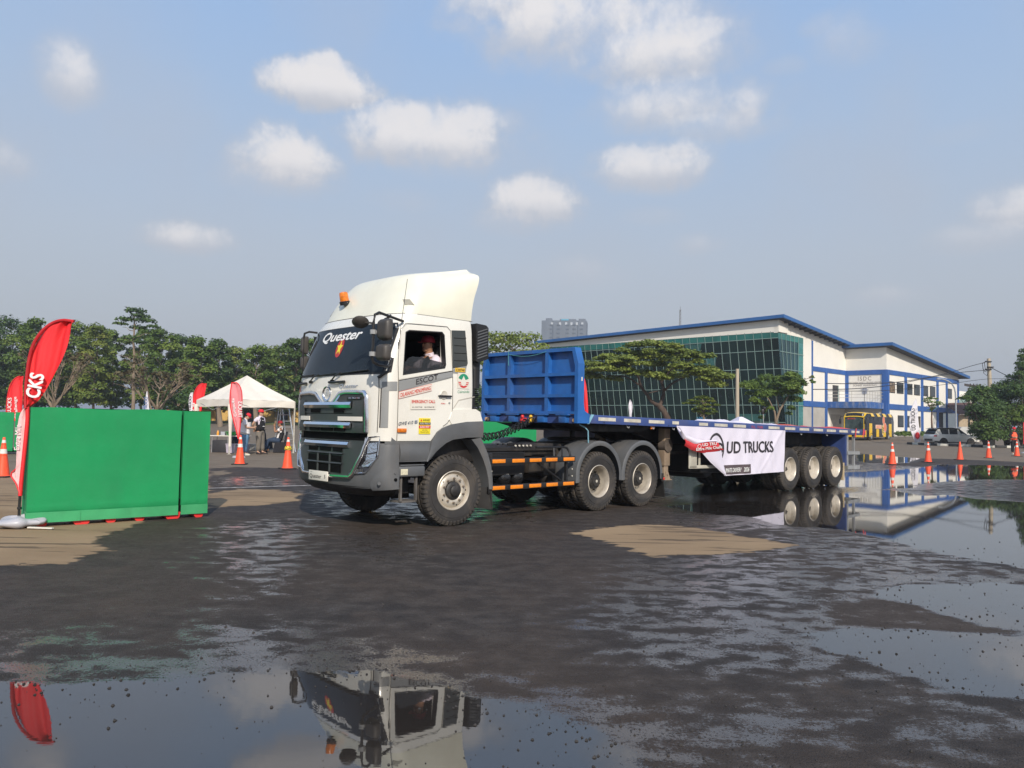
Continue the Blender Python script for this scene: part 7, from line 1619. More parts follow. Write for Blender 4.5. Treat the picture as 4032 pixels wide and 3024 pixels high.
mb = MB(); mb.box(2.7, 2.95, -.16, .0, 1.05, 1.2, .03); mb.build('mirror', M_CW, car); mb = MB(); mb.box(4.1, 4.45, -.01, .05, .78, .90, .01); mb.build('headlight', M_CHROME, car)
# a pale parked car further back on the right and a motorcycle by the tail of the crossover
cp = at(*S3(1385, 1225), 92); 
mb = MB(); side2 = [(0, .3), (0, .9), (.25, 1.05), (.6, 1.55), (2.6, 1.6), (3.4, 1.1), (4.3, 1.0), (4.4, .3)]
mb.loft([[(x, 0, z) for x, z in side2], [(x, 1.7, z) for x, z in side2]]); o = mb.build('parked_van', mat('pale_grey_car', (.50, .50, .48), .3, var=.05, coat=.5), None, 20); o.location = (cp.x - 2.3, cp.y, .35); tag(o, 'pale van mostly hidden behind the crossover car and the bushes', 'van')
mc = empty('motorcycle', (at(*S3(985, 1385), 75).x, 75, 0), R(20), 'dark motorcycle half hidden at the tail of the white crossover car', 'motorcycle')
for x in (-.55, .55): mb = MB(); mb.lathe([(.20, -.04), (.29, -.04), (.31, 0), (.29, .04), (.20, .04)], (x, 0, .31), (0, 1, 0), 18); mb.build('wheel', M_TYRE, mc)
mb = MB(); mb.tube([(-.5, 0, .35), (-.3, 0, .6), (.25, 0, .62), (.55, 0, .35)], .07, 8); mb.box(-.6, .05, -.12, .12, .68, .80, .04); mb.tube([(.35, 0, .6), (.25, 0, 1.0)], .04, 6); mb.tube([(.22, -.3, 1.02), (.25, 0, 1.0), (.22, .3, 1.02)], .02, 6); mb.build('frame', M_BK, mc)
# surveillance lamp and dish on the deck behind
dv = loc(12.9, .6, zd(12.9)); t = empty('spray_nozzle', dv, 0, 'thin stand with a black head and a shallow metal dish on the trailer deck', 'stand')
mb = MB(); mb.cyl((0, 0, 0), (0, 0, .42), .012); mb.build('stem', M_GREYS, t); mb = MB(); mb.box(-.05, .02, -.03, .03, .36, .50, .01); mb.ball((.03, 0, .52), .05); mb.build('head', M_BLACK, t); mb = MB(); mb.lathe([(0, .02), (.15, .0), (.26, .07), (.27, .075), (.15, .02)], axis=(0, 0, 1), n=20); mb.build('dish', M_GREYS, t)
# grass verge in front of the low house
mb = MB(); mb.sheet(lambda u, v: (-78 + 66 * u, 103 + 13 * v, .455 + .03 * math.sin(u * 40) + .25 * v), 40, 4); tag(mb.build('grass_verge', mat('dry_green_grass', (.14, .15, .05), .9, var=.35, scale=.6), None), kind='structure')
mb = MB(); mb.sheet(lambda u, v: (-80 + 70 * u, 116 + 6 * v, .72 + .02 * math.sin(u * 30)), 30, 2); tag(mb.build('bare_earth', mat('brown_earth', (.16, .10, .07), .9, var=.3, scale=.5), None), kind='structure')
mb = MB(); mb.sheet(lambda u, v: (44 + 60 * u, 104.2 - 4 + 14 * v - 30 * u * 0, .47 + .02 * math.sin(u * 30)), 20, 3); bpy.data.objects.remove(tag(mb.build('x', M_CONC, None)))
# ================================================================= people
M_SKIN = mat('brown_skin', (.36, .19, .115), .55, var=.06, scale=8); M_SKL = mat('light_brown_skin', (.50, .30, .20), .55, var=.05, scale=8)
M_EYE = mat('dark_eye', (.02, .015, .012), .3); M_HAIR = mat('black_hair', (.012, .010, .010), .7)
M_VEST = mat('black_vest_cloth', (.012, .012, .015), .85, var=.3); M_SHIRTW = mat('white_shirt_cloth', (.74, .71, .70), .8, var=.04); M_SHIRTL = mat('pale_lilac_polo', (.72, .64, .72), .8, var=.04)
M_JEAN = mat('blue_denim', (.10, .20, .32), .85, var=.2); M_JEAND = mat('dark_denim', (.025, .045, .085), .85, var=.25); M_KHAKI = mat('grey_olive_trousers', (.16, .14, .115), .85, var=.15)
M_CAP = mat('red_cap_cloth', (.62, .012, .025), .7, var=.06); M_SHOE = mat('dark_shoe', (.03, .022, .02), .6); M_SHOEW = mat('pale_shoe', (.6, .58, .48), .6); M_ORV = mat('orange_vest_cloth', (.95, .13, .05), .6, var=.05)
def skin(nodes, edges, name, m, parent, sub=2, extra=None):
    """a continuous skin over a skeleton: nodes = {key: (pos, radius)}"""
    keys = list(nodes); idx = {k: i for i, k in enumerate(keys)}
    me = bpy.data.meshes.new(name); me.from_pydata([tuple(nodes[k][0]) for k in keys], [(idx[a], idx[b]) for a, b in edges], [])
    o = bpy.data.objects.new(name, me); COL.objects.link(o)
    md = o.modifiers.new('skin', 'SKIN'); md.use_smooth_shade = True; md.branch_smoothing = .3
    sv = me.skin_vertices[0].data
    for i, k in enumerate(keys):
        r = nodes[k][1]; sv[i].radius = (r, r) if not isinstance(r, tuple) else r; sv[i].use_root = (i == 0)
    s2 = o.modifiers.new('sub', 'SUBSURF'); s2.levels = sub; s2.render_levels = sub
    dg = bpy.context.evaluated_depsgraph_get(); dg.update(); m2 = bpy.data.meshes.new_from_object(o.evaluated_get(dg)); bpy.data.objects.remove(o)
    mb = MB(); mb.bm.from_mesh(m2)
    for f in mb.bm.faces: f.material_index = 0
    bpy.data.meshes.remove(m2)
    if extra: extra(mb)
    return mb.build(name, m, parent, 180, norm=False)
V_ = Vector
def person(loc_, rz, h, label, pose, cloth_, face=0.0, capc=True, skinm=None, group=None, bulk=1.0, matrix=None):
    """local frame: the person faces +y, x to its right. pose gives elbow, wrist, knee, ankle, toe for each side and may move the trunk"""
    k = h / 1.75; t = empty('person', loc_, rz, label, 'person', group)
    P = dict(pel=(0, 0, .95), waist=(0, .0, 1.08), chest=(0, .0, 1.30), neckb=(0, -.01, 1.47), neck=(0, .0, 1.53), head=(0, .02, 1.61), top=(0, .01, 1.69), shR=(.18, -.01, 1.42), shL=(-.18, -.01, 1.42), hipR=(.09, 0, .91), hipL=(-.09, 0, .91),
             elR=(.26, -.02, 1.13), elL=(-.26, -.02, 1.13), wrR=(.27, .08, .89), wrL=(-.27, .08, .89), knR=(.10, .03, .50), knL=(-.10, .03, .50), anR=(.10, 0, .08), anL=(-.10, 0, .08), toR=(.12, .16, .035), toL=(-.12, .16, .035))
    P.update(pose); P = {a: V_(b) * k for a, b in P.items()}; B_ = bulk
    Rr = dict(pel=(.155 * B_, .115 * B_), waist=(.145 * B_, .105 * B_ ** 2), chest=(.165 * B_, .115 * B_), neckb=.07, neck=.056, head=.088, top=.080, shR=.062, shL=.062, hipR=.095 * B_, hipL=.095 * B_, elR=.043, elL=.043, wrR=.030, wrL=.030, knR=.062, knL=.062, anR=.043, anL=.043, toR=.035, toL=.035)
    Rr = {a: (tuple(q * k for q in b) if isinstance(b, tuple) else b * k) for a, b in Rr.items()}
    E = [('pel', 'waist'), ('waist', 'chest'), ('chest', 'neckb'), ('neckb', 'neck'), ('neck', 'head'), ('head', 'top'), ('chest', 'shR'), ('chest', 'shL'), ('shR', 'elR'), ('shL', 'elL'), ('elR', 'wrR'), ('elL', 'wrL'), ('pel', 'hipR'), ('pel', 'hipL'), ('hipR', 'knR'), ('hipL', 'knL'), ('knR', 'anR'), ('knL', 'anL'), ('anR', 'toR'), ('anL', 'toL')]
    fd = V_((math.sin(face), math.cos(face), 0)) if not isinstance(face, Vector) else face.normalized(); fr_ = V_((fd.y, -fd.x, 0)).normalized(); hc = P['head'] + (P['top'] - P['head']) * .2
    upv = fr_.cross(fd).normalized()
    def extra(mb):
        mb.m = 0; mb.ball(hc - upv * .008 * k, .093 * k, .86, .98, 1.20, n=14)
        a = hc + fd * .092 * k - upv * .005 * k; mb.ball(a, .016 * k, .8, 1.0, 1.5, n=8)                                     # nose
        mb.ball(hc + fd * .052 * k - upv * .078 * k, .042 * k, 1, 1, .8, n=10)                                                  # chin
        for s in (-1, 1): mb.ball(hc + fr_ * s * .080 * k - fd * .005 * k, .022 * k, .5, .9, 1.3, n=8)                         # ears
        mb.m = 1
        for s in (-1, 1): mb.ball(hc + fd * .080 * k + fr_ * s * .033 * k + upv * .018 * k, .012 * k, 1.3, .6, .7, n=8)
        mb.m = 2; mb.ball(hc + fd * .086 * k - upv * .045 * k, .018 * k, 1.3, .5, .35, n=8); mb.m = 0
        for s, wr, el_ in (('R', 'wrR', 'elR'), ('L', 'wrL', 'elL')):
            d = P.get('hd' + s); d = (d.normalized() if d is not None else (P[wr] - P[el_]).normalized()); sgn = 1 if s == 'R' else -1
            sd_ = d.cross(V_((0, 1, 0))); sd_ = V_((0, 1, 0)) if sd_.length < .2 else sd_.normalized(); pn = d.cross(sd_).normalized()
            a = P[wr]; mb.tube([a - d * .01 * k, a + d * .03 * k, a + d * .075 * k, a + d * .095 * k], .03 * k, 8, rad=[.026 * k, .034 * k, .038 * k, .030 * k])
            for q in range(4):
                L_f = (.070, .080, .075, .060)[q] * k; b = a + d * .088 * k + sd_ * (q - 1.5) * .019 * k; c = b + d * L_f * .5 + pn * .006 * k; e = c + d * L_f * .38 + pn * .022 * k
                mb.tube([b, c, e], .009 * k, 6, rad=[.0095 * k, .009 * k, .007 * k])
            b = a + d * .03 * k - sd_ * .03 * k; mb.tube([b, b + d * .03 * k - sd_ * .025 * k, b + d * .06 * k - sd_ * .028 * k + pn * .012 * k], .010 * k, 6, rad=[.013 * k, .011 * k, .008 * k])
    skin({a: (P[a], Rr[a]) for a in Rr}, E, 'body', [skinm or M_SKIN, M_EYE, mat('lip', (.28, .10, .08), .5)], t, 2, extra)
    def grow(keys, extra_r, edges, name, m, sub=2, over=None):
        nd = {}
        for a in keys:
            p = P[a] if a in P else over[a]; r = Rr.get(a, .05 * k); e = extra_r.get(a, extra_r['*']) * k
            nd[a] = (p, (r[0] + e, r[1] + e) if isinstance(r, tuple) else r + e)
        return skin(nd, edges, name, m, t, sub)
    def mid(a, b, f): return P[a].lerp(P[b], f)
    c = cloth_
    if 'trousers' in c:
        P['ckR'] = mid('knR', 'anR', .92); P['ckL'] = mid('knL', 'anL', .92); Rr['ckR'] = Rr['ckL'] = .048 * k; P['pt'] = mid('pel', 'waist', .3); Rr['pt'] = tuple(q for q in Rr['pel'])
        grow(['pel', 'pt', 'hipR', 'hipL', 'knR', 'knL', 'ckR', 'ckL'], {'*': .042, 'hipR': .06, 'hipL': .06, 'pel': .055}, [('pel', 'pt'), ('pel', 'hipR'), ('pel', 'hipL'), ('hipR', 'knR'), ('hipL', 'knL'), ('knR', 'ckR'), ('knL', 'ckL')], 'trousers', c['trousers'])
    if 'shirt' in c:
        f = c.get('sleeve', .62); P['slR'] = mid('shR', 'elR', f); P['slL'] = mid('shL', 'elL', f); Rr['slR'] = Rr['slL'] = .056 * k; P['hem'] = mid('pel', 'waist', -.15 if not c.get('tuck') else .2); Rr['hem'] = Rr['pel']
        if c.get('long'): P['slR'], P['slL'] = mid('elR', 'wrR', .9), mid('elL', 'wrL', .9); Rr['slR'] = Rr['slL'] = .034 * k
        ks = ['waist', 'hem', 'chest', 'neckb', 'shR', 'shL', 'slR', 'slL']; ed = [('waist', 'hem'), ('waist', 'chest'), ('chest', 'neckb'), ('chest', 'shR'), ('chest', 'shL')]
        if c.get('long'): ks += ['elR', 'elL']; ed += [('shR', 'elR'), ('elR', 'slR'), ('shL', 'elL'), ('elL', 'slL')]
        else: ed += [('shR', 'slR'), ('shL', 'slL')]
        grow(ks, {'*': .034, 'neckb': .018, 'slR': .016, 'slL': .016}, ed, 'shirt', c['shirt'])
        mb = MB(); n = P['neckb'].lerp(P['neck'], .35); ax = (P['neck'] - P['neckb']).normalized(); mb.lathe([(.070 * k, -.03 * k), (.076 * k, .0), (.070 * k, .022 * k), (.064 * k, .0)], n, ax, 16); mb.build('collar', c['shirt'], t, 60)
    if 'vest' in c:
        P['vh'] = mid('pel', 'waist', .15); Rr['vh'] = Rr['pel']; P['vsR'] = mid('chest', 'shR', .72) + V_((0, 0, .01)); P['vsL'] = mid('chest', 'shL', .72) + V_((0, 0, .01)); Rr['vsR'] = Rr['vsL'] = .060 * k; P['vn'] = mid('chest', 'neckb', .62); Rr['vn'] = .10 * k
        grow(['waist', 'vh', 'chest', 'vn', 'vsR', 'vsL'], {'*': .058, 'vn': .050}, [('waist', 'vh'), ('waist', 'chest'), ('chest', 'vn'), ('chest', 'vsR'), ('chest', 'vsL')], 'vest', c['vest'])
        if c.get('badge'):
            fx = V_((0, 1, 0)); 
            for zz, w_, hh in ((.03, .07, .022), (-.20, .10, .028)):
                q = P['chest'] + V_((.07 * (1 if zz > 0 else .3), .178, zz)) * k; mb = MB(); mb.box(q.x - w_ / 2, q.x + w_ / 2, q.y - .01, q.y + .012, q.z - hh / 2, q.z + hh / 2); mb.build('vest_badge', M_WTXT, t, 0)
        if c.get('strip'):
            q = P['waist'] + V_((0, .02, .02)) * k; mb = MB(); mb.lathe([(.19 * k, -.045 * k), (.195 * k, .0), (.19 * k, .045 * k)], q, (0, 0, 1), 20); mb.build('reflective_strip', mat('pale_peach_strip', (.75, .45, .32), .4), t, 60)
    if 'shoes' in c:
        for s in ('R', 'L'):
            a, b = P['an' + s], P['to' + s]; mb = MB(); d = (b - a); d.z = 0; d.normalize(); z0 = b.z - .035 * k
            mb.loft([[a - d * .06 * k + V_((d.y, -d.x, 0)) * w_ * k + V_((0, 0, z0 - a.z + zz * k)) for w_, zz in ((-.035, 0), (.035, 0), (.033, .07), (-.033, .07))], [a + d * .06 * k + V_((d.y, -d.x, 0)) * w_ * k + V_((0, 0, z0 - a.z + zz * k)) for w_, zz in ((-.045, 0), (.045, 0), (.040, .085), (-.040, .085))], [a + d * .22 * k + V_((d.y, -d.x, 0)) * w_ * k + V_((0, 0, z0 - a.z + zz * k)) for w_, zz in ((-.035, 0), (.035, 0), (.028, .035), (-.028, .035))]]); mb.build('shoe', c['shoes'], t, 60)
    mb = MB(); ax = upv; o = hc + upv * .022 * k - fd * .004 * k
    mb.ball(hc - fd * .026 * k + upv * .016 * k, .094 * k, .90, .90, 1.08, n=14)
    hr = mb.build('hair', M_HAIR, t, 60)
    if capc:
        mb = MB(); mb.lathe([(.108 * k, .012 * k), (.112 * k, .03 * k), (.106 * k, .07 * k), (.08 * k, .112 * k), (.03 * k, .130 * k), (0, .131 * k)], o, ax, 20)
        rows = []
        for i in range(9):
            a = -1.05 + 2.1 * i / 8; e = fd * math.cos(a) + fr_ * math.sin(a); rows.append([o + upv * .022 * k + e * .100 * k, o + upv * (.014 + .012 * math.cos(a)) * k + e * .104 * k + fd * .085 * k * max(.05, math.cos(a)) - upv * .012 * k, o + upv * .010 * k + e * .100 * k])
        mb.loft(rows, closed=True, cap=True); mb.build('cap', M_CAP if capc is True else capc, t, 50)
    if c.get('glasses'):
        mb = MB(); mb.tube([hc + fd * .085 * k + fr_ * s * k + upv * .018 * k for s in (-.07, -.03, .03, .07)], .016 * k, 6); mb.tube([hc + fd * (.085 - .09 * q) * k + fr_ * .085 * k + upv * .02 * k for q in (0, 1)], .005 * k, 5); mb.build('sunglasses', M_EYE, t)
    return t
g1 = gp(*S4(868, 1300)); g2 = gp(*S4(1065, 1288))
HP = math.pi / 2
# heavy man looking down at his phone (faces right)
p1 = person((g1.x, g1.y, 0), -HP + .25, 1.72, 'heavy man in a white t-shirt, jeans and red cap looking down at his phone', dict(head=(0, .08, 1.585), top=(0, .115, 1.65), neck=(0, .02, 1.52), waist=(0, .03, 1.08), chest=(0, 0, 1.29), elR=(.25, .06, 1.15), wrR=(.13, .33, 1.14), elL=(-.25, .06, 1.15), wrL=(-.13, .33, 1.14), hdR=(-.4, .7, .2), hdL=(.4, .7, .2), knR=(.12, .05, .50)), dict(shirt=M_SHIRTW, trousers=M_JEAN, shoes=M_SHOEW, sleeve=.75), face=V_((0, .80, -.60)), skinm=M_SKL, bulk=1.5)
mb = MB(); mb.box(-.035, .035, -.008, .008, -.07, .07, .004, rot=Matrix.Rotation(R(35), 3, 'X')); ph = mb.build('mobile_phone', M_EYE, None); ph.matrix_world = Matrix.Translation((g1.x, g1.y, 0)) @ Matrix.Rotation(-HP + .25, 4, 'Z') @ Matrix.Translation((0, .435, 1.16)); tag(ph, 'dark mobile phone in the hands of the man in the white t-shirt', 'phone')
# standing man, hands behind his back
person((g2.x, g2.y, 0), -HP - .35, 1.86, 'standing man in a black vest, pale polo and red cap, hands behind his back', dict(elR=(.27, -.16, 1.17), wrR=(.06, -.22, .96), elL=(-.27, -.16, 1.17), wrL=(-.06, -.24, .95), hdR=(-.9, -.1, -.3), hdL=(.9, -.1, -.3), toR=(.16, .15, .035), anL=(-.11, .06, .08), toL=(-.15, .21, .035)), dict(shirt=M_SHIRTL, vest=M_VEST, trousers=M_KHAKI, shoes=M_SHOE, badge=True, glasses=True), face=-.1, skinm=M_SKL)
# seated man, hands raised in front of his face
sh_ = V_((CH1.x - .02, CH1.y, 0))
person((sh_.x, sh_.y, 0), R(105), 1.72, 'seated man in a black vest and dark red cap, both hands before his face', dict(pel=(0, .02, .56), waist=(0, -.03, .72), chest=(0, -.06, .95), neckb=(0, -.05, 1.12), neck=(0, -.03, 1.18), head=(0, .0, 1.27), top=(0, .0, 1.35), shR=(.18, -.05, 1.07), shL=(-.18, -.05, 1.07), hipR=(.10, .06, .55), hipL=(-.10, .06, .55), knR=(.13, .50, .54), knL=(-.11, .48, .56), anR=(.14, .48, .10), anL=(-.10, .66, .08), toR=(.15, .64, .035), toL=(-.12, .82, .035), elR=(.24, .20, .90), wrR=(.05, .22, 1.18), elL=(-.26, .20, .92), wrL=(-.06, .24, 1.17), hdR=(-.1, .1, .9), hdL=(.1, .1, .9)), dict(shirt=M_SHIRTW, vest=M_VEST, trousers=M_JEAND, shoes=M_SHOE), face=0.0, capc=mat('dark_red_cap', (.30, .012, .02), .7))
# man behind the pink flag
q = at(*S4(742, 1200), 34.6); person((q.x, q.y, 0), 0.4, 1.60, 'person in a white shirt and dark trousers almost hidden behind the pink flag', {}, dict(shirt=M_SHIRTW, trousers=M_JEAND, shoes=M_SHOE), capc=False)
q = at(*R6(1664, 1100), 27.5); person((q.x, q.y, 0), 2.6, 1.73, 'person behind the green barrier, only the red cap shows above its top edge', {}, dict(shirt=M_SHIRTW, trousers=M_JEAND, shoes=M_SHOE))
# marshal on the right
q = gp(*S3(1785, 1502)); person((q.x - .1, q.y, 0), math.pi - .25, 1.80, 'marshal in an orange vest, red cap and dark clothes standing at the right edge', dict(elR=(.27, .0, 1.15), wrR=(.10, .17, 1.10), elL=(-.27, .0, 1.15), wrL=(-.08, .19, 1.08), hdR=(-.7, .4, .1), hdL=(.7, .4, .1), knL=(-.10, .10, .50), anL=(-.11, .02, .08)), dict(shirt=M_VEST, trousers=M_VEST, shoes=M_SHOEW, vest=M_ORV, long=True, strip=True), face=.1)
# the driver, sitting at the window, looking ahead
drv = person((0, 0, 0), 0, 1.72, 'driver in a dark red cap, white shirt and black vest at the open cab window', dict(pel=(0, 0, .0), waist=(0, -.02, .14), chest=(0, -.03, .36), neckb=(0, -.02, .53), neck=(0, .0, .59), head=(0, .02, .675), top=(0, .015, .755), shR=(.18, -.02, .48), shL=(-.18, -.02, .48), hipR=(.10, .05, .0), hipL=(-.10, .05, .0), knR=(.12, .42, .06), knL=(-.12, .42, .06), anR=(.12, .50, -.26), anL=(-.12, .50, -.26), toR=(.13, .60, -.30), toL=(-.13, .60, -.30), elR=(.24, .12, .28), wrR=(.12, .38, .30), elL=(-.25, .10, .24), wrL=(-.14, .36, .28), hdR=(-.2, .8, .1), hdL=(.2, .8, .1)), dict(shirt=M_SHIRTL, vest=M_VEST, trousers=M_JEAND, sleeve=.8), face=0.0, capc=mat('maroon_cap', (.32, .012, .03), .7))
drv.matrix_world = LF @ Matrix.Translation((-.25, -.86, 2.055)) @ Matrix.Rotation(HP, 4, 'Z')
# ================================================================= trees
M_LEAF = []
def leafmat(name, a, b, c):
    m = bpy.data.materials.new(name); m.use_nodes = True; t = NT(m.node_tree); bs_ = m.node_tree.nodes['Principled BSDF']
    at_ = t.new('ShaderNodeAttribute'); at_.attribute_name = 'tone'; co = t.new('ShaderNodeTexCoord').outputs['Object']
    n = t.noise(co, .55, 3, .6); f = t.math('ADD', t.math('MULTIPLY', at_.outputs['Fac'], .7), t.math('MULTIPLY', t.math('SUBTRACT', n, .35), .8))
    col = t.ramp(f, [(0.0, a), (.5, b), (1.0, c)]); t.put(bs_.inputs['Base Color'], col); bs_.inputs['Roughness'].default_value = .55; bs_.inputs['Specular IOR Level'].default_value = .25
    tr = t.new('ShaderNodeBsdfTranslucent'); t.put(tr.inputs[0], col); mx = t.new('ShaderNodeMixShader'); mx.inputs[0].default_value = .22
    out = [q for q in m.node_tree.nodes if q.type == 'OUTPUT_MATERIAL'][0]; t.l.new(bs_.outputs[0], mx.inputs[1]); t.l.new(tr.outputs[0], mx.inputs[2]); t.l.new(mx.outputs[0], out.inputs[0]); return m
LG = leafmat('mid_green_leaves', (.050, .085, .022), (.12, .19, .038), (.25, .31, .06)); LDK = leafmat('dark_green_leaves', (.032, .060, .022), (.075, .13, .034), (.15, .21, .05))
LY = leafmat('yellow_green_leaves', (.06, .095, .02), (.155, .21, .04), (.30, .30, .065)); LB = leafmat('brown_dry_leaves', (.06, .05, .03), (.12, .10, .05), (.17, .16, .08)); LR = leafmat('rain_tree_leaves', (.075, .11, .025), (.20, .25, .05), (.34, .38, .09))
M_BARK = mat('pale_bark', (.22, .17, .12), .9, var=.2, streak=True); M_BARKD = mat('dark_bark', (.075, .052, .04), .9, var=.3, streak=True)
def crown(clumps, n, size, seed, m, parent, name='crown', flat=0.0, shell=.55, droop=0.0, upb=.6):
    """clumps: (x, y, z, rx, rz) in metres; n leaves in all, spread by the size of each clump"""
    rg = np.random.default_rng(seed); C = np.array(clumps, float); wgt = C[:, 3] ** 1.7; wgt /= wgt.sum(); ci = rg.choice(len(C), n, p=wgt)
    d = rg.normal(size=(n, 3)); d /= np.linalg.norm(d, axis=1)[:, None]; d[:, 2] = np.where(d[:, 2] < -.25, d[:, 2] * -.6, d[:, 2]); r = shell + (1.05 - shell) * rg.random(n) ** .7
    r *= 1 + .12 * np.sin(d[:, 0] * 7 + C[ci, 0] * 3) * np.cos(d[:, 1] * 6)
    c = np.stack([C[ci, 0] + d[:, 0] * r * C[ci, 3], C[ci, 1] + d[:, 1] * r * C[ci, 3], C[ci, 2] + d[:, 2] * r * C[ci, 4]], 1)
    nn = d * .6 + rg.normal(size=(n, 3)) * .45 + np.array([0, 0, upb]); nn /= np.linalg.norm(nn, axis=1)[:, None]
    a = np.cross(nn, rg.normal(size=(n, 3))); a /= np.linalg.norm(a, axis=1)[:, None]; b = np.cross(nn, a); s = size * (.6 + .8 * rg.random(n))
    a *= s[:, None] * .5; b *= s[:, None] * .32
    V = np.empty((n, 4, 3)); V[:, 0] = c - a; V[:, 1] = c - b * 1.0 + a * .1; V[:, 2] = c + a; V[:, 3] = c + b * 1.0 + a * .1
    me = bpy.data.meshes.new(name); me.vertices.add(n * 4); me.vertices.foreach_set('co', V.reshape(-1).astype(np.float32)); me.loops.add(n * 4); me.loops.foreach_set('vertex_index', np.arange(n * 4, dtype=np.int32))
    me.polygons.add(n); me.polygons.foreach_set('loop_start', np.arange(0, n * 4, 4, dtype=np.int32)); me.update(calc_edges=True)
    ct = rg.random(len(C)); tone = np.clip(ct[ci] * .55 + rg.random(n) * .45, 0, 1); at_ = me.attributes.new('tone', 'FLOAT', 'FACE'); at_.data.foreach_set('value', tone.astype(np.float32))
    return link(name, me, m, parent, 0)
def limb(mb, p, q, r0, r1, rn, k=4, wob=.08):
    p, q = Vector(p), Vector(q); L = (q - p).length; pts = [p]; 
    for i in range(1, k): f = i / k; pts.append(p.lerp(q, f) + Vector((rn.uniform(-1, 1), rn.uniform(-1, 1), rn.uniform(-.3, .6))) * L * wob)
    pts.append(q); mb.tube(pts, r0, 7, rad=[r0 + (r1 - r0) * i / k for i in range(k + 1)]); return pts
def tree(name, base, H, W, label, m, seed, bark=None, trunk=.35, leaves=2600, size=.42, n=14, z0=.25, group=None, shape='round', tr=.16, cat='tree', D=None):
    rn = random.Random(seed); t = empty(name, base, 0, label, cat, group); D = D or W
    mb = MB(); th = H * trunk; top = Vector((rn.uniform(-.2, .2), rn.uniform(-.2, .2), H * .8)); limb(mb, (0, 0, -.2), (top.x * .3, top.y * .3, th), tr * 1.2, tr * .8, rn, 4, .03); limb(mb, (top.x * .3, top.y * .3, th), top, tr * .8, tr * .15, rn, 5, .03)
    cl = []
    for i in range(n):
        f = (i + .5) / n; a = i * 2.4 + rn.uniform(-.4, .4)
        if shape == 'round': zz = z0 + (1 - z0) * f * .93; rad = math.sqrt(max(.04, 1 - ((zz - (z0 + 1) / 2) / ((1 - z0) / 2 + .02)) ** 2)) * .36; rc = W * rn.uniform(.17, .26); rz = rc * .75
        elif shape == 'tall': zz = z0 + (1 - z0) * f * .95; rad = .26 * (1 - .5 * f); rc = W * rn.uniform(.2, .3); rz = rc
        else: zz = z0 + (1 - z0) * f; rad = .42 * (1 - abs(f - .35)); rc = W * rn.uniform(.13, .2); rz = rc * .35
        x, y = math.cos(a) * W * rad * rn.uniform(.7, 1.1), math.sin(a) * D * rad * rn.uniform(.7, 1.1); cl.append((x, y, zz * H, rc, rz))
        s = Vector((top.x * .5, top.y * .5, max(th * .8, zz * H - abs(x) * .8 - .5))); limb(mb, s, (x, y, zz * H), tr * .38, tr * .08, rn, 3, .08)
    mb.build('trunk', bark or M_BARK, t, 60); crown(cl, leaves, size, seed, m, t); return t
# belt of trees on the left: (x in photo px/1.8228, top y, width px, distance, leaf material)
BELT = [(-45, 705, 120, 104, LDK), (22, 692, 100, 108, LDK), (70, 690, 90, 100, LG), (118, 720, 90, 112, LY), (160, 702, 80, 105, LG), (200, 706, 78, 100, LY), (240, 716, 70, 108, LG), (305, 712, 70, 108, LG), (345, 712, 78, 102, LG), (388, 728, 70, 108, LDK), (428, 733, 72, 98, LG), (468, 740, 66, 104, LDK),
        (508, 757, 72, 112, LY), (552, 752, 72, 106, LG), (596, 757, 74, 112, LY), (634, 735, 66, 100, LDK), (672, 732, 70, 104, LG), (720, 745, 80, 110, LG)]
words = ['leftmost dark broad tree, partly out of frame at the left edge', 'dark green tree with a high crown at the left edge, behind the rear barrier flag', 'tall dense green tree just left of the large red flag', 'yellow green tree behind the tip of the large red flag', 'green tree right of the large red flag top', 'yellow green tree with pale shoots, second right of the large red flag', 'green tree left of the slim tall trunk', 'green tree right behind the slim tall trunk', 'bright green rounded tree behind the leafless tree', 'dark tree between the leafless tree and the red flag by the tent', 'broad green tree above the left end of the canopy tent', 'dark green tree above the left half of the tent roof',
         'low yellow green tree right above the tent peak', 'green feathery tree above the right half of the tent', 'loose yellow green tree left of the truck cab', 'dark tree touching the truck mirror on its left side', 'green tree half hidden behind the truck windshield', 'tree wholly covered by the truck cab but seen from aside']
for i, ((x, ty, wp_, Yd, m), lab) in enumerate(zip(BELT, words)):
    b = at(x * 1.8228, 890 * 1.8228, Yd); tp = at(x * 1.8228, ty * 1.8228, Yd); Wm = wp_ * 1.8228 / FPX * Yd * 1.15
    tree('broadleaf_tree', (b.x, b.y, .6), tp.z - .2, Wm, lab, m, 100 + i, leaves=8500, size=.34, n=24, z0=.16, trunk=.3, tr=.16, group='trees of the belt on the left')
# the dark mass of undergrowth and trees behind the belt
cl = []; rn = random.Random(5)
for i in range(80): x = -92 + i * 1.28; cl.append((x, 124 + rn.uniform(-3, 3), rn.uniform(2, 7.5), rn.uniform(2.4, 3.6), rn.uniform(2.2, 3.2)))
o = crown(cl, 40000, .55, 77, LDK, None, 'woodland'); tag(o, 'dark wood filling the background behind the belt of trees', 'woodland', kind='stuff')
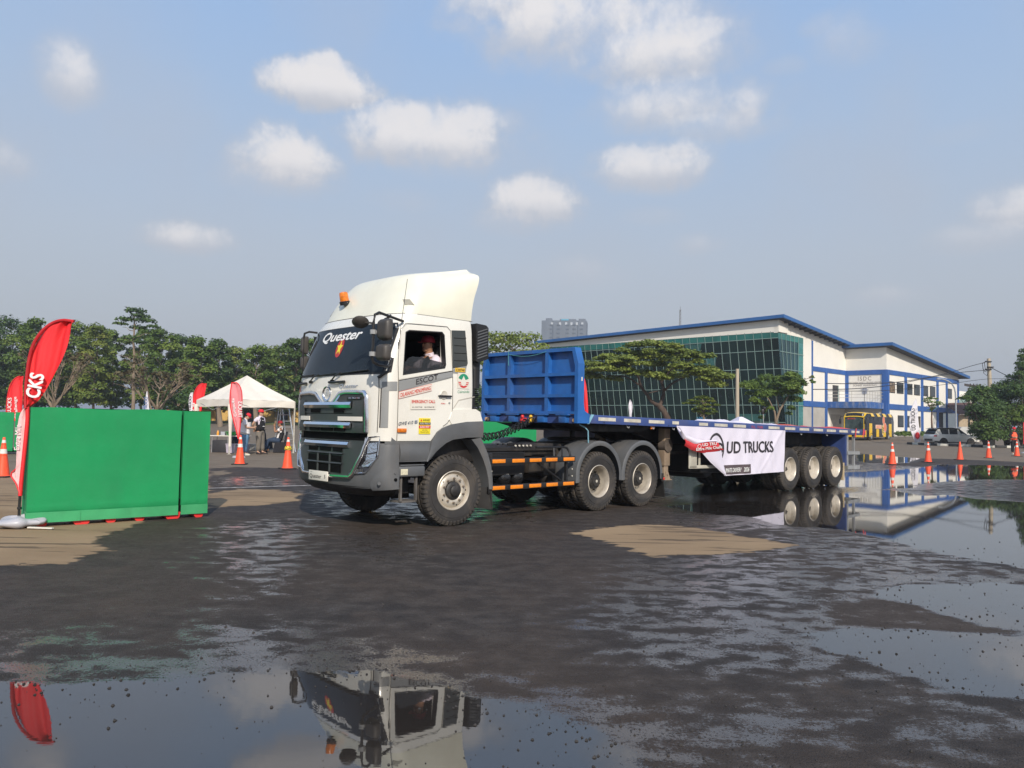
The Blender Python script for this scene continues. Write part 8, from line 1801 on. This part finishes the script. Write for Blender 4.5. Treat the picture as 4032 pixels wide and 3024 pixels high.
# emergent slim tree
b = at(283 * 1.8228, 890 * 1.8228, 88); tp = at(283 * 1.8228, 666 * 1.8228, 88); t = empty('slim_tall_tree', (b.x, b.y, .5), 0, 'slim tall tree whose small crown rises above all others behind the near green barrier', 'tree'); rn = random.Random(3); Ht = tp.z - .5
mb = MB(); limb(mb, (.3, 0, -.3), (-.1, 0, Ht * .93), .24, .07, rn, 8, .008)
for k in range(12): z = Ht * (.35 + .05 * k); a = k * 2.4; limb(mb, (0, 0, z), (math.cos(a) * 1.7, math.sin(a), z + .5), .05, .015, rn, 3, .1)
mb.build('trunk', M_BARK, t, 60); crown([(0, 0, Ht * .97, 1.25, .6), (-1.1, .2, Ht * .90, 1.1, .45), (1.2, 0, Ht * .89, 1.3, .5), (.2, .5, Ht * .83, 1.0, .4), (-1.7, 0, Ht * .86, .8, .3), (2.0, .1, Ht * .84, .8, .35), (.6, 0, Ht * .93, 1.1, .5), (-.4, 0, Ht * .74, 1.0, .35), (.9, 0, Ht * .70, .9, .35)], 1500, .34, 9, LDK, t, shell=.2)
# two nearly leafless trees
def bare(base, H, W, label, seed, leaves=500):
    rn = random.Random(seed); t = empty('bare_tree', base, 0, label, 'tree', 'nearly leafless trees'); mb = MB(); th = H * .30; limb(mb, (0, 0, -.2), (0, 0, th), .24, .19, rn, 3, .02); tips = []
    for i in range(7):
        a = i * .9 + rn.uniform(-.2, .2); r = W * rn.uniform(.20, .30); e = Vector((math.cos(a) * r, math.sin(a) * r, H * rn.uniform(.50, .66))); pts = limb(mb, (0, 0, th * rn.uniform(.85, 1)), e, .10, .045, rn, 4, .06)
        for j in range(5):
            b2 = a + rn.uniform(-.7, .7); e2 = e + Vector((math.cos(b2) * W * rn.uniform(.08, .24), math.sin(b2) * W * .18, H * rn.uniform(.02, .34))); limb(mb, pts[rn.randint(2, 4)], e2, .045, .015, rn, 3, .08)
            for q in range(3): e3 = e2 + Vector((rn.uniform(-1, 1), rn.uniform(-1, 1), rn.uniform(-.2, .8))) * W * .11; limb(mb, e.lerp(e2, rn.uniform(.3, 1)), e3, .022, .008, rn, 2, .1); tips.append((e3.x, e3.y, e3.z, W * .05, W * .03))
    mb.build('trunk', M_BARK, t, 60); crown(tips, leaves, .26, seed, LB, t, shell=.1); return t
def sp(x, y, Y_): return at(*R6(x, y), Y_)
b = sp(1548, 1100, 62); bare((b.x, 62, .0), sp(1548, 600, 62).z, 5.8, 'nearly leafless tree with brown twigs behind the middle of the near green barrier', 12, 1100)
b = sp(530, 1060, 60); bare((b.x, 60, .0), sp(530, 470, 60).z, 4.6, 'pale leafless tree right beside the large red flag', 31, 900)
b = sp(1760, 1100, 70); tree('shrub', (b.x, 70, 0), sp(1760, 900, 70).z, 4.2, 'low dark green shrubby tree between the leafless tree and the tent flags', LDK, 8, leaves=1500, size=.3, n=9, z0=.35, shape='round', cat='shrub')
for i, (x, y, lab) in enumerate(((560, 860, 'tree trunk by the low yellow house, left of the near tent leg'), (1040, 800, 'pale thick trunk behind the standing man under the tent'))):
    b = at(*S4(x, y), 92); mb = MB(); mb.tube([Vector((0, 0, -.4)), Vector((-.3, 0, 1.8)), Vector((-.1, 0, 4.2))], .4, 8, rad=[.34, .26, .22]); o = mb.build('tree_trunk', M_BARK, None, 60); o.location = (b.x, 92, .6); tag(o, lab, 'tree trunk')
# tree behind the headboard and the big rain tree
b = at(*S1(60, 470), 78); tp = at(*S1(80, 388), 78); tree('broadleaf_tree', (b.x, 78, 0), tp.z + .3, 9.5, 'green flat topped tree with pale seed plumes right above the blue headboard', LR, 41, leaves=4200, size=.30, n=22, z0=.62, shape='flat', tr=.2)
def rain_tree():
    Yd = 62; f = lambda x, y, dy=0: at(*S1(x, y), Yd + dy); b = f(1585, 1180); t = empty('rain_tree', (b.x, b.y, 0), 0, 'large umbrella shaped tree with a flat spreading crown in front of the glass facade', 'tree'); o = t.location; rn = random.Random(6)
    mb = MB(); F0, F1 = f(1600, 1300) - o, f(1500, 1050) - o; mb.tube([Vector((F0.x, 0, 0)), f(1580, 1175) - o, f(1540, 1100) - o, F1], .3, 9, rad=[.34, .27, .24, .24])
    def br(pts, r0, r1, dy):
        P = [f(x, y, dy * i / len(pts)) - o for i, (x, y) in enumerate(pts)]; P[0] = f(pts[0][0], pts[0][1]) - o; mb.tube(smooth(P, 1), r0, 7, rad=[r0 + (r1 - r0) * i / (len(smooth(P, 1)) - 1) for i in range(len(smooth(P, 1)))])
    br([(1500, 1050), (1430, 1020), (1370, 930), (1310, 850), (1290, 760), (1240, 690), (1160, 620)], .17, .05, -2); br([(1500, 1050), (1530, 980), (1550, 900), (1520, 820), (1480, 760), (1440, 660)], .18, .05, 1); br([(1550, 900), (1620, 830), (1720, 780), (1830, 730), (1960, 720)], .11, .03, 2); br([(1310, 850), (1180, 760), (1040, 750), (920, 740)], .08, .02, 0); br([(1370, 930), (1500, 900), (1600, 860)], .05, .02, 3); br([(1520, 820), (1600, 700), (1720, 620)], .08, .03, -2)
    mb.build('trunk', M_BARKD, t, 60)
    prof = [(800, 640), (840, 700), (900, 585), (960, 660), (1000, 560), (1060, 620), (1120, 510), (1180, 580), (1250, 450), (1290, 540), (1350, 440), (1400, 430), (1420, 520), (1500, 445), (1560, 510), (1620, 470), (1660, 560), (1700, 520), (1770, 560), (1820, 530), (1880, 620), (1900, 570), (1960, 560), (1950, 680), (2010, 700), (2060, 740), (2120, 760), (2180, 755),
            (850, 770), (940, 690), (1020, 700), (1100, 660), (1160, 700), (1230, 730), (1300, 640), (1360, 720), (1420, 640), (1480, 760), (1520, 640), (1580, 730), (1640, 680), (1700, 760), (1740, 660), (1800, 720), (1860, 700), (1960, 800), (2080, 850), (1090, 600), (1330, 570), (1470, 560), (1600, 600), (880, 650), (800, 740), (1060, 790), (1200, 640), (1560, 780), (1900, 740), (2040, 800)]
    cl = []
    for (x, y) in prof:
        for s_ in range(2): p = f(x + rn.uniform(-20, 20), y + rn.uniform(-8, 8), rn.uniform(-3.2, 3.2)) - o; cl.append((p.x, p.y, p.z, rn.uniform(.55, 1.0), rn.uniform(.24, .40)))
    crown(cl, 46000, .21, 21, LR, t, shell=.35, upb=1.0)
rain_tree()
def small_tree():
    Yd = 60; f = lambda x, y, dy=0: at(*S1(x, y), Yd + dy); b = f(1940, 1200); t = empty('young_tree', (b.x, b.y, 0), 0, 'small bright green tree with layered branches next to the concrete pole', 'tree'); o = t.location; rn = random.Random(2); mb = MB(); mb.tube([Vector((0, 0, 0)), f(1940, 1190) - o, f(1935, 1090) - o, f(1925, 980) - o], .09, 7, rad=[.12, .09, .06, .03])
    pr_ = [(1925, 965), (1880, 975), (1980, 980), (1820, 1000), (1770, 1025), (1900, 1010), (1850, 1030), (2000, 1010), (2050, 1045), (1960, 1045), (1890, 1060), (1860, 1090), (1930, 1085), (2000, 1085), (2040, 1110), (1870, 1110), (1980, 1130), (1920, 1120)]
    cl = []
    for (x, y) in pr_: p = f(x, y, rn.uniform(-.8, .8)) - o; cl.append((p.x, p.y, p.z, rn.uniform(.32, .50), .15)); mb.tube([Vector((0, 0, max(1.8, p.z - .5))), p], .02, 5)
    mb.build('trunk', M_BARK, t, 60); crown(cl, 5200, .14, 5, LY, t, shell=.3, upb=1.2)
small_tree()
def mid_tree():
    Yd = 66; f = lambda x, y, dy=0: at(*S2(x, y), Yd + dy); b = f(890, 1205); t = empty('leafy_tree', (b.x, b.y, 0), 0, 'leafy green tree with two pale stems in front of the corner of the glass facade', 'tree'); o = t.location; rn = random.Random(8); mb = MB()
    mb.tube([Vector((.1, 0, 0)), f(895, 1200) - o, f(930, 1090) - o, f(1010, 960) - o, f(1060, 870) - o], .1, 7, rad=[.17, .13, .10, .06, .03]); mb.tube([Vector((-.1, 0, 0)), f(890, 1205) - o, f(880, 1110) - o, f(830, 1000) - o, f(760, 900) - o], .08, 7, rad=[.14, .10, .08, .05, .03]); mb.tube([f(930, 1090) - o, f(900, 980) - o, f(910, 850) - o], .05, 6)
    mb.tube([f(1060, 900) - o, f(1130, 850) - o, f(1180, 790) - o, f(1250, 765) - o], .03, 5)
    pr_ = [(560, 860, .6), (600, 830, .5), (650, 870, .9), (700, 840, .8), (780, 790, .8), (830, 780, .6), (800, 880, 1.1), (760, 950, 1.0), (860, 930, 1.1), (930, 850, 1.0), (920, 780, .5), (1000, 800, .8), (1030, 750, .6), (1080, 770, .7), (1120, 810, .7), (1150, 840, .6), (1050, 870, 1.0), (1100, 920, .9), (980, 930, 1.0), (1040, 990, .9), (1110, 1000, .6), (680, 1000, .6), (720, 1030, .6), (790, 1040, .6), (840, 1080, .4), (620, 930, .4), (1050, 1080, .5), (1020, 1130, .4), (770, 1110, .4), (750, 1170, .35), (1170, 830, .3), (1250, 770, .28), (1265, 820, .25), (1245, 800, .2)]
    cl = []
    for (x, y, r) in pr_: p = f(x, y, rn.uniform(-1.6, 1.6)) - o; cl.append((p.x, p.y, p.z, r * .78, r * .66))
    mb.build('trunk', M_BARK, t, 60); crown(cl, 15000, .19, 14, LG, t, shell=.25)
mid_tree()
b = at(*S3(945, 1395), 76); t = empty('young_tree', (b.x, 76, 0), 0, 'thin young tree with a sparse crown standing at the kerb beside the white flag', 'tree'); mb = MB(); f = lambda x, y, dy=0: at(*S3(x, y), 76 + dy) - t.location; mb.tube([Vector((0, 0, 0)), f(945, 1280), f(940, 1150), f(942, 1020)], .07, 6, rad=[.13, .09, .08, .05]); rn = random.Random(1); cl = []
for (x, y) in ((890, 950), (930, 940), (975, 950), (1010, 985), (900, 985), (945, 980), (985, 1010), (930, 1020), (1020, 1000), (960, 1040), (880, 970), (935, 1060)): p = f(x, y, rn.uniform(-.6, .6)); cl.append((p.x, p.y, p.z, .42, .22)); mb.tube([f(942, 1060), p], .02, 4)
mb.build('trunk', mat('reddish_bark', (.17, .10, .065), .8), t, 60); crown(cl, 700, .16, 3, LG, t, shell=.1)
# bushes on the right
def bush(name, pts, Yd, label, m, n, size, seed, base, extra_trunk=True, cat='bush', dep=2.0):
    rn = random.Random(seed); b = at(*S3(*base), Yd); t = empty(name, (b.x, b.y, 0), 0, label, cat); o = t.location; cl = []; mb = MB()
    for (x, y, r) in pts:
        p = at(*S3(x, y), Yd + rn.uniform(-dep, dep)) - o; p.z = max(p.z, r * .4); cl.append((p.x, p.y, p.z, r, r * .8)); mb.tube([Vector((rn.uniform(-.2, .2), 0, 0)), Vector((p.x * .3, p.y * .3, p.z * .5)), p], .04, 5, rad=[.09, .06, .02])
    mb.build('stem', M_BARKD, t, 60); crown(cl, n, size, seed, m, t, shell=.3); return t
bush('bush', [(1230, 945, .35), (1280, 940, .5), (1340, 935, .7), (1330, 900, .5), (1400, 880, .9), (1440, 860, .7), (1390, 960, 1.0), (1470, 920, 1.1), (1500, 980, 1.2), (1360, 1060, .8), (1330, 1110, .5), (1420, 1060, 1.1), (1480, 1120, 1.3), (1400, 1150, .8), (1480, 1230, 1.3), (1430, 1300, .9), (1500, 1340, 1.1), (1400, 1240, .8), (1350, 1280, .5), (1560, 1060, 1.2), (1560, 1200, 1.3), (1560, 1330, 1.2)], 71.0, 'large dark bush behind the nose of the white crossover car', LDK, 12000, .20, 51, (1480, 1400))
bush('bush', [(1560, 900, 1.2), (1640, 860, 1.2), (1600, 980, 1.3), (1700, 820, 1.1), (1760, 800, .9), (1800, 840, 1.0), (1680, 940, 1.4), (1760, 930, 1.3), (1840, 900, 1.2), (1640, 1060, 1.3), (1740, 1060, 1.4), (1840, 1040, 1.3), (1640, 1180, 1.4), (1740, 1190, 1.4), (1640, 1320, 1.3), (1740, 1320, 1.3), (1850, 1180, 1.2), (1860, 1320, 1.2), (1720, 725, .4), (1780, 740, .4), (1560, 1120, 1.3), (1560, 1280, 1.3), (1580, 1010, 1.0)], 77.0, 'broad dark green thicket behind the orange vested marshal', LDK, 15000, .22, 52, (1700, 1410), dep=2.5)
bush('bush', [(1720, 1150, .5), (1760, 1110, .6), (1800, 1080, .7), (1850, 1050, .7), (1880, 1100, .9), (1800, 1160, .5), (1900, 1180, 1.0), (1560, 990, .4), (1530, 975, .4)], 75.5, 'lighter green leafy branches in front of the thicket at the right edge', LG, 4200, .17, 53, (1860, 1400), dep=1.0)
bush('slender_tree', [(1868, 470, .5), (1850, 520, .5), (1880, 560, .7), (1840, 600, .5), (1800, 590, .3), (1860, 650, .8), (1820, 700, .6), (1880, 720, .9), (1850, 780, .9), (1790, 740, .5), (1900, 620, .9)], 78.0, 'feathery tree rising above the bushes at the right edge', LDK, 4500, .17, 54, (1880, 1400), cat='tree', dep=1.0)
# weeds by the hall plinth, red flag sliver at the right edge
for i, (x, y, lab) in enumerate(((680, 1320, 'tuft of weeds at the foot of the hall between the bus and the white flag'), (890, 1330, 'low weeds at the hall foot behind the thin young tree'))): b = at(*S3(x, y), 103); o = crown([(k * .5 - 1, 0, .3, .5, .5) for k in range(5)], 900, .28, 60 + i, LG, None, 'weeds'); o.location = (b.x, 103, .45); tag(o, lab, 'weeds')
flag('narrow red flag strip at the very right edge in front of the thicket', S3, 55, [(1862, 1400), (1862, 1280), (1860, 1230), (1862, 1180)], [(1890, 1400), (1890, 1280), (1890, 1230), (1875, 1175)], M_RED, amp=.03)
# ================================================================= hazy air
hm = bpy.data.materials.new('haze_air'); hm.use_nodes = True; hn = hm.node_tree; hn.nodes.clear(); ho = hn.nodes.new('ShaderNodeOutputMaterial'); hv = hn.nodes.new('ShaderNodeVolumePrincipled')
hv.inputs['Color'].default_value = (.82, .88, .97, 1); hv.inputs['Density'].default_value = .0006; hv.inputs['Anisotropy'].default_value = 0.2
hn.links.new(hv.outputs[0], ho.inputs['Volume'])
mb = MB(); mb.box(-6700, 6700, -3200, 6700, -1.5, 92); hz = mb.build('haze', hm, None, 0); tag(hz, kind='stuff'); hz['label'] = 'pale haze filling the air over the whole yard'
